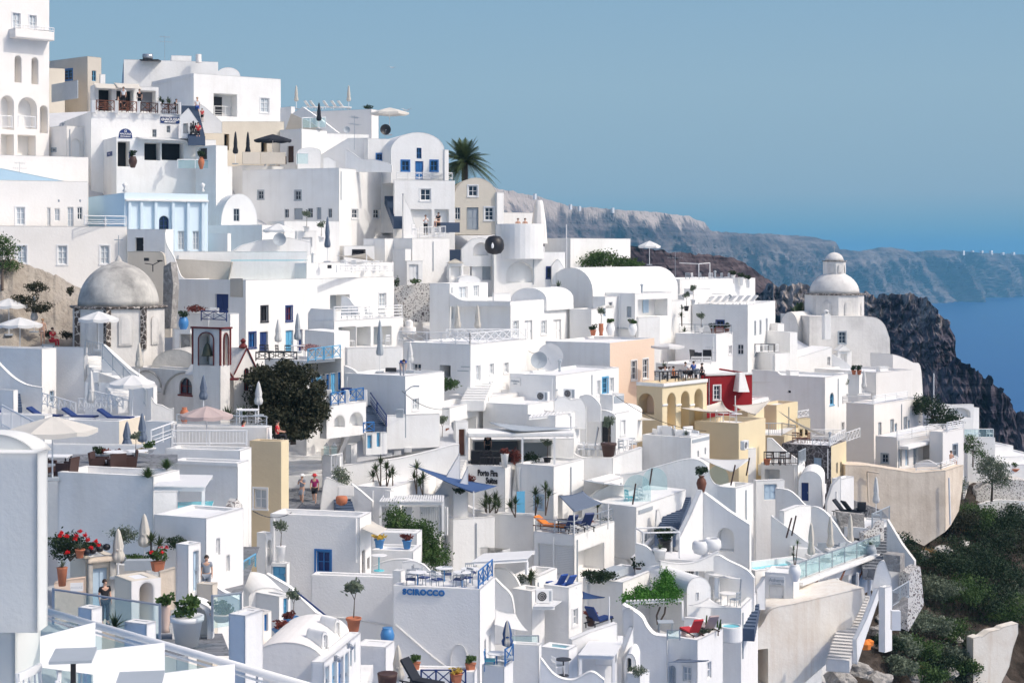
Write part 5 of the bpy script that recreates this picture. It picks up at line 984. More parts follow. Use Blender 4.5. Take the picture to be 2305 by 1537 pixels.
railing('thin dark rail with plants on the terrace house','wire',pt(1524,750,143),pt(1646,752,141),.8,'steel');railing('brown wooden gate in the thin dark rail','slat',pt(1611,752,140.5),pt(1628,752,140.7),.6,'brown')
for i,(x,y,k)in enumerate(((1541,808,YU(1,2.6,3,.5)),(1535,732,YU(2,1.3,2,.4)),(1578,748,PT('std','wpaint','olive',3)),(1605,750,PT('std','brown','dbush',3)),(1636,750,PT('std','brown','dbush',9)),(1545,700,PT('std','black','olive',8)),(1560,685,PT('std','wpaint','olive',2)))):
 put(k,('tall thin yucca standing before the terrace house','dark spiky yucca left of the thin rail','silver leaved shrub behind the thin rail','dark shrub left of the wooden gate','dark shrub right of the wooden gate','small olive tree on the steps below the loungers','round headed little tree left of the loungers')[i],pt(x,y,142+(i>4)*6),0,1)
for i,x in enumerate((1567,1592)):put(AC_('black','greyc'),'black armchair on the white fenced terrace, '+('left','right')[i]+' one',pt(x,812,134),2+i,1.1)
railing('white plank fence before the black armchairs','slat',pt(1557,820,131),pt(1600,820,131.5),.6);house('white parapet wall under the black armchairs',1476,1540,1612,820,870,'',a=40,D=131,par=.15)
rt=house('tall white house with roof loungers and sunlit window rows',1558,1683,1745,686,845,'L w 1613 722 1629 738 navy dark|L w 1660 775 1674 798 wpaint|R w 1698 724 1701 752 greyp|R w 1710 722 1713 750 greyp|R w 1724 718 1727 745 greyp|R w 1698 780 1701 800 greyp|R w 1712 775 1715 796 greyp|R w 1726 770 1729 792 greyp',a=20,D=149,par=.25)
for i in range(7):put(LO('wpaint','wcanvas',.55),'white slatted lounger on the tall house roof, '+'first second third fourth fifth sixth seventh'.split()[i]+' from left',rt['P'](rt['lu']*(.85-.1*i),2+.8*i,rt['z']),R(-60),1,'loungers on the tall house roof')
h=house('long white roof terrace at the skyline with pipe frame',1425,1530,1700,628,680,'',a=50,D=155,par=.2);house('white terrace wall left of the lounger roof',1540,1560,1600,650,720,'',a=50,D=152,par=.2);house('white stepped block below the skyline terrace',1500,1540,1640,664,700,'',a=40,D=150,par=.2)
r=thing('pipe_frame','thin white pipe frame on the skyline terrace','frame',pt(1573,630,160));MB().path([pt(1530,592,162),pt(1573,594,160),pt(1598,592,164),pt(1598,632,164)],.04).tube(pt(1573,594,160),pt(1573,630,160),.04).build('pipes','wpaint',r)
for i,x in enumerate((1548,1562,1580,1600,1620,1636)):put(CH()if i%2 else CH('greyp'),'chair on the skyline terrace, '+'first second third fourth fifth sixth'.split()[i]+' from left',pt(x,634,160),i,1,'chairs on the skyline terrace')
for i,x in enumerate((1650,1668,1683)):put(PT('tall','white','dbush',3),'white planter at the right end of the skyline terrace, '+('left','middle','right')[i],pt(x,638+i*5,160),0,1,'white planters on the skyline')
cbody=blk('white church body with rounded right shoulder',[(1822,712),(1952,712)]+cat_rom([(1952,712),(1975,716),(1992,732),(2003,762)],4)[1:]+[(2006,860),(1822,860)],12,167,8,'w 1888 747 1904 773 greyp',m='grey2',cat='church',name='church',x0=1880)
vault('grey side barrel left of the domed church',1757,1796,738,702,800,-36,168,7,m='grey2',name='church_roof',cat='church');put(('chim2',chimney,(1.5,.7)),'white chimney before the drum of the sea church',pt(1860,742,164),.2)
blk('small pediment over the church doorway',[(1884,790),(1901,776),(1918,790)],12,165,1.,m='white',name='pediment',cat='doorway');house('white porch under the small pediment',1884,1886,1917,790,830,'R o 1892 797 1906 830 dark',a=72,D=165,par=.05)
swp('warm white curved buttress wall right of the church',[(2010,797),(2030,803),(2055,815),(2072,824),(2078,892)],910,34,160,3,m='warm')
palm('low spiky palm behind the church drum',pt(1800,712,176),-.4,2.6,30,5,(.1,1.3))
blk('sunlit white wall sloping up to the church',[(1775,812),(1790,806),(1873,781),(1873,850),(1775,850)],30,158,3,'w 1863 803 1869 822 wpaint',name='house',cat='house');swp('grey sloping stair wall below the church',[(1873,797),(1900,812),(1925,832),(1945,842),(1985,838)],860,-12,156,.4,curve=False)
for i,(x0,x1,y,yy)in enumerate(((1750,1765,728,800),(1778,1795,748,830),(1745,1778,795,850))):house(('narrow white block right of the tall lounger house','white stepped chimney like block under the side barrel','white low block above the violet shaded house')[i],None,x0,x1,y,yy,'',a=60,D=158-i*4,par=.1)
railing('white rail with terrace furniture right of the tall house','bars',pt(1700,795,150),pt(1752,792,153),.7);
for i,x in enumerate((1706,1722,1736)):put(TB('black',False,.35),'dark table behind the right hand white rail, '+('left','middle','right')[i],pt(x,792,152),0,1,'dark tables by the right rail')
va=house('wide violet shaded house with arched blue window',1692,1857,1909,849,1000,'R a 1868 884 1877 911 lblue|R w 1894 950 1900 975 wpaint|L s 1774 879 1780 884 dark',a=35,D=142,par=.2)
swp('curved low parapet rising left on the violet house',[(1692,832),(1745,835),(1755,842),(1775,849)],860,-30,145,.3)
h=house('grey white block with two roof pots',1880,1934,1950,842,915,'',a=35,D=149,par=.2)
for x,q in((1922,'left'),(1934,'right')):put(PT('std','terra','dbush',2),'little dark plant pot on the grey white block, '+q+' one',pt(x,843,149),0,.9)
steps('white steps between grey white block and sunlit wall',pt(1960,892,148),pt(1962,862,154),1.2,8,'white');house('sunlit tapering house right of the white steps',None,1972,2053,838,915,'',a=48,D=149,par=.2,m='warm')
put(UC('wcanvas',2.4),'white closed parasol before the white steps',pt(1945,893,146));put(PT('std','wpaint','olive',5),'potted plant on the terrace beside the arched blue window',pt(1903,896,146),0,1)
ra=house('warm white house with row of tall grey doors',1905,1967,2077,910,1060,'R d 1977 951 1984 982 greyp|R d 2004 944 2012 980 greyp|R w 2014 953 2019 972 paleblue|R d 2034 938 2042 976 greyp|R w 2044 946 2048 964 paleblue',a=42,D=138,m='warm',par=.15)
railing('white slatted rail over the warm white house, left side','slat',pt(1897,909,141.5),pt(1964,909,138.3),.65,bay=3);railing('white slatted rail over the warm white house, right side','slat',pt(1967,908,138.3),pt(2042,897,145),.65,bay=3)
rb=house('warm white lower house with balcony and pale glazed doors',1971,2019,2120,984,1065,'L w 1985 1022 1999 1041 greyp|R d 2023 1010 2030 1050 greyp|R d 2038 1008 2045 1048 paleblue|R d 2056 1004 2064 1045 greyp|R o 2078 1002 2096 1040 greyp',a=36,D=131,m='warm',par=.1,drop=.5)
railing('white slatted balcony rail over pale glazed doors','slat',pt(2019,992,129),pt(2116,976,136.5),.8,bay=3);balcony(rb,'R',2021,2112,992,.9,None)
rc=house('white corner house with dark window by the tan wall',2092,2122,2169,972,1075,'R w 2145 1000 2155 1027 greyp dark',a=42,D=133,m='warm',par=.1,drop=.3);railing('white slatted rail on the corner house roof','slat',pt(2132,973,133.5),pt(2168,966,137),.8);railing('white slatted rail across the roof beside the leafy tree','slat',pt(2090,973,138),pt(2130,973,135),.7)
railing('low white slatted rail on top of the tan wall','slat',pt(2062,1062,127.5),pt(2118,1062,127.5),.7,bay=2);railing('low white slatted rail at the corner of the tan wall','slat',pt(2118,1061,127.5),pt(2155,1048,131),.7);person('bather sitting behind the corner rail of the tan wall',pt(2141,1050,131),.6,'sit',bare='suit',bottom='redc')
swp('white curved terrace wall behind the low rails',[(2066,1040),(2085,1035),(2100,1040),(2115,1050)],1065,-20,130,.3)
tree('bushy green tree beside the warm white houses',pt(2110,990,143),[tuple(pt(x,y,D))+(a,1.2,b)for x,y,a,b,D in((2095,915,1.3,.8,143),(2075,905,.8,.6,143),(2125,935,1.3,.7,143),(2110,950,1.,.4,142),(2145,945,.7,.4,143),(2065,918,.5,.5,143))],4600,.09,'dleaf',.14,seedk=12)
MB().tube(pt(2102,905,150),pt(2102,840,150),.05).build('pole','wpaint',None,False,'thin white pole above the bushy green tree','pole')
h=house('white arched veranda house at the cliff edge',2118,2125,2192,912,975,'R v 2130 918 2184 940 paleblue',a=72,D=154,par=.1);house('white pier block right of the arched veranda',None,2190,2204,918,975,'',a=60,D=155,par=.05);h=house('shaded white terrace base under the veranda',2170,2178,2240,986,1060,'',a=78,D=152,par=.2,drop=1);railing('white glass rail of the cliff edge veranda','glass',pt(2170,985,148),pt(2236,985,149),.8)
for i,x in enumerate((2182,2200,2228)):put(CH(),'white chair on the cliff edge veranda, '+('left','middle','right')[i],pt(x,986,150),i)
house('plain white block stepping down at the right edge',None,2238,2281,1004,1060,'',a=74,D=158,par=.1,drop=.8);house('low long white wall at the far right edge',None,2240,2340,1028,1075,'',a=80,D=156,par=.1,drop=.8);house('lowest white wall with niche at the right edge',None,2258,2345,1046,1090,'',a=80,D=154,par=.1,drop=.8);put(PT('bowl','terra','bush',4),'terracotta bowl plant at the far right edge',pt(2283,1062,154.5),0,1.3)
for i,(x,y)in enumerate(((1372,628),(1400,626),(1428,625),(1456,624),(1484,624))):MB().box(pt(x,y,140+.11*(x-1334)*.5),(.18,.18,.12),R(-38)).build('spot_lamp','greyp',None,False,'little lamp on the barrel vault side, '+'first second third fourth fifth'.split()[i]+' from left','lamp','lamps on the barrel vault')
h=house('small white step block before the barrel vault',1334,1362,1392,668,720,'R w 1370 680 1378 700 wpaint',a=36,D=136.5,par=.15);house('white ledge block right of the entry niche',1500,1512,1540,676,720,'',a=40,D=142,par=.15)
blk('stained tan retaining wall below the slatted rails',[(1903,1046),(1955,1048),(2062,1064),(2128,1058),(2128,1196),(2080,1228),(2030,1204),(1985,1165),(1925,1130),(1903,1100)],8,127,2.5,m='tan',x0=2128,name='retaining_wall',cat='wall')
blk('sunlit end face of the tan retaining wall',[(2128,1059),(2169,1046),(2166,1100),(2158,1150),(2140,1182),(2128,1196)],52,127,1.5,m='tan',x0=2128,name='retaining_wall',cat='wall');MB().tube(pt(2136,1075,126.6),pt(2139,1180,126.6),.07).build('drain_pipe','wpaint',None,False,'white drain pipe on the end face of the tan wall','pipe');MB().tube(pt(1952,1062,125.8),pt(1955,1130,125.8),.07).tube(pt(1952,1060,125.8),pt(1978,1064,125.8),.07).build('drain_pipe','tan',None,False,'bent drain pipe on the left of the tan wall','pipe')
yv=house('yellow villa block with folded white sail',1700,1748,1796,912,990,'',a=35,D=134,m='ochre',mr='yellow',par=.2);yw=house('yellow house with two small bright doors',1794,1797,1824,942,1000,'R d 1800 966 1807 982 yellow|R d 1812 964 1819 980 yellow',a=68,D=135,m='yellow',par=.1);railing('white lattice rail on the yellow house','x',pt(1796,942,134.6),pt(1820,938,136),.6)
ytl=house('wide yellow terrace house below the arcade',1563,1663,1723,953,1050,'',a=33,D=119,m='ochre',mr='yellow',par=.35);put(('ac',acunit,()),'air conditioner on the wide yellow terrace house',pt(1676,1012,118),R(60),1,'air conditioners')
for i in range(5):put((CH()if i%2 else TB('wpaint',True,.4)),('white table at the left of the yellow terrace','white chair left on the yellow terrace','white table in the middle of the yellow terrace','white chair right on the yellow terrace','white table under the sail on the yellow terrace')[i],ytl['P'](ytl['lu']*(.8-.15*i),1.2+.4*(i%2),ytl['z']+.2),i)
awning('big cream sail over the yellow terrace',[pt(1530,917,120),pt(1650,925,121),pt(1625,902,128)],'canvas',.5,posts=[(pt(1658,955,121),pt(1658,914,121),'wpaint')])
awning('cream sail stretched right of the red house',[pt(1650,912,128),pt(1735,900,131),pt(1700,932,126)],'canvas',.4,posts=[(pt(1655,930,128),pt(1655,890,128),'wpaint')]);awning('long cream sail draped over the yellow villa',[pt(1752,925,131),pt(1800,955,130),pt(1856,978,128)],'canvas',.4);awning('white sail in front of the yellow arcade',[pt(1415,925,119),pt(1475,945,116),pt(1400,940,117)],'canvas',.3)
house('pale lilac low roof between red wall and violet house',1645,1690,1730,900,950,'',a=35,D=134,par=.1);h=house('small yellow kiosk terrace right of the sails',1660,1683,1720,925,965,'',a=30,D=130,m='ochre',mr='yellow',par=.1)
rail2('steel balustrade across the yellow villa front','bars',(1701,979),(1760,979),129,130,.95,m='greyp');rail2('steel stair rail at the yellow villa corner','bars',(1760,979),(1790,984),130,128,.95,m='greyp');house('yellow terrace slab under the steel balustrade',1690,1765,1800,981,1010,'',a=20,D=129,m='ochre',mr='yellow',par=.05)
ks=house('dark volcanic stone house with pale blue door',1760,1871,1905,1004,1100,'L d 1831 1030 1849 1074 paleblue|R w 1882 1042 1886 1066 cream|R w 1891 1040 1895 1062 cream',a=28,D=124,m='dkstone',mr='yellow',par=.1)
railing('white lattice rail on the dark stone house, left','x',pt(1829,1006,125.3),pt(1866,1006,124.2),.7,bay=.9);railing('white lattice rail on the dark stone house, right','x',pt(1868,1006,124),pt(1903,985,130),.7,bay=.9);railing('white lattice rail at the back of the stone house terrace','x',pt(1828,985,131),pt(1898,985,132),.65,bay=1);railing('white lattice balcony rail at the violet house foot','x',pt(1905,996,131),pt(1936,985,134),.8,bay=.9)
for i,x in enumerate((1790,1803,1815)):put(CH('brown'),'brown chair beside the stone house terrace, '+('left','middle','right')[i],pt(x,998,127),i*2,1,'brown terrace chairs')
bc=house('white balcony house with iron rail and dark chairs',1713,1796,1812,1045,1145,'L o 1722 1056 1755 1110 white',a=22,D=119,par=.1)
railing('black iron balcony rail before the dark chairs','bars',pt(1720,1046,118.6),pt(1796,1046,117.4),.95,'black');railing('grey iron balcony rail beside the dark chairs','bars',pt(1797,1046,117.4),pt(1813,1038,120),.95,'greyp')
for i,x in enumerate((1732,1748,1760,1772)):put(CH('dbrown'),'dark wooden chair on the iron railed balcony, '+'first second third fourth'.split()[i]+' from left',pt(x,1046,118.8),i*1.6,1.1,'dark chairs on the iron balcony')
put(PT('std','terra',None),'terracotta pot at the left of the iron balcony',pt(1727,1046,118.4));blk('white raking fin wall above the iron balcony',[(1726,1020),(1727,985),(1738,987),(1762,1010),(1812,1046),(1726,1046)],-18,121,.3)
vault('white barrel gatehouse with navy door',1797,1850,1085,1060,1150,-14,116,4,'d 1804 1086 1820 1127 navy');steps('white steps beside the barrel gatehouse',pt(1838,1132,116),pt(1860,1088,121),1.3,9,'white')
h=house('narrow white house with small dark window at the tan wall',1872,1893,1922,1078,1170,'R w 1883 1105 1889 1124 greyp dark',a=40,D=115,par=.1);swp('white slanted wall left of the narrow house',[(1862,1130),(1875,1090),(1893,1072)],1160,20,114.5,.3,curve=False)
h=house('white room with grey blue door and low roof',1695,1702,1766,1082,1140,'R d 1720 1090 1748 1124 paleblue',a=76,D=112,par=.1);h=house('white garden wall house left of the grey blue door',None,1655,1702,1010,1060,'R w 1709 1045 1714 1070 greyp',a=70,D=120,par=.2)
swp('long white sweeping wall rising left of the narrow house',[(1745,1098),(1775,1103),(1795,1118),(1815,1138),(1850,1148),(1873,1165),(1893,1185)],1215,-20,110,.35)
swp('great white diagonal wall running down to the stone steps',[(1800,1150),(1830,1140),(1855,1150),(1880,1180),(1905,1215),(1935,1228),(1960,1240)],1275,-26,107,.35)
swp('white flank wall carrying the curved band pattern',[(1765,1150),(1800,1137),(1826,1137)],1240,42,106,.4,curve=False);swp('white diagonal wall behind the parasols',[(1735,1160),(1770,1185),(1810,1215),(1850,1245),(1870,1262)],1275,-24,104.5,.35,curve=False)
steps('small steps under the diagonal wall',pt(1822,1235,104),pt(1797,1208,107),1.1,7,'white')
blk('dark stone wall below the tan wall',[(1885,1152),(1945,1158),(1948,1232),(1905,1215),(1890,1180)],5,109,.6,m='rubble');blk('mixed stone wall left of the blue steps',[(1945,1200),(1990,1172),(1990,1235),(1945,1235)],20,108,.6,m='mixstone')
railing('glass and steel rail of the stone corner terrace','bars',pt(1963,1190,108),pt(2002,1172,111),1.,'greyp');r=house('stone corner terrace slab',1900,1963,2003,1190,1200,'',a=28,D=108,par=.1,drop=.4,name='terrace',cat='terrace');blk('dark planted bank behind the stone terrace',[(1920,1168),(1920,1125),(1985,1148),(2000,1165)],-5,117,.4,m='rubble')
put(UC('wcanvas',2.7),'white closed parasol on the stone corner terrace',pt(1972,1160,114));
for i,x in enumerate((1905,1922,1938)):put(LO('black','dcanvas',.7),'dark sun lounger on the stone terrace, '+('left','middle','right')[i],pt(x,1160,113),1+i,1,'dark loungers on the stone terrace')
steps('blue grey steps descending beside the tan wall',pt(2022,1285,103),pt(1998,1185,111),2.2,15,'paving');swp('grey flank wall right of the blue grey steps',[(1996,1168),(2012,1195),(2030,1225),(2058,1262)],1295,-30,104.5,.4,curve=False,m='grey2');MB().obox(pt(1988,1283,100),(.9,-.6,0),(.5,.9,0),(0,0,1.0)).build('stone_pier','rubble',None,False,'dark stone pier at the foot of the blue grey steps','pier')
blk('tall rough white pier at the slope edge',[(2046,1290),(2072,1275),(2080,1360),(2045,1420),(2040,1380)],20,100,1.,m='mixstone');blk('white wall with bowl curve behind the slope pier',cat_rom([(1993,1262),(1999,1280),(2020,1286),(2045,1286)],4)+[(2045,1340),(1993,1330)],10,101,.35)
D0=94
rw=blk('great stained white retaining wall with curved left shoulder',cat_rom([(1640,1425),(1700,1416),(1718,1400),(1730,1378),(1748,1366),(1790,1358)],4)+[(1945,1322),(1948,1345),(1912,1420),(1893,1470),(1862,1492),(1810,1537),(1790,1600),(1640,1600)],24,D0,3,'o 1655 1463 1729 1545 dbrown',m='stain',x0=1800,name='retaining_wall',cat='wall')
dk=house('raised pool deck house with open storage bays',1700,1782,1990,1310,1372,'R o 1812 1312 1864 1356 room|R o 1873 1300 1910 1340 room|R o 1917 1292 1935 1324 room|L s 1730 1296 1766 1314',a=36,D=97,par=.05,drop=.8)
for i,(x,y)in enumerate(((1808,1318),(1868,1302),(1914,1290),(1940,1282))):
 p=onp(dk,'R',x,y);MB().box(p+dk['pR'].n*.5+V((0,0,-.9)),(.16,.16,2.0),R(54)).build('deck_post','wpaint',None,False,'white post under the pool deck beam, '+'first second third fourth'.split()[i]+' from left','post','white posts under the pool deck');MB().tube(p+dk['pR'].n*.5+V((0,0,-.5)),p+dk['pR'].n*.5+dk['v']*1.2+V((0,0,.5)),.06).build('brace','brown',None,False,'brown diagonal brace under the pool deck beam, '+'first second third fourth'.split()[i]+' from left','brace','brown deck braces')
p=onp(dk,'R',1783,1312);q=onp(dk,'R',1988,1262);MB().obox(p+V((0,0,-.1))+dk['pR'].n*.35,V((q.x-p.x,q.y-p.y,0)),dk['pR'].n*.35,(0,0,.22)).build('deck_beam','white',dk['root'])
railing('clear glass rail along the pool deck edge','glass',dk['P'](0,.1,dk['zt']),dk['P'](0,dk['lv']*.95,dk['zt']),1.0,'steel',bay=1.8)
for i in range(4):put(LO('wpaint','lblue' if 0 else 'wcanvas',.3),'pale blue white day bed on the pool deck, '+'first second third fourth'.split()[i]+' from left',dk['P'](1.2,dk['lv']*(.12+.2*i),dk['zt']),R(-75),1.25,'day beds on the pool deck')
for i,(x,y,dp)in enumerate(((1826,1282,101),(1869,1264,104),(1914,1256,107))):put(UC('canvas',2.9),'cream closed parasol on the pool deck, '+('left','middle','right')[i],pt(x,y,dp),i,1,'closed parasols on the pool deck')
for i,x in enumerate((1853,1883)):put(AC_('greyp','dcanvas'),'armchair with dark cushions behind the pool deck, '+('left','right')[i],pt(x,1252,106),3+i,1.15,'dark cushioned armchairs')
pd=house('white walled blue pool terrace',1640,1700,1850,1284,1340,'',a=60,D=98,par=.35,fm='water',name='pool',cat='pool')
an=house('small white pavilion with script sign and shutters',1722,1786,1800,1291,1372,'L d 1732 1318 1764 1362 wpaint',a=20,D=95,par=.1,drop=.2);sign('white script sign board on the small pavilion',an,'L',1731,1296,1766,1316,'wpaint',[('Athena',.5,.55,.6),('luxury suites',.5,.15,.2)],'greyp');put(PT('jar','wpaint','yucca',2),'palm in pale jar at the pool deck corner',pt(1789,1308,93));put(PT('jar','greyp','agave',2),'grey jar with spiky plant at the right end of the deck',pt(1960,1262,106),0,1.1)
swp('white curved stair cheek left of the script pavilion',[(1704,1325),(1712,1315),(1723,1298)],1372,20,92,.3,curve=False);steps('dark curved steps below the script pavilion',pt(1698,1418,88),pt(1715,1330,94),1.3,12,'bluestep')
steps('grey stairs climbing along the stained wall',pt(1912,1490,91),pt(1958,1340,100),1.3,22,'grey2');blk('white flank wall right of the grey stairs',[(1928,1440),(1950,1395),(1978,1323),(1978,1350),(1950,1432),(1930,1495)],40,91,.3)
h=house('tall white pier block at the right of the grey stairs',1978,1992,2008,1322,1445,'',a=45,D=94,par=.05,drop=.6);swp('white curved parapet over the tall pier block',[(1963,1325),(1975,1275),(1990,1262),(1998,1280),(2006,1300),(2008,1325)],1330,-8,95,.3);railing('grey mesh rail right of the tall pier block','bars',pt(2008,1368,96),pt(2045,1345,99),1.,'greyp');
blk('dark opening panel under the mesh railed terrace',[(2008,1368),(2044,1346),(2044,1388),(2008,1415)],12,97,.5,m='rubble');MB().box(pt(2016,1395,93),(.5,.4,1.1)).build('meter_cabinet','wpaint',None,False,'white meter cabinet below the mesh rail','cabinet')
MB().lathe([(.3,0),(.35,.3),(.1,.5)],pt(1948,1460,92),7).lathe([(.25,0),(.3,.25),(.1,.35)],pt(1956,1452,92.4),6).build('orange_sacks','orangec',None,False,'orange sacks beside the grey stairs','sacks')
c1=house('white terrace house with round white armchairs',1446,1555,1597,985,1075,'R w 1570 1015 1573 1028 greyp|R w 1586 1008 1589 1022 greyp',a=32,D=114,par=.45)
for i in range(4):
 p=c1['P'](c1['lu']*(.15+.22*i),1.3,c1['z']);r=put(AC_('wpaint','wcanvas'),'round white armchair on the lower terrace, '+'first second third fourth'.split()[i]+' from right',p,i+.5,1.25,'white armchairs on the terrace')
put(PT('bowl','wpaint','agave',1),'green agave bowl at the terrace corner',c1['P'](.8,.9,c1['z']+.2),0,1.2);p=onp(c1,'R',1558,990);MB().obox(p,c1['v']*(c1['lv']-.3),c1['pR'].n*.03,(0,0,-.22)).build('pattern_band','greyp',c1['root'])
vc=vault('small white chapel like vault with open black door',1303,1386,940,922,1012,-24,113,5.5,'d 1354 949 1375 1004 black',name='house');MB().tube(pt(1338,1010,109),pt(1347,962,109),.05).build('pole','dbrown',None,False,'leaning dark pole before the chapel like vault','pole')
f=house('sunlit side room of the chapel like vault',None,1386,1417,930,1010,'R w 1397 946 1407 978 wpaint paleglass',a=30,D=112.6,par=.05)
tc2=swp('white dining terrace wall with deep curve',[(1262,1000),(1278,1005),(1295,1022),(1320,1030),(1380,1030)],1100,-6,107,.4);swp('sunlit terrace wall right of the brown jar',[(1378,1030),(1400,1022),(1446,1006)],1080,26,107.5,.4,curve=False)
put(PT('drum','dbrown','olive',2),'big dark brown jar with tree on the dining terrace',pt(1370,1028,107.5),0,1.35)
for i,x in enumerate((1308,1322,1335,1346,1356,1400,1412,1425)):put(CH('wpaint','greyp')if i%3 else CH('wpaint'),'white chair on the dining terrace, '+'first second third fourth fifth sixth seventh eighth'.split()[i]+' from left',pt(x,1026-max(0,i-4)*4,108+max(0,i-4)),i*1.3,1.05,'white chairs on the dining terrace')
for i,x in enumerate((1315,1328,1350,1408)):put(TB('wpaint',False,.4),'white square table on the dining terrace, '+'first second third fourth'.split()[i]+' from left',pt(x,1024-(i==3)*12,109),.5,1,'white tables on the dining terrace')
house('low plain roofed block below the dish house',1087,1188,1300,911,985,'',a=30,D=107,par=.25);house('small stepped roof block left of the chapel vault',1185,1250,1306,935,1000,'',a=28,D=106,par=.3)
pergola('white slatted canopy beside the chapel vault',pt(1190,945,105),pt(1288,936,108),pt(1205,930,110),pt(1190,1000,105).z,n=12,posts='1')
awning('long grey white sail across the roofs',[pt(1100,950,104),pt(1300,962,103),pt(1160,968,101)],'greyp',.3,posts=[(pt(1339,1005,103),pt(1346,960,103),'steel')])
swp('white flank roof wall left of the small vault',[(1300,930),(1308,920),(1320,916)],1000,-8,110,.3)
pf=house('white suites building with black wall lettering',1020,1137,1164,1050,1175,'',a=20,D=100,par=.15,cat='hotel',name='hotel')
r=thing('wall_sign','black Porto Fira Suites lettering on shaded white wall','sign',onp(pf,'L',1075,1095));text3('Porto Fira',.52,onp(pf,'L',1098,1065,-.03),-20,'black',r,.03,bold=.014,sx=.62);text3('Suites',.52,onp(pf,'L',1107,1082,-.03),-20,'black',r,.03,bold=.014,sx=.62)
h=house('angled white wing with open pale blue doors',1161,1246,1314,1049,1180,'L d 1153 1104 1172 1160 blue|L w 1204 1115 1222 1145 paleblue paleglass|R o 1256 1114 1266 1180 dbrown',a=30,D=99.5,par=.15)
MB().obox(pt(1163,1162,98),(.5,.2,0),(0,.06,0),(0,0,1.5)).build('door_leaf','lblue',None,False,'pale blue open door leaf in the angled wing','door')
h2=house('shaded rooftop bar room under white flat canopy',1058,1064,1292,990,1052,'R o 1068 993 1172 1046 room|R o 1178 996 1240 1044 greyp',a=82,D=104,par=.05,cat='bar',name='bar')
MB().obox(pt(1054,984,101),(6.6,.4,0),(-.2,3,0),(0,0,.22)).build('flat_canopy','white',None,False,'white flat canopy over the rooftop bar','canopy');MB().box(pt(1112,1032,102.5),(2.9,.7,1.0)).build('bar_counter','black',None,False,'black bar counter under the white canopy','counter')
person('bartender standing behind the black counter',pt(1098,1035,104),0,'stand','blackc','blackc')
for i in range(4):put(CH('black'),'black stool before the bar counter, '+'first second third fourth'.split()[i]+' from left',pt(1088+i*13,1046,100.8),i,1,'black stools at the bar')
put(PT('tall','wpaint','red',4),'white pot of red flowers at the bar terrace',pt(1136,1052,99.8));bush('dark bush on the right of the rooftop bar',pt(1195,1046,102.5),.6,.6,420,.07,'dleaf');bush('thin red leaved shrub beside the bar post',pt(1160,1048,101.5),.35,.8,360,.07,'redleaf');put(PT('std','black','olive',7),'thin tree at the right of the rooftop bar',pt(1232,1046,102.5),0,1.)
for i,x in enumerate((1176,1248)):MB().box(pt(x,1018,100.8),(.12,.12,1.9)).build('canopy_post','wpaint',None,False,'white post under the bar canopy, '+('left','right')[i],'post')
pa=house('white reception block with black board and menu window',938,1012,1092,917,1015,'L s 953 936 995 959 dark|L w 957 965 993 990 wpaint|R o 1016 944 1072 985 greyp',a=22,D=104.5,par=.3);MB().obox(onp(pa,'L',953,959),V(onp(pa,'L',995,959)-onp(pa,'L',953,959)).xy.to_3d(),pa['pL'].n*.05,(0,0,.62)).build('board','dbrown',pa['root'])
pg=house('white gate pier with brown door',1021,1026,1054,948,1035,'R o 1033 966 1047 1026 white',a=76,D=101.5,par=.05);MB().obox(onp(pg,'R',1034,1025,.3),pg['v']*.4,-pg['pR'].n*.05,(0,0,1.6)).build('door_leaf','brown',pg['root']);MB().obox(pt(1003,1003,103.5),(.22,.3,0),(0,.05,0),(0,0,1.1)).build('door_leaf','brown',None,False,'brown door leaf beside the reception block','door')
put(PT('std','white','olive',6),'silver olive tree beside the brown door leaf',pt(995,1003,102.5),0,1.1)
house('plain white roofs behind the black board',1010,1100,1190,893,950,'',a=30,D=110,par=.2)
swp('long sunlit retaining wall under the black board',[(768,1048),(830,1040),(900,1031),(970,1015),(1018,1002),(1034,1000)],1150,18,98,.5)
steps('white stairs climbing to the brown door',pt(1000,1155,96),pt(1050,1035,101),1.1,20,'white');swp('white diagonal parapet left of the white stairs',[(972,1120),(990,1098),(1036,1020)],1165,14,96.5,.25,curve=False,m='white');swp('white parapet right of the stairs below the lettering',[(1020,1110),(1040,1080),(1054,1050)],1165,10,95.6,.25,curve=False)
aw=awning('deep blue triangular sail before the lettering',[pt(921,1045,97),pt(1118,1094,97),pt(1066,1107,92)],'bcanvas',.3,posts=[(pt(1066,1168,92),pt(1066,1106,92),'wpaint')])
for i,(x,y,h_)in enumerate(((857,1093,1.5),(870,1096,1.),(884,1096,.9),(840,1096,.7),(938,1108,1.3),(952,1112,1.),(1160,1160,.8),(1205,1158,1.1),(1228,1156,1.6),(1102,1150,.5))):
 put(YU(1 if i in(2,3)else 2,h_,i%3+1,.5),('tallest yucca against the long retaining wall','second yucca against the long retaining wall','third yucca against the long retaining wall','lowest yucca left against the long retaining wall','full green yucca under the blue sail, left','full green yucca under the blue sail, right','small yucca by the pale blue door','pale yucca before the angled wing','tall yucca right of the pale one on the angled wing','palm like plant under the wall lettering')[i],pt(x,y,95.5),i,1)
for i,x in enumerate((1095,1115)):put(YU(2,.8,2,.6),'spreading dark palm below the lettering, '+('left','right')[i],pt(x,1158,97),i)
tree('round silver olive tree beside the walkers',pt(768,1100,93),[tuple(pt(768,1072,93))+(.5,.5,.45),tuple(pt(762,1062,93))+(.35,.35,.3),tuple(pt(775,1080,93))+(.35,.35,.3)],1300,.05,'olivel',.04,seedk=9)
bush('red flowering shrub on the pier by the sail',pt(1058,1090,97),.35,.45,300,.06,'redleaf');bush('dark green shrub on the low pier',pt(1036,1112,95),.4,.3,260,.06,'dleaf')
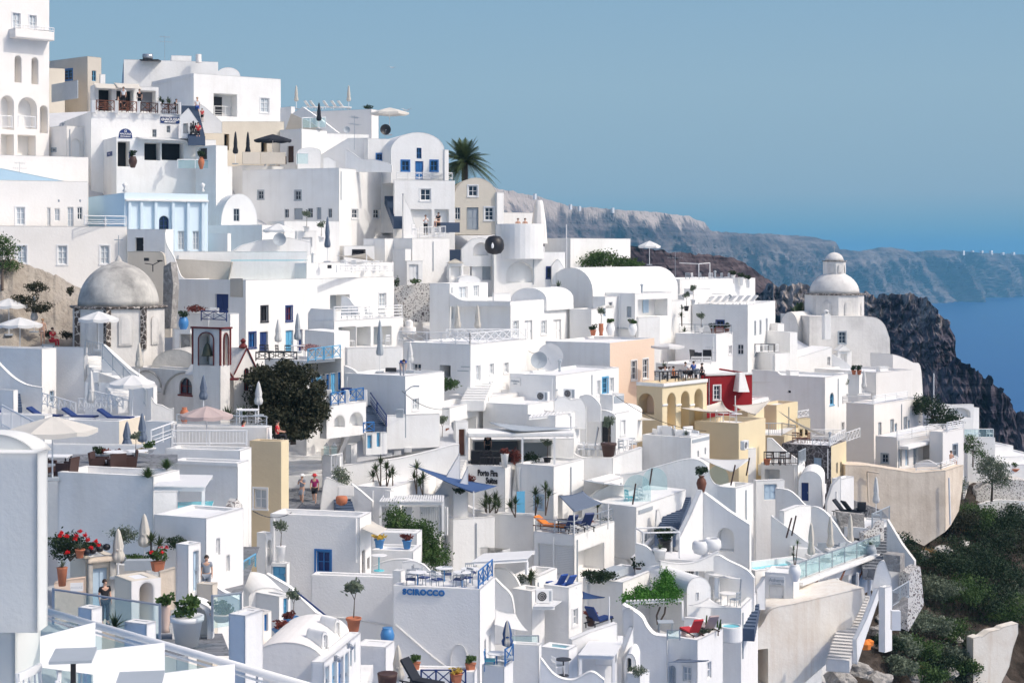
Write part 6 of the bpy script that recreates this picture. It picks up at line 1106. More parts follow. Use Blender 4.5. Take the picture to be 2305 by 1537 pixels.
house('low white planter wall below the retaining wall',800,880,1005,1098,1150,'',a=22,D=93,par=.25);house('white bin box on the planter wall',872,878,885,1105,1125,'',a=30,D=91,par=.02,drop=.2)
pgl=pergola('white pergola with hanging curtains',pt(853,1136,88),pt(1000,1136,88.5),pt(862,1122,93.5),pt(853,1210,88).z,n=26)
for i,x in enumerate((858,905,945,965,985)):
 mb=MB();vs=[];n=16
 for j in range(n+1):q=pt(x+24*j/n,1140,88.6+.08*math.sin(j*2.1));vs+=[q,q-V((0,0,1.55))]
 mb.add(vs,[(2*j,2*j+2,2*j+3,2*j+1)for j in range(n)]).build('curtain','wcanvas',None,True,'pale hanging curtain of the white pergola, '+'first second third fourth fifth'.split()[i]+' from left','curtain','pergola curtains')
house('white room behind the curtained pergola',850,990,1012,1128,1220,'',a=10,D=94,par=.1)
tree('dense green garden tree below the curtained pergola',pt(925,1240,86),[tuple(pt(x,y,D))+(a,1.,b)for x,y,a,b,D in((893,1168,.7,.7,86),(920,1195,.9,.6,86),(950,1195,.8,.6,86.5),(965,1225,.8,.7,86),(985,1255,.7,.7,85),(960,1250,.7,.6,85.5),(900,1200,.6,.3,86),(880,1190,.35,.3,86))],8500,.07,'leaf',.12,seedk=6,core=.3)
house('white wall house under the angled wing',1113,1201,1209,1160,1310,'',a=16,D=96,par=.3);h=house('sunlit white house with row of small windows',None,1020,1114,1168,1290,'R w 1080 1232 1098 1248 greyp|R w 1104 1240 1112 1256 greyp|R w 1130 1235 1148 1255',a=70,D=94,par=.3)
bl=house('white balcony house with louvred shutters beneath',1201,1293,1383,1204,1320,'L s 1212 1226 1292 1290|R o 1300 1232 1360 1292 white',a=28,D=93,par=.15)
m=MB();a=onp(bl,'L',1214,1288,.1);b=onp(bl,'L',1290,1288,.1)
for k in range(16):m.obox(a+V((0,0,.1*k)),V((b.x-a.x,b.y-a.y,0))*.48,bl['pL'].n*.03,(0,0,.055));m.obox(a+V((0,0,.1*k))+V((b.x-a.x,b.y-a.y,0))*.52,V((b.x-a.x,b.y-a.y,0))*.48,bl['pL'].n*.03,(0,0,.055))
m.build('louvre_shutter','wpaint',bl['root'])
railing('steel wire rail of the lounger balcony, shaded side','wire',bl['P'](bl['lu']-.1,.12,bl['zt']),bl['P'](.1,.12,bl['zt']),.75,'steel');railing('steel wire rail of the lounger balcony, sunny side','wire',bl['P'](.1,.1,bl['zt']),bl['P'](.1,bl['lv'],bl['zt']),.75,'steel')
put(LO('brown','orangec',.4),'orange wooden daybed on the steel railed balcony',bl['P'](bl['lu']*.75,.9,bl['z']+.1),R(60),1.05);put(TB('black',False,.4),'black table on the steel railed balcony',bl['P'](bl['lu']*.4,.8,bl['z']+.1));put(CH('wpaint'),'white chair at the black balcony table',bl['P'](bl['lu']*.22,.9,bl['z']+.1),2)
for i in range(2):put(LO('black','navy',.75),'navy reclining deck chair on the balcony, '+('left','right')[i],bl['P'](.9-.5*i,1.0+1.1*i,bl['z']+.1),R(200),1,'navy deck chairs on balcony')
awning('slate blue square awning over the balcony',[pt(1257,1115,98),pt(1312,1105,99.5),pt(1356,1132,97),pt(1292,1152,92.5)],'gcanvas',.2,posts=[(pt(1293,1205,92.8),pt(1292,1150,92.8),'wpaint'),(pt(1369,1190,97),pt(1369,1132,97),'wpaint')])
blk('shaded garden wall behind the balcony plants',[(1310,1200),(1310,1118),(1345,1128),(1375,1140),(1432,1141),(1432,1290),(1395,1240),(1378,1200)],-8,100,.5);
for i,(x,y,k)in enumerate(((1330,1190,'dleaf'),(1360,1186,'dleaf'))):bush('dark planter bush by the balcony, '+('left','right')[i],pt(x,y,98.5),.55,.42,320,.07,'redleaf' if i==0 else k)
put(YU(1,1.1,2,.4),'yucca rising from the balcony planter',pt(1345,1186,98.5))
fw=blk('sunlit wall house left of the long dark stairs',[(1432,1141),(1545,1101),(1543,1120),(1530,1160),(1512,1210),(1480,1262),(1432,1262)],50,98.5,3,'w 1443 1196 1462 1232 wpaint paleglass',x0=1432,name='house',cat='house');p=fw['pl'].at(1437,1147,-.03);q=fw['pl'].at(1468,1137,-.03);MB().obox(p+V((0,0,-.25)),q-p,fw['pl'].n*.03,(0,0,.22)).build('pattern_band','greyp',fw['root'])
blk('tall tapering niche panel on the sunlit wall',[(1476,1195),(1479,1148),(1484,1146),(1489,1170),(1494,1195)],50,99.4,.1,m='white',name='panel',cat='niche');steps('long dark stairs between white flank walls',pt(1520,1208,96.5),pt(1556,1118,105),1.25,20,'bluestep')
blk('white triangular flank right of the dark stairs',[(1528,1215),(1555,1160),(1580,1102),(1583,1110),(1583,1260),(1528,1240)],46,97.5,.35);blk('broad pale shaded wall with arched pool entrance',[(1583,1108),(1600,1120),(1640,1150),(1687,1180),(1687,1300),(1583,1265)],-22,97.8,.5,'v 1616 1188 1652 1240 water',x0=1640,name='house',cat='house')
put(PT('urn','brown','dbush',6),'tall red brown urn on the stair top',pt(1579,1112,101.5),0,1.25);
sw=swp('high shaded wall sweeping over the stairs',[(1395,1068),(1440,1062),(1480,1050),(1540,1034),(1572,1035),(1592,1050),(1600,1075),(1612,1090),(1640,1096),(1656,1097)],1190,-6,105,.4,curve=True)
house('white corner house with patterned band top',1610,1656,1696,1098,1200,'',a=34,D=104,par=.5)
for i,(x0,x1,yt,yb)in enumerate(((1404,1465,1068,1135),(1446,1502,1052,1118),(1590,1640,1048,1095))):vault('frosted glass screen with rounded top, '+('front','middle','far right')[i]+' one',x0,x1,yt+32,yt,yb,-8,(100,103,107)[i],.05,m='clear',name='glass_screen',cat='screen')
for i,(a,b,D)in enumerate((((1424,1135),(1431,1088),99),((1462,1092),(1468,1054),103),((1645,1092),(1655,1046),104),((1680,1070),(1687,1030),107),((1770,1210),(1782,1165),100),((1782,1205),(1792,1160),102))):MB().tube(pt(*a,D),pt(*b,D),.05).build('sail_pole','dbrown',None,False,'leaning bare pole for a sail, '+'first second third fourth fifth sixth'.split()[i]+' from left','pole','leaning sail poles')
for i,x in enumerate((1418,1440,1450)):put(CH('cyan' if i==0 else 'wpaint'),('turquoise chair behind the sunlit wall house','white chair right of the turquoise chair','second white chair right of the turquoise chair')[i],pt(x,1136-i*4,100.5),2,1.1)
house('white hidden terrace left of the frosted screens',1313,1360,1425,1085,1140,'',a=30,D=103,par=.1);blk('white rising roof slope behind the slate awning',[(1318,1128),(1345,1105),(1380,1088),(1408,1095),(1425,1138),(1318,1140)],6,102,.5)
awning('grey white sail below the wavy wall',[pt(1310,1080,101),pt(1430,1095,101),pt(1340,1075,106)],'greyp',.2);awning('white sail over the right frosted screens',[pt(1575,1030,110),pt(1690,1032,110),pt(1648,1060,104)],'wcanvas',.3)
ct=house('curved white terrace slab with ball chairs',1420,1586,1640,1262,1292,'',a=14,D=92,par=.35,drop=.2);swp('white winding parapet around the ball chair terrace',[(1430,1222),(1455,1230),(1478,1252),(1490,1265),(1490,1290)],1330,-18,91.5,.3);swp('white bowed front of the ball chair terrace',[(1487,1262),(1520,1268),(1560,1266),(1590,1255),(1620,1240)],1285,10,91,.35)
for x,q in((1578,'left'),(1603,'right')):MB().lathe([(.12,0),(.4,.1),(.54,.36),(.5,.68),(.37,.82),(.3,.8),(.4,.64),(.4,.36),(.1,.25)],pt(x,1248-(q=='right')*5,93.5),20).build('ball_chair','wpaint',None,True,'white round ball chair on the curved terrace, '+q+' one','armchair','ball chairs')
r=thing('cabana','white framed cabana with hanging curtains','cabana',pt(1450,1260,93));A0=pt(1448,1258,93);U=V((2.1,.3,0));W=V((-.3,1.6,0));f=MB()
for o in(A0,A0+U,A0+W,A0+U+W):MB().tube(o,o+V((0,0,1.5)),.05).build('post','wpaint',r)
for a,b in((A0,A0+U),(A0+W,A0+U+W),(A0,A0+W),(A0+U,A0+U+W)):f.tube(a+V((0,0,1.5)),b+V((0,0,1.5)),.05)
f.build('frame','wpaint',r);put(PT('drum','wpaint','agave',3),'white tub with agave by the cabana',pt(1485,1262,91.5),0,1.);put(PT('std','black','dbush',3),'dark leafy shrub inside the cabana',pt(1497,1240,94),0,1.5)
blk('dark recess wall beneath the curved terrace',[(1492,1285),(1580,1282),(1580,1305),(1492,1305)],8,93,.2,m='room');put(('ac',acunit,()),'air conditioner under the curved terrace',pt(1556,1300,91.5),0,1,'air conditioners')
vb=vault('little white barrel house with narrow window',1546,1601,1330,1297,1440,28,88,4.5,'w 1567 1333 1573 1350 wpaint');
dg=house('grey white patio house right of the barrel house',1600,1668,1706,1368,1440,'L w 1608 1300 1618 1345 wpaint',a=20,D=88,par=.35);blk('shaded high patio wall with glass doors',cat_rom([(1586,1290),(1610,1250),(1640,1262),(1680,1282),(1697,1300)],4)+[(1697,1378),(1586,1378)],-16,91,.4,'d 1597 1298 1607 1352 wpaint',x0=1640,name='house',cat='house')
awning('white square sail over the patio',[pt(1588,1290,90),pt(1620,1285,92),pt(1668,1302,90),pt(1630,1296,88)],'wcanvas',.25,posts=[(pt(1663,1368,89),pt(1668,1302,89),'steel')]);awning('lower white sail left of the patio',[pt(1550,1362,86),pt(1595,1345,88),pt(1640,1366,86)],'wcanvas',.25)
put(TB('wpaint',True,.45),'white round table on the patio',pt(1638,1364,89));put(CH(),'white chair left of the patio table',pt(1615,1362,89),1.5);put(CH('greyp'),'grey chair right of the patio table',pt(1655,1366,88.5),4)
r=thing('plunge_pool','small round plunge pool with pale rim below the patio','pool',pt(1645,1420,86.5));MB().lathe([(.62,-.8),(.62,.0),(.5,.02),(.5,-.1)],pt(1645,1408,86.5),24).build('rim','white',r);MB().lathe([(.49,-.06),(.49,-.04)],pt(1645,1408,86.5),24).build('water','water',r)
lp=house('white house with plant filled terrace and tall sunlit wall',1312,1402,1483,1310,1460,'',a=30,D=88,par=.4)
bush('large dark leafy bush on the shaded terrace edge',pt(1350,1312,88.5),.95,.55,1400,.07,'dleaf');MB().obox(lp['P'](1.4,1.0,lp['z']+.1),lp['v']*2.6,lp['u']*.9,(0,0,.4)).build('lounge_bench','greyp',None,False,'grey bench on the planted terrace','bench');put(PT('std','dbrown','dbush',8),'brown pot with dark shrub right on the planted terrace',pt(1440,1300,92),0,1.4)
pv_=pergola('white slatted pergola carrying the green vine',pt(1408,1360,85),pt(1538,1354,87),pt(1412,1350,90),pt(1500,1415,85).z,n=16,posts='12')
leafcloud('vine','vine',None,[tuple(pt(x,y,D))+(a,1.3,b)for x,y,a,b,D in((1430,1345,.75,.3,86.5),(1465,1342,.85,.35,87),(1500,1340,.8,.35,87),(1490,1320,.55,.45,88),(1500,1300,.4,.5,89),(1515,1330,.45,.3,87.5),(1410,1350,.3,.22,86),(1445,1330,.5,.2,87))],7500,.06,seedk=3,label='bright green vine spreading over the white pergola',cat='vine',core=.2)
MB().path([pt(1480,1405,87),pt(1478,1385,87),pt(1486,1365,87)],.05).path([pt(1482,1405,87),pt(1496,1380,87),pt(1498,1365,87)],.05).build('climber_stem','bark',None,False,'forked dark vine trunk below the pergola','trunk')
blk('tall shaded wall with niche sweeping down to the terrace',cat_rom([(1400,1360),(1440,1385),(1455,1410),(1472,1428),(1502,1432)],4)+[(1502,1600),(1400,1600)],-16,82,.6,'b 1402 1368 1425 1430',x0=1450,name='house',cat='house')
pt_=house('white terrace house with cactus and striped chairs',1500,1570,1627,1440,1600,'L e 1507 1497 1521 1545 greyp|L w 1537 1500 1556 1532 wpaint paleglass|R w 1592 1490 1601 1526 wpaint paleglass',a=32,D=81,par=.3)
for i,x in enumerate((0,1)):put(LO('dbrown','redc' if x==0 else 'pink',.8),'red striped deck chair on the cactus terrace, '+('left','right')[i],pt_['P'](.9-.3*i,1.2+1.2*i,pt_['z']+.1),R(200),.9,'red deck chairs')
st=MB();c=pt(1605,1432,83.5)
for k in range(7):t=k*.9;a_=c+V((math.cos(t)*.12,math.sin(t)*.12,0));b_=a_+V((math.cos(t)*.28,math.sin(t)*.2,.35));st.tube(a_,b_,.05).tube(b_,b_+V((0.02*k,0,.35+.12*(k%4))),.05,.035)
st.build('cactus','leaf',None,False,'branching green cactus at the terrace corner','cactus');bush('grey green shrub beside the cactus',pt(1585,1432,83),.45,.3,500,.05,'olivel')
blk('low sweeping parapet behind the striped chairs',cat_rom([(1540,1390),(1570,1392),(1590,1402),(1605,1425)],4)+[(1605,1445),(1540,1445)],-12,85,.3)
awning('blue grey triangular sail over the arched door',[pt(1505,1490,80),pt(1530,1480,82),pt(1596,1485,80)],'gcanvas',.15);put(TB('greyp',False,.4),'grey table on the cactus terrace',pt(1498,1430,84));railing('clear glass rail on the cactus terrace','glass',pt(1502,1440,81.5),pt(1530,1440,81),.5,'steel')
h=house('white house with small air conditioner and sunlit side',1224,1280,1311,1322,1450,'R w 1289 1370 1300 1406 wpaint paleglass',a=30,D=84,par=.35);put(('ac',acunit,()),'air conditioner hung on the shaded small house',pt(1224,1356,82),R(10),1,'air conditioners')
for i in range(2):put(LO('wpaint','bluec',.8),'blue deck chair behind the small house parapet, '+('left','right')[i],h['P'](h['lu']*(.8-.35*i),.9,h['z']),R(215),.75,'blue deck chairs')
h=house('white cornered house with scooped parapet',1152,1197,1226,1330,1440,'',a=36,D=83,par=.3);swp('white scooped wall curving down at the left of the cornered house',[(1112,1300),(1130,1318),(1150,1340),(1157,1375)],1450,-14,82,.3);swp('grey inner wall of the scooped terrace',[(1113,1278),(1140,1282),(1160,1300),(1172,1325),(1175,1335)],1345,-14,85,.3)
bush('round dark shrub on the middle terrace',pt(1175,1312,87.5),.42,.35,420,.06,'dleaf');put(YU(2,.5,1,.5),'bright yucca right of the round dark shrub',pt(1196,1315,87),1);house('white planter terrace behind the round shrub',1150,1205,1254,1300,1340,'',a=24,D=87,par=.35)
pergola('broad white slatted roof above the scooped wall',pt(1062,1272,80),pt(1188,1264,83),pt(1088,1254,87),pt(1100,1320,80).z,n=18,posts='12',cover=True);pergola('small slatted canopy at the small house',pt(1200,1372,80.5),pt(1248,1372,81),pt(1222,1358,84.5),pt(1200,1400,80).z,n=10,posts='',cover=True)
awning('blue sail beside the tall shaded wall',[pt(1311,1330,84),pt(1311,1347,83),pt(1362,1343,82)],'bcanvas',.1,posts=[(pt(1371,1400,82),pt(1371,1342,82),'wpaint')]);put(LO('black','navy',.8),'navy deck chair on the narrow lower terrace',pt(1348,1408,82),2.5,.95);put(PT('std','dbrown','redleaf' and 'red',3),'small red plant beside the navy deck chair',pt(1330,1408,82))
swp('sunlit terrace wall below the blue sail',[(1288,1440),(1330,1422),(1390,1402)],1540,30,79,.4,curve=False);swp('white tapering wall left of the narrow steps',[(1400,1480),(1415,1440),(1426,1410)],1600,40,77.5,.3,curve=False);steps('narrow white steps between tapering walls',pt(1382,1470,77),pt(1402,1430,81),.9,7,'white')
pergola('white planked pergola over lower dining nook',pt(1302,1482,73),pt(1384,1484,73.5),pt(1325,1452,78.5),pt(1302,1580,73).z,n=16,posts='012',cover=True);vault('white shell shaped arch beside the dining nook',1405,1432,1495,1470,1560,-10,76,2,'v 1412 1480 1421 1515 paleblue',m='white')
house('low white walled pool with pale water',1216,1280,1300,1462,1530,'',a=26,D=74,par=.1,fm='water',name='pool',cat='pool');swp('white curved retaining wall in the lower centre',[(1216,1480),(1250,1520),(1290,1530),(1330,1512),(1360,1530)],1620,-6,70,.35);house('white planter block with dry bush',1410,1440,1462,1518,1580,'',a=30,D=75,par=.1);bush('round dry brown bush in white planter',pt(1437,1522,74.8),.42,.38,700,.04,'olivel')
house('tall grey white house at the bottom centre',1150,1213,1219,1452,1600,'',a=14,D=72,par=.1);awning('large white sail in the lower centre',[pt(1112,1370,76),pt(1160,1380,76),pt(1188,1420,75),pt(1112,1405,72)],'wcanvas',.2);railing('glass pool rail right of the striped parasol','glass',pt(1150,1455,73),pt(1212,1455,73),.5,'steel')
put(TB('black',True,.35),'dark round table beside the lower pool',pt(1268,1520,72));put(CH(),'white chair beside the dark round table',pt(1256,1520,72),2)
sheet('hillside','soil',1880,2620,60,60,1.2,ytop=[(1880,1250),(1960,1250),(2040,1225),(2080,1215),(2150,1120),(2200,1075),(2305,1075),(2620,1150)],amp=1.2)
rk=random.Random(4)
spots=[(2160,1185,1.6,.9),(2200,1180,1.5,1.),(2250,1195,1.8,1.2),(2300,1190,1.6,1.2),(2230,1230,2.,1.3),(2290,1250,2.,1.4),(2140,1290,1.9,1.1),(2180,1270,1.6,1.2),(2220,1300,1.9,1.3),(2280,1320,2.,1.4),(2110,1340,1.4,.8),(2160,1350,1.8,1.1),(2215,1365,1.9,1.1),(2265,1390,1.7,1.),(2305,1380,1.5,1.2),(2060,1400,1.1,.6),(2100,1410,1.3,.7),(2140,1425,1.2,.7),(2000,1450,.9,.5),(2035,1455,1.1,.6),(2075,1470,1.2,.7),(2110,1490,1.1,.6),(2150,1470,1.,.5),(2030,1500,.9,.5),(2090,1525,1.1,.6),(2175,1500,.9,.5),(2200,1440,1.,.6)]
ad='tallest widest round flat leaning dense loose low broad narrow dark mossy shaggy thin rough'.split()
near=['the tan wall foot','the right edge of the photo','the ruined wall','the white stone pier','the grey stairs foot','the middle of the slope']
wds=['topmost shrub right of the tan retaining wall','second shrub from the tan wall along the slope crest','broad crest shrub below the far white walls','crest shrub at the right edge of the photo','dark shrub just under the broad crest shrub','big dark shrub at the right edge, upper one','bushy shrub left in the middle of the slope','shrub between tan wall foot and the big dark ones','big shrub in the middle of the dark slope','big dark shrub at the right edge, middle one','shrub below and right of the rough white pier','shrub in the centre of the slope under the big one','shrub above the left end of the ruined wall','shrub directly above the ruined wall','shrub at the right edge above the ruined wall','small shrub under the tall pier block','grey green shrub right of the meter cabinet','grey green shrub in the lower middle slope','lowest left shrub beside the orange sacks','olive shrub right of the orange sacks','round shrub in the bottom middle of the slope','shrub near the bottom edge left of the ruined wall','shrub touching the ruined wall on its left','shrub at the bottom below the orange sacks','shrub cut by the bottom edge of the photo','shrub at the foot of the ruined wall','shrub growing on the left top of the ruined wall']
for i,(x,y,rx,rz)in enumerate(spots):bush(wds[i],pt(x,y+20,g(x,y+20)-.2),rx*1.35,rz*1.9,int(3000 if rx>1.3 else 1700),.095,('dleaf','leaf','olivel','olivel')[rk.randrange(4)]if y>1385 else('dleaf','juniper','leaf','dleaf','olivel')[rk.randrange(5)],'shrubs on the dark slope',i+20)
leafcloud('ground_cover','dleaf',None,[tuple(pt(x,y,g(x,y)+.4))+(1.6,1.6,.35)for x in range(2060,2420,28)for y in range(1160,1540,26)if y>1225-(x-2060)*.6 and not(2190<x and y>1400)],26000,.07,seedk=2,label='low dark scrub covering the slope',cat='scrub',kind='stuff',core=.1)
leafcloud('dry_grass','drygrass',None,[tuple(pt(x,y,g(x,y)-.2))+(.7,.7,.22)for x,y in((2160,1190),(2085,1240),(2150,1475),(2160,1500),(2060,1500),(2240,1500),(2180,1175))],2600,.06,seedk=4,label='dry orange grass tufts on the slope',cat='grass',kind='stuff',core=.1)
def rock(label,c,s,seed,m='rubble'):
 bm=bmesh.new();bmesh.ops.create_icosphere(bm,subdivisions=3,radius=1)
 for v in bm.verts:v.co=v.co*(1+.35*mn.fractal(v.co*1.3+V((seed*7,0,0)),.9,2,5));v.co.z*=.65
 me=bpy.data.meshes.new('rock');bm.to_mesh(me);bm.free();o=bpy.data.objects.new('rock',me);C.objects.link(o);me.materials.append(mat(m));o.location=c;o.scale=(s,s*.9,s);meta(o,label,'rock','pale rocks on the slope')
for i,(x,y,s,m)in enumerate(((1990,1395,.9,'rubble'),(1975,1420,.8,'rubble'),(1930,1510,1.3,'rubble'),(1890,1530,1.3,'rubble'),(1975,1530,1.3,'rubble'),(2120,1390,.4,'rubble'),(2150,1440,.7,'rubble'),(2120,1240,1.1,'grey2'),(2170,1225,.7,'grey2'),(2080,1250,.8,'rubble'),(2200,1240,.4,'grey2'),(2130,1515,1.,'rubble'),(2060,1530,.9,'rubble'))):
 rock(('grey rock left of the tall pier block foot','grey rock below the tall pier block','big grey boulder at the bottom of the grey stairs','big grey boulder cut by the bottom edge left','big grey boulder right of the stair foot','white rock among shrubs in the slope centre','grey rock above the ruined wall shrubs','white rock face right of the tan wall foot','white rock ledge under the crest shrubs','white rock where the tan wall meets the slope','small white rock right of the white ledge','grey boulder near the bottom edge middle','grey boulder at the bottom edge below the round shrub')[i],pt(x,y,g(x,y)+.2),s*.75,i,m)
blk('ruined pale block wall on the slope',[(2191,1436),(2205,1431),(2212,1433),(2230,1420),(2252,1416),(2258,1411),(2292,1402),(2292,1425),(2280,1460),(2272,1500),(2250,1545),(2240,1640),(2191,1600)],22,123,.8,m='stain',name='ruined_wall',cat='wall')
steps('rough stone steps beside the tan wall',pt(2140,1215,143),pt(2185,1075,155),2.2,26,'grey2');blk('white painted rock garden wall above the shrubs',[(2195,1140),(2200,1105),(2240,1080),(2310,1080),(2330,1135),(2260,1150)],5,152,2,m='mixstone');swp('sunlit low white path wall above the shrubs',[(2205,1135),(2250,1125),(2330,1130)],1165,10,151,.5)
tree('slender olive tree at the white rock garden',pt(2232,1118,150),[tuple(pt(x,y,D))+(a,1.4,b)for x,y,a,b,D in((2235,1065,1.4,1.3,149),(2215,1050,1.,.8,149),(2255,1078,1.,.9,149),(2225,1035,.7,.5,149),(2250,1050,.8,.6,149))],4200,.08,'olivel',.12,seedk=13,core=.3)
tree('thin yellow green tree by the veranda base',pt(2190,1040,142),[tuple(pt(x,y,D))+(a,.8,b)for x,y,a,b,D in((2190,1000,.9,.5,142),(2175,1010,.6,.4,142),(2205,1020,.7,.4,142),(2182,985,.5,.3,142))],1600,.07,'leaf',.07,seedk=14);tree('sparse shrub tree on the stone steps',pt(2165,1120,145),[tuple(pt(x,y,144))+(.6,.6,.4)for x,y in((2165,1085),(2160,1100),(2170,1140),(2172,1160))],700,.06,'leaf',.05,seedk=15)
tree('dark cypress like shrub at the foot of the tan wall',pt(2050,1262,110),[tuple(pt(x,y,110))+(.7,.6,.35)for x,y in((2035,1210),(2048,1225),(2058,1240),(2030,1225),(2062,1255))],1500,.07,'dleaf',.08,seedk=16)
for i,x in enumerate((2163,2184,2205,2226,2252,2276)):house('tiny white building on the far cliff top, '+'first second third fourth fifth sixth'.split()[i]+' from left',x,x+5,x+9,564+(i>3)*4,569,'',a=40,D=8200+i*180,par=.5,dd=12,drop=12,th=1,group='tiny white buildings on the far cliff')
for i,x in enumerate((1280,1300,1375,1200)):house('white speck of a farmhouse on the far ridge, '+('second','third','rightmost','leftmost')[i],x,x+4,x+8,(461,465,469,437)[i]-1,(465,468,473,442)[i],'',a=40,D=(4100,4200,4400,3850)[i],par=.5,dd=8,drop=8,th=1,group='farmhouses on the far ridge')
def gull(label,x,y,D,s=1.):
 p=pt(x,y,D);mb=MB();mb.tube(p-V((.25,.1,0))*s,p+V((.25,.1,.02))*s,.07*s,.03*s,6)
 for k in(-1,1):mb.add([p+V((.08,.0,0))*s,p+V((-.08,0,0))*s,p+V((-.15,k*.2,0))*s+V((k*.35,0,.16))*s,p+V((-.3,0,0))*s+V((k*.8,0,.12))*s,p+V((.05,0,0))*s+V((k*.35,0,.18))*s],[(0,1,2,4),(2,3,4)])
 mb.build('seagull','greyp',None,False,label,'seagull')
gull('seagull gliding above the open cream parasol',915,249,150,1.);gull('tiny seagull high over the ridge',884,153,170,.7)
ar=random.Random(77)
for h in ALLH:
 root=h['root'];lu,lv,D=h['lu'],h['lv'],h['D']
 if not(45<D<175)or root['category']not in('house','terrace','mansion'):continue
 wm=[c for c in root.children if c.name.startswith('wall')][0].data.materials[0].name
 hl=h['zt']-h['zb']
 if lu>2.2 and hl>2.4 and ar.random()<.45:
  s=-ar.choice((.25,lu*.5,lu-.3));zb=h['zt']-min(hl-.2,ar.uniform(2,6));m=MB();a=h['pL'].q(s,h['zt']-.25,-.06);m.tube(a,V((a.x,a.y,zb)),.045,None,5);m.tube(a,a-h['pL'].n*.12,.045,None,5);m.build('drain_pipe','wpaint',root)
 if lv>2.5 and hl>2.4 and ar.random()<.35:
  s=ar.choice((.3,lv*.55));a=h['pR'].q(s,h['zt']-.3,-.05);m=MB();m.tube(a,a-V((0,0,min(hl-.5,2.5))),.035,None,5);m.build('cable','greyp',root)
 if lu>3 and lv>3 and D>72:
  k=ar.random();p=h['P'](ar.uniform(.8,lu-.8),ar.uniform(lv*.45,lv-.7),h['z']);w=root['label'].split();lb=' '.join(w[:9])
  if k<.22:MB().tube(p,p+V((0,0,.75)),.09,None,8).lathe([(.16,.75),(.16,.82),(.03,.92)],p,8).build('vent_pipe','greyp',None,False,'vent pipe on the '+lb,'vent pipe','roof vent pipes')
  elif k<.40:MB().box(p+V((0,0,.22)),(.9,.7,.45),.3).box(p+V((0,0,.47)),(1.,.8,.05),.3).build('roof_hatch','white',None,False,'low roof hatch on the '+lb,'roof hatch','roof hatches')
  elif k<.50:put(('ant',antenna,(2.6,)),'thin aerial on the '+lb,p,ar.random()*3,.8,'roof aerials')
  elif k<.58:put(DI('greyp',.35),'little dish on the '+lb,p,ar.uniform(-.5,.5),.9,'little roof dishes')
 if lu>4 and D>60 and wm.startswith('white')and ar.random()<.35:
  MB().obox(h['pL'].q(-lu,h['zt']-.42,-.05),h['pL'].r*lu,-h['pL'].n*.045,(0,0,.07)).build('moulding','white',root)
for i,(a,b,s,l)in enumerate((((570,1150,66),(690,1120,88),.6,'thin black cable from ochre house to path'),((1385,890,104),(1590,970,100),.5,'thin cable across the terrace with round armchairs'),((905,880,98),(1010,920,103),.4,'thin cable from the street lamp to the reception block'),((1225,780,118),(1190,790,119),.3,'short sagging cable left of the peach house'))):
 A,B=pt(*a),pt(*b);MB().path([A+(B-A)*k/10-V((0,0,s*4*(k/10)*(1-k/10)))for k in range(11)],.02,4).build('cable','black',None,False,l,'cable')
blk('grey sunlit footpath edge wall right of the walkers',cat_rom([(722,1140),(728,1095),(735,1075),(760,1085),(790,1100),(795,1140)],3)+[(795,1180),(722,1180)],10,92.5,.5)
MB().quad(pt(640,1145,93),pt(730,1145,93),pt(735,1062,101),pt(640,1062,101)).build('footpath','paving',kind='structure',at=tuple(pt(680,1145,93)))
MB().quad(pt(640,1062,101),pt(730,1062,101),pt(790,930,107),pt(690,930,109)).quad(pt(770,1046,98.6),pt(1034,1000,101.2),pt(1000,925,107),pt(815,980,102)).build('lane','path',kind='structure',at=tuple(pt(680,1062,101)))
steps('broad white edged steps behind the walkers',pt(726,1076,97.5),pt(722,1012,102.5),2.7,6,'white');steps('broad pale stairs climbing behind the juniper',pt(762,1014,102),pt(790,930,109),2.6,12,'grey2')
MB().path([pt(731,950,109),pt(722,980,106),pt(708,1010,103),pt(690,1024,102.5),pt(655,1036,102.5)],.28,7).build('curb','white',None,True,'thick white curb curving beside the pale stairs','kerb');swp('white flank wall right of the pale stairs',[(760,1050),(775,1010),(800,960),(812,945)],1060,34,101,.5,curve=False)
person('woman in striped dress and white hat on the path',pt(680,1134,94.5),-.25,'phone','greyc','greyc','blond',hat='whitec',dress=True);person('man in magenta shirt and cap walking on the path',pt(708,1134,94.5),0,'walk','magenta','blackc',hat='redc')
for x,q in((735,'left'),(752,'right')):put(('lant',lambda:(lambda r:(MB().box((0,0,.3),(.3,.3,.5)).build('glass_body','clear',r),MB().lathe([(.24,.56),(.05,.68),(.04,.75)],n=4).build('cap','steel',r),MB().box((0,0,.03),(.34,.34,.05)).build('base','steel',r),r)[-1])(thing('lantern',None,'lantern')),()),'glass lantern on the white pier, '+q+' one',pt(x,1024,96),0,1,'glass lanterns')
house('white pier wall with plank fence beside the path',725,765,772,1026,1140,'',a=20,D=96,par=.02);railing('white plank fence left of the olive tree','bars',pt(746,1075,95),pt(770,1070,95.5),1.3);MB().lathe([(.1,0),(.3,.12),(.34,.35),(.3,.5),(.2,.52)],pt(769,1137,90),12).build('clay_jar','terra',None,True,'terracotta jar lying on the white wall by the path','jar')
house('white cabinet box at the lane corner',782,790,804,1000,1032,'',a=30,D=98,par=.02);MB().obox(pt(760,1118,91),(.9,.15,0),(0,.1,0),(0,0,.6)).build('niche_panel','white',None,False,'white framed panel below the olive tree','panel')
steps('small dark steps right of the olive tree',pt(798,1150,90),pt(790,1120,93),1.,5,'bluestep');swp('white raking wall from the olive tree downwards',[(790,1088),(815,1108),(838,1128)],1170,-12,92,.3,curve=False)
for i,x in enumerate((875,895,918)):MB().box(pt(x,1024-i*6,100),(.45,.3,.3)).build('curb_block','white',None,False,'white block of the striped lane kerb, '+('left','middle','right')[i],'kerb block','striped kerb blocks')
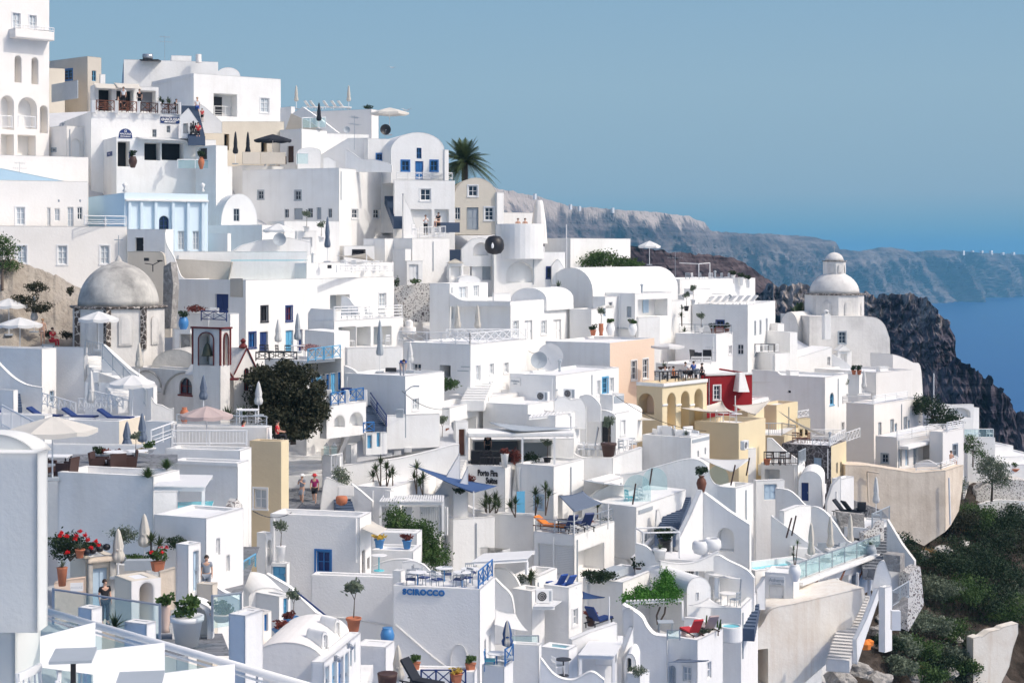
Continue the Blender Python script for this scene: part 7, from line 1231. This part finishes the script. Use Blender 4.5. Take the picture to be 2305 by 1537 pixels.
yl=house('tall yellow ochre house left of the path',562,633,650,994,1185,'L w 572 1100 600 1144 wpaint paleglass',a=16,D=84.5,m='ochre',mr='yellow',par=.25);person('sunbather in red lying on the ochre roof',yl['P'](yl['lu']*.5,1.5,yl['z']-.1),1.5,'sit','redc','blackc')
h=house('white curving terrace with sunbathing woman',0,180,192,790,880,'L w 98 778 119 815 greyp',a=14,D=104,par=.45,m='white');person('woman in white bikini seen from behind on the upper terrace',pt(96,776,106),math.pi,'stand',bare='suit',bottom='whitec',hair='blond');person('sunbather in red sitting beside the bikini woman',pt(118,782,105.5),1,'sit','redc','redc')
h=house('rough textured white block below the bikini woman',126,190,198,782,930,'',a=14,D=100,par=.1,m='rough');house('white sloped house at the left edge',-40,94,127,785,960,'R w 112 880 122 905 paleblue',a=24,D=98,par=.3);railing('thin grey rail between textured block and stairs','bars',pt(192,800,100),pt(231,806,100),.9,'greyp')
steps('white stairs with rail descending past the small dome arch',pt(325,905,93),pt(233,800,103),1.5,16,'white');swp('white diagonal parapet of the railed stairs',[(228,775),(235,780),(290,830),(345,868)],910,-22,98,.35,curve=False);railing('long grey stair rail along the diagonal parapet','bars',pt(231,808,97.5),pt(328,915,92),.9,'greyp')
h=house('white wall house under the railed stairs',190,290,300,862,930,'L d 203 838 222 890 wpaint',a=12,D=95,par=.1);house('white block beneath the church arch',290,345,354,868,940,'',a=20,D=92,par=.1);swp('white stepped wall right of the railed stairs',[(340,893),(350,908),(365,912),(380,920),(391,918)],985,8,90,.3)
for i,(x,y,m,rr)in enumerate(((222,780,'wcanvas',1.25),(45,790,'wcanvas',1.4),(20,745,'wcanvas',1.2),(298,935,'wcanvas',1.3),(465,1010,'pink',1.35))):put(UO(m,rr,2.,8,.45),('white open parasol before the grey drum windows','white open parasol low on the left terrace','white open parasol at the upper left edge','white sloping open parasol near the lattice fence','dusty pink open parasol below the terracotta urn')[i],pt(x,y+10,(100,104,107,88,84)[i]),i,1)
for i,(x,y,m)in enumerate(((77,742,'wcanvas'),(313,850,'canvas'),(205,935,'wcanvas'),(458,920,'gcanvas'),(582,930,'wcanvas'),(286,1032,'gcanvas'),(320,1020,'gcanvas'))):put(UC(m,(2.4,2.2,2.6,2.0,1.9,1.9,2.1)[i]),('white closed parasol beside the rock bank','cream closed parasol before the small church arch','tall white closed parasol behind the lattice fence','grey striped closed parasol before the church wall','white closed parasol left of the juniper','slate blue closed parasol on the dining terrace, left','slate blue closed parasol on the dining terrace, right')[i],pt(x,y+6,(108,96,90,90,90,78,80)[i]),0,1)
for i,(x0,x1,y0,y1)in enumerate(((30,110,912,935),(112,190,925,928))):railing('white lattice fence on the sunny terrace, '+('left','right')[i],'x',pt(x0+65,y0,92),pt(x1+60,y1,90),.7,bay=.5)
for i,(x,y,D)in enumerate(((235,905,90),(265,912,89))):railing('white woven fence right of the tall parasol, '+('left','right')[i],'x',pt(x-22,y,D),pt(x+12,y+8,D-.5),.6,bay=.5)
ws=house('long white terrace wall with navy loungers',100,268,326,948,1010,'',a=14,D=85,par=.3,mr='cream');
for i in range(4):put(LO('wpaint','navy',.4),'navy cushioned lounger behind the terrace wall, '+'first second third fourth'.split()[i]+' from right',ws['P'](1+i*2.1,1.5,ws['z']),R(80),1,'navy cushioned loungers')
swp('curved white sweep wall at the left edge',[(-20,800),(0,822),(30,850),(60,866),(95,872)],925,-14,96,.3,m='white');house('white pier house left of the sweep wall',-40,30,38,878,960,'',a=20,D=88,par=.1);steps('navy steps at the left edge terrace',pt(50,920,92),pt(45,885,96),1.2,6,'bluestep')
railing('thick white stair rail descending at the left edge','bars',pt(5,960,76),pt(95,1010,70),1.0,'wpaint');house('white stair wall house at the left edge',-60,100,118,935,1020,'',a=14,D=82,par=.1)
uo=put(UO('canvas',1.75,2.0,6,.5),'big cream open parasol over rattan chairs',pt(118,1080,64),.3,1)
dt=house('white dining terrace house with dark rattan chairs',130,345,404,1072,1290,'',a=18,D=66,par=.35)
ZD=dt['z']-.01;fq=[on(ZD,*q)for q in((95,1085),(330,1068),(400,1040),(400,1022),(90,1022))];MB().add(fq,[(0,1,2,3,4)]).build('terrace_floor','paving',kind='structure',at=tuple(fq[0]))
for i,(x,y,D)in enumerate(((103,1078,64.5),(150,1082,63.5),(225,1070,66.5),(262,1072,66),(288,1066,67))):put(AC_('dbrown','greyc'),'dark rattan armchair on the dining terrace, '+'first second third fourth fifth'.split()[i]+' from left',on(ZD,x,y-6),(1.2,4.4,1.5,3.6,5)[i],1.05,'dark rattan armchairs')
for i,(x,y,D)in enumerate(((128,1070,66),(262,1060,68.5),(305,1058,69))):put(TB('black',i!=0,.55,'wpaint'),'pale topped table on the dining terrace, '+('left','middle','right')[i],on(ZD,x,y-6),0,1,'pale topped tables')
house('white back wall of the dining terrace',60,330,336,1002,1060,'',a=6,D=77,par=.1);
for i,(x,y,k,s)in enumerate(((222,1030,PT('bowl','greyp','dbush',3),.75),(236,1030,PT('bowl','greyp','red',3),.75),(262,1032,PT('bowl','terra','red',5),.75),(322,1028,PT('bowl','wpaint','yellow',5),.9),(336,1018,PT('bowl','wpaint','bush',5),.8),(305,1030,PT('std','white','olive',5),.7))):put(k,('dark green bowl plant on the terrace back wall','red bowl plant on the terrace back wall','red leaved terracotta bowl on the terrace back wall','white bowl of orange flowers by the slate parasols','white bowl plant behind the slate parasols','pale shrub between the slate parasols')[i],pt(x,y,73),0,s)
for i,(x,y)in enumerate(((333,1068),(375,1048))):put(('gr',grasst,(.75,2)),'bright green feathery grass tuft, '+('left','right')[i]+' one',pt(x,y+8,66+i*2),0,1)
rw2=house('long white roofs with skylight basins',372,540,566,1014,1060,'',a=12,D=80,par=.25);h=house('white house with stacked white ledges below the basins',386,535,560,1042,1170,'',a=16,D=76,par=.2)
p=h['P'](-.06,-.06,h['zt']-.18);MB().obox(p,h['u']*h['lu'],h['pL'].n*.1,(0,0,.2)).build('ledge','white',h['root'])
railing('white picket fence along the roof with the pink parasol','bars',pt(388,1003,81),pt(555,1003,81),.75,'wpaint');h=house('white terrace wall below the terracotta urn',384,600,612,962,1005,'',a=8,D=86,par=.1)
railing('dark thin rail along the urn terrace','wire',pt(398,958,87),pt(600,962,87),.6,'greyp');put(PT('urn','terra',None),'big terracotta urn before the church wall',pt(415,955,88),0,1);
for i,(x,y)in enumerate(((512,945),(545,942))):put(AG(.95,3,'palml',40),'spiky green palm tuft at the church foot, '+('left','right')[i],pt(x,y,90),i,1)
put(TB('wpaint',False,.5),'white table at the right of the urn terrace',pt(560,952,88));put(CH(),'white chair at the right of the urn terrace',pt(545,955,88),1);person('dark haired person leaning over the ochre house wall',pt(549,1000,87),1.2,'sit','redc','blackc',long_hair=True)
house('white diagonal stair block right of the cream wall',326,385,398,950,1010,'',a=20,D=84,par=.1);railing('white stair rails leading down to the roofs','wire',pt(392,985,83),pt(340,1005,80),.8,'wpaint')
pergola('white reed pergola above the small plunge pool',pt(347,1104,63),pt(462,1106,63.5),pt(378,1078,72),pt(345,1165,63).z,n=28,posts='012',cover=True)
lw=house('tall sunlit white house with plunge pool terrace',346,464,548,1166,1330,'R w 487 1212 495 1248 wpaint paleglass|R s 510 1250 517 1285',a=22,D=60,par=.1);blk('white panel wall behind the plunge pool',[(345,1166),(345,1105),(400,1105),(400,1166)],14,62.5,.2);MB().obox(pt(392,1150,63),(1.4,.3,0),(-.2,1.5,0),(0,0,.12)).build('pool','water',None,False,'small plunge pool under the reed pergola','pool')
blk('narrow ruined stone strip right of the sunlit house',[(524,1140),(534,1122),(545,1135),(548,1180),(545,1245),(522,1262)],60,68,.4,m='mixstone');railing('blue grey glass rail along the sloping lane','glass',pt(500,1325,62),pt(575,1275,70),.55,'lblue',bay=1.6);MB().quad(pt(480,1335,60),pt(545,1335,60),pt(585,1230,75),pt(540,1230,75)).build('lane_floor','paving',kind='structure',at=tuple(pt(480,1335,60)))
h=house('white gate room with pale blue door in the left garden',396,424,452,1226,1345,'R d 435 1240 447 1330 paleblue',a=30,D=57,par=.05);swp('white parapet stepping down to the woman in glasses',[(455,1313),(480,1316),(500,1330),(540,1350)],1380,-16,57,.25,curve=False);person('dark haired woman in sunglasses behind the cream wall',pt(465,1343,60),.2,'stand','greyc','greyc',s=.9);house('cream pier before the woman in sunglasses',443,478,484,1315,1380,'',a=16,D=56,par=.02,m='cream')
op=house('old stone portal block with faded blue door',158,193,262,1258,1420,'R d 207 1278 243 1395 paleblue',a=56,D=58,par=.02,m='cream');
for x0,x1,y0,y1 in((196,206,1268,1400),(245,258,1250,1400)):p=onp(op,'R',x0,y1);q=onp(op,'R',x1,y1);z=onp(op,'R',x0,y0).z;MB().obox(p,V((q.x-p.x,q.y-p.y,0)),op['pR'].n*.14,(0,0,z-p.z)).build('stone_jamb','grey',op['root'])
p=onp(op,'R',194,1266);q=onp(op,'R',262,1246);MB().obox(p,V((q.x-p.x,q.y-p.y,0)),op['pR'].n*.22,(0,0,.16)).build('lintel','tan',op['root'])
person('person in black standing in the old portal',pt(236,1405,56.5),.6,'stand','blackc','blackc',s=.92)
blk('peach wall with small white sign left of the portal',[(122,1312),(158,1304),(192,1300),(192,1400),(122,1400)],12,57,.3,m='peach');r=thing('sign','small white sign board on the peach wall','sign',pt(160,1332,56.5));MB().obox(pt(158,1331,56.5),(.42,.09,0),(0,.02,0),(0,0,.3)).build('board','wpaint',r);text3('ZOOLAZ',.1,pt(172,1322,56.3),12,'greyp',r,.004)
bush('dark green geranium mass above the portal',pt(158,1262,58),.75,.75,2600,.045,'dleaf');leafcloud('red_blossoms','redflower',None,[tuple(pt(x,y,57.2))+(.075,.075,.06)for x,y in((138,1198),(150,1206),(170,1212),(180,1195),(192,1204),(198,1214),(172,1205),(205,1232),(216,1218),(222,1226),(135,1205),(152,1242))],1500,.03,seedk=1,label='clusters of red geranium blossoms above the portal',cat='flowers',kind='stuff',core=.1)
put(PT('std','terra','agave',8),'spiky agave in terracotta pot on the portal roof',pt(180,1255,57.2),0,.68)
for i,x in enumerate((194,209,224,240)):MB().lathe([(.04,0),(.11,.04),(.14,.12),(.11,.2),(.03,.24)],pt(x,1250-i*4,57.5+i*.35),14).build('stone_ball','black',None,True,'dark stone ball on the portal roof, '+'first second third fourth'.split()[i]+' from left','stone ball','dark stone balls')
bush('small dark bush right of the geraniums',pt(212,1244,59),.35,.3,500,.05,'dleaf');put(PT('tall','terra','agave',7),'tall spiky plant left of the portal',pt(140,1318,55.5),0,.75)
tree('feathery pale shrub tree behind the closed parasols',pt(275,1260,61),[tuple(pt(x,y,61))+(.35,.3,.22)for x,y in((262,1200),(280,1195),(295,1205),(275,1212))],1300,.035,'olivel',.03,seedk=22,core=.1)
for i,(x,y)in enumerate(((266,1300),(325,1265))):put(UC('canvas',1.75),'cream closed parasol in the planted garden, '+('left','right')[i],pt(x,y,58.5+i),0,1)
gp=house('grey planter garden with pots behind the cream walls',215,330,380,1275,1330,'',a=18,D=60,par=.1,m='greyp' if 0 else 'white',fm='paving');put(PT('box','terra','geranium',4),'red flowers in hexagonal terracotta pot',pt(356,1284,57),0,.85);bush('green herbs in the grey planter box',pt(308,1262,59.5),.5,.18,500,.04,'leaf');MB().obox(pt(280,1284,58.5),(.95,.1,0),(0,.4,0),(0,0,.35)).build('planter_box','greyp',None,False,'grey trough planter in the garden','planter');put(YU(2,.8,4,.35),'thin yucca right of the right garden parasol',pt(340,1262,59.5));bush('dark climbing bush before the sunlit house',pt(398,1235,60),.4,.35,700,.04,'dleaf')
cw=house('cream garden wall block with tall arched niche',258,296,362,1308,1440,'R v 314 1310 345 1425 cream',a=52,D=53,par=.02,m='cream',mr='warm');blk('pinkish worn wall between cream block and gate room',[(360,1288),(395,1278),(396,1370),(360,1380)],20,55,.3,m='tan')
put(PT('flare','clay','bush',5),'pale clay vase with small plant',pt(372,1422,50),0,.88);put(PT('drum','wpaint','bush',8),'huge white ribbed pot with leafy plant',pt(421,1452,47),0,1.25)
vt2=vault('white arched niche behind the huge white pot',388,478,1385,1354,1470,6,50,.8,'v 402 1362 466 1445 white');MB().quad(pt(350,1475,45),pt(520,1475,45),pt(500,1425,52),pt(350,1425,52)).build('terrace_floor','paving',kind='structure',at=tuple(pt(350,1475,45)))
railing('clear glass panels behind the clay vase','glass',pt(120,1405,46),pt(360,1442,45),1.0,'steel',bay=3);railing('clear glass panel before the flower bowl','glass',pt(478,1420,46.5),pt(542,1410,48),1.0,'steel',bay=3);put(PT('bowl','clay','dbush',7),'clay bowl with bushy silver plant behind glass',pt(500,1398,50),0,1.)
house('white pier in the right of the huge pot garden',515,552,592,1385,1500,'',a=26,D=44,par=.02);h=house('white low wall with square piers left of the vase',176,206,225,1370,1430,'',a=30,D=44,par=.02);house('white square pier right of the spiky leaves',280,330,348,1404,1460,'',a=24,D=42,par=.02);put(AG(.5,5,'dleaf',30),'dark spiky leaves behind the near white rail',pt(258,1412,42))
rh=house('rough plastered white house with barred navy window',608,810,836,1164,1330,'L w 712 1240 743 1288 blue navy|R d 815 1238 822 1292 dbrown|R w 827 1255 832 1280 dbrown',a=14,D=78,par=.3,m='rough',drop=14)
MB().tube(onp(rh,'L',617,1265,-.06),onp(rh,'L',617,1165,-.06),.05).build('drain_pipe','wpaint',rh['root']);MB().tube(onp(rh,'L',802,1265,-.06),onp(rh,'L',802,1165,-.06),.05).build('drain_pipe','wpaint',rh['root'])
awning('white roller awning on the rough house',[pt(812,1190,77.5),pt(836,1172,80.5),pt(872,1190,79.5),pt(850,1206,76)],'canvas',.02,'roller_awning')
an2=house('white annex terrace with two blue pots',836,930,948,1240,1330,'',a=10,D=80,par=.1);house('white wall behind the two blue pots',836,938,950,1200,1260,'',a=10,D=83.5,par=.05);put(PT('std','bpot','yellow',3),'blue pot of yellow flowers on the annex',pt(854,1234,81),0,1.05);put(PT('std','bpot','red',3),'blue pot of purple flowers on the annex',pt(916,1234,81),0,.95)
swp('grey white shallow arch wall beside the cyan table',[(838,1275),(870,1262),(905,1258),(930,1262),(955,1285)],1330,-6,78,.3);put(TB('cyan',True,.38,'wpaint'),'small round turquoise table on the annex patio',pt(853,1284,76.5))
lo=house('long rough white wall house below the annex',700,890,900,1300,1600,'',a=10,D=74.5,par=.15,m='rough')
so=house('rough white cafe house with blue wall lettering',884,1080,1114,1326,1600,'R w 1090 1440 1094 1480 greyp|R s 1100 1430 1105 1500',a=12,D=71,par=.15,m='rough',cat='cafe',name='cafe')
r=thing('wall_sign','blue SCIROCCO lettering on rough white wall','sign',onp(so,'L',905,1340));text3('SCIROCCO',.34,onp(so,'L',954,1333,-.03),-12,'blue',r,.025,bold=.02,spacing=1.15)
b1_=onp(so,'L',1015,1600);ap=[so['pL'].at(*q,-.03)for q in arcp(1015,1052,1480,1450)];MB().path(ap+[so['pL'].at(1052,1540,-.03)],.03,4).path([ap[0],so['pL'].at(1015,1540,-.03)],.03,4).build('arch_outline','rough',so['root'])
pl=so['pL'];MB().path([pl.at(x,y,-.02)for x,y in cat_rom([(890,1405),(930,1440),(975,1478),(1005,1500)],5)],.045,5).build('plaster_ridge','rough',so['root']);pl=lo['pL'];MB().path([pl.at(x,y,-.02)for x,y in cat_rom([(740,1388),(790,1392),(850,1402),(888,1412)],5)],.05,5).build('plaster_ridge','rough',lo['root'])
for i,(x,y,k)in enumerate(((925,1322,'b'),(955,1318,'d'),(985,1322,'d'),(1005,1310,'d'),(1032,1322,'b'),(1050,1318,'d'),(1060,1306,'d'),(940,1310,'b'))):put(CH('steel' if k=='b' else 'greyp','navy',True),'metal cafe chair above the blue lettering, '+'first third fourth fifth sixth seventh eighth second'.split()[i]+' from left',pt(x,y+2,71.6+(1325-y)*.14),i*1.1,.95,'metal cafe chairs')
for i,(x,y)in enumerate(((940,1322),(1000,1312),(1040,1322),(1058,1314))):put(TB('bpot',True,.4,'wpaint'),'round blue legged cafe table, '+'first second third fourth'.split()[i]+' from left',pt(x,y+2,71.6+(1325-y)*.14),0,1,'cafe tables')
railing('blue lattice rail on the sunny side of the cafe roof','x',so['P'](.1,.15,so['zt']),so['P'](.1,so['lv']-.1,so['zt']),.75,'blue',bay=.9);house('white parapet piers left of the cafe tables',884,902,912,1285,1318,'',a=20,D=72.5,par=.02,drop=.2)
swp('grey inner wall of the cafe terrace',[(905,1265),(930,1262),(955,1272),(975,1288),(1020,1290),(1060,1285)],1320,0,76.5,.3,m='white')
hb_=house('white block with blue hatch against the rough house',610,645,652,1268,1370,'L d 613 1275 643 1310 lblue',a=10,D=75.5,par=.02);put(PT('tall','wpaint','olive',3),'white tapered pot with little olive tree',pt(632,1267,76),0,.95);h=house('narrow white gate tower left of the rough house',578,598,613,1200,1400,'R a 602 1215 611 1270 white',a=34,D=76,par=.02)
swp('white diagonal stair parapet with navy handrail',[(598,1290),(650,1320),(710,1378),(760,1400)],1480,-14,73,.3,curve=False);MB().tube(pt(667,1331,71.5),pt(741,1391,69.5),.04).build('handrail','navy',None,False,'navy handrail on the diagonal stair parapet','handrail')
vs_=vault('small white barrel room with blue shutters',560,648,1345,1322,1440,20,66,3.5,'d 631 1345 650 1385 lblue' if 0 else '');h=house('white gable room with light blue shutter pair',575,628,654,1342,1440,'R w 638 1346 648 1382 lblue',a=38,D=65,par=.05);h=house('cream white house with blue shutter at the lower left',540,592,606,1378,1500,'R w 595 1382 603 1420 blue',a=40,D=58,par=.05,m='warm')
for i,(x,y,k,s)in enumerate(((650,1412,PT('std','bpot','red',5),.8),(660,1408,PT('std','bpot','olive',4),.8),(633,1428,PT('bowl','bpot','red',6),.9),(796,1420,PT('std','terra','olive',9),1.15),(872,1454,PT('jar','bpot',None,1),.8),(935,1506,PT('box','terra','bush',6),.75),(1060,1508,PT('box','terra','bush',6),.75),(1028,1534,PT('box','terra','yellow',6),.85))):put(k,('small blue pot with reddish plant on the curved roof','blue pot with twiggy plant on the curved roof','dark blue bowl of red succulents on the curved roof','terracotta pot with small olive tree on the ledge','turquoise blue urn on the white ledge','terracotta box plant left of the navy lattice rail','terracotta box plant right of the navy lattice rail','terracotta trough of flowers on the navy railed terrace')[i],pt(x,y,(61,62,60,62.5,66,66.5,66.5,63)[i]),0,s)
bv=vault('white curved roof house with cream arch face',562,728,1492,1445,1620,-6,56,4.4,m='warm');h=house('sunlit white wall with light blue door row',700,729,812,1490,1620,'R d 733 1500 741 1560 lblue|R d 748 1488 758 1560 lblue|R d 762 1480 773 1560 blue|R d 777 1470 785 1560 lblue|R w 788 1462 792 1500 lblue|R w 797 1450 800 1490 lblue',a=11,D=55,par=.02)
for i,(x0,x1,ys,yt)in enumerate(((724,740,1445,1420),(753,767,1418,1392))):vault('arched dormer on the curved white roof, '+('front','rear')[i],x0,x1,ys,yt,ys+20,50,56.5+i*2.2,.8,'a %d %d %d %d wpaint paleblue'%(x0+3,yt+8,x1-3,ys+15),name='dormer',cat='dormer')
for i,(x,y)in enumerate(((754,1480),(783,1452))):put(('lampw',lampw,()),'round wall lamp over the light blue doors, '+('left','right')[i],pt(x,y,55+i),R(50))
house('white stepped ledges with curved front right of the blue doors',800,868,888,1456,1600,'',a=14,D=64,par=.02);steps('white rounded steps at the bottom centre',pt(820,1560,58),pt(840,1495,63),1.6,5,'white');put(UC('canvas',2.),'cream closed parasol at the bottom edge',pt(896,1570,62),0,1);MB().lathe([(.3,.0),(.36,.5),(.38,.62),(.3,.6)],pt(872,1552,60),14).build('basket','dbrown',None,True,'dark woven basket at the bottom edge','basket')
nb=house('white terrace with navy lattice rail at the bottom',925,1068,1074,1512,1600,'',a=6,D=66,par=.05);railing('navy lattice rail between terracotta box plants','x',pt(948,1545,63),pt(1048,1545,63),.65,'navy',bay=.55);put(LO('black','dcanvas',.8),'black deck chair behind the navy lattice rail',pt(950,1550,61),1,.9)
put(UC('bluec' and 'bcanvas',1.6,'canvas'),'blue and cream striped closed parasol',pt(1142,1482,68.5),0,1);h=house('white terrace with blue lattice rail at the striped parasol',1085,1135,1155,1500,1600,'',a=20,D=68,par=.1);railing('blue lattice rail below the striped parasol','x',h['P'](0,.1,h['zt']),h['P'](0,h['lv'],h['zt']),.7,'blue',bay=.7);put(TB('bpot',True,.4,'wpaint'),'round blue table below the striped parasol',pt(1118,1508,68.5));put(CH('bpot','cyan'),'turquoise chair below the striped parasol',pt(1103,1508,68.5),1.5)
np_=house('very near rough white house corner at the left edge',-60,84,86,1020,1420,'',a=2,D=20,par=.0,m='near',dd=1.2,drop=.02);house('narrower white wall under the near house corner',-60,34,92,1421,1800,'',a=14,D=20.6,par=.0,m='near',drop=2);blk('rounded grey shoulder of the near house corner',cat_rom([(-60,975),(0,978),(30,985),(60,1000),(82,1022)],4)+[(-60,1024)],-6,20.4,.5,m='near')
nr=thing('near_railing','near white pipe railing with glass panels crossing the lower left','railing',pt(83,1537,21));A=pt(60,1362,22);B=pt(720,1552,16.5);dl=B-A
MB().tube(A,B,.045,None,12).build('handrail','wpaint',nr,True);MB().tube(A+V((0,0,-.09)),B+V((0,0,-.09)),.015).build('lower_rail','wpaint',nr)
for q in(.235,.5,.83):p=A+dl*q;MB().tube(p,p-V((0,0,1.05)),.014).build('post','steel',nr)
for q in(.0,.245,.515):p=A+dl*(q+.01);e=dl*.235;MB().obox(p+V((0,0,-1.05)),e,V((0,.012,0)),(0,0,.92)).build('glass_panel','clear',nr)
for i,(x0,y0,x1,y1,D)in enumerate(((90,1432,214,1400,18.5),(210,1464,370,1446,17.2),(360,1516,528,1494,16.2))):
 a=pt(x0,y0,D);b=pt(x1,y1,D+.7);MB().prism([a,b,b-V((0,0,.62)),a-V((0,0,.35+.1*i))],V((0,.02,0))).build('divider_panel','wpaint',None,False,'white slanted divider board behind the near rail, '+('left','middle','right')[i],'panel','white divider boards')
for i,(x,y,D)in enumerate(((165,1475,16.6),(315,1530,15.2))):
 t=thing('table','near pale table top with dark leg, '+('left','right')[i]+' one','table',pt(x,y,D)-V((0,0,.75)),'near tables');c=pt(x,y,D);MB().box(c,(.42,.55,.03),.15).build('tabletop','greyp',t);MB().box(c-V((0,0,.05)),(.3,.06,.05),.15).box(c-V((0,0,.38)),(.05,.05,.66),.15).build('leg','black',t)
for i,(x,y,D)in enumerate(((110,1520,16.5),(185,1530,16.3))):put(CH(),'near white chair below the pale table, '+('left','right')[i],pt(x,y,D)-V((0,0,.8)),1.3+i*.5,1.)
MB().quad(pt(-200,1750,14),pt(800,1750,14),pt(900,1700,24),pt(-100,1640,24)).build('near_terrace_floor','floor',kind='structure',at=tuple(pt(0,1750,14)))
if 1:
 hz,hn,hl,hb=nmat('haze_air');hn.remove(hb);pv=hn.new('ShaderNodeVolumePrincipled');pv.inputs['Color'].default_value=(.24,.60,.82,1);pv.inputs['Density'].default_value=HAZE;pv.inputs['Anisotropy'].default_value=.0
 hl.new(pv.outputs[0],hn['Material Output'].inputs['Volume'])
 MB().box((0,24000,-48),(50000,56000,390)).build('haze',hz,kind='stuff',at=(0,24000,SEA-3))
print('objects',len(bpy.data.objects))
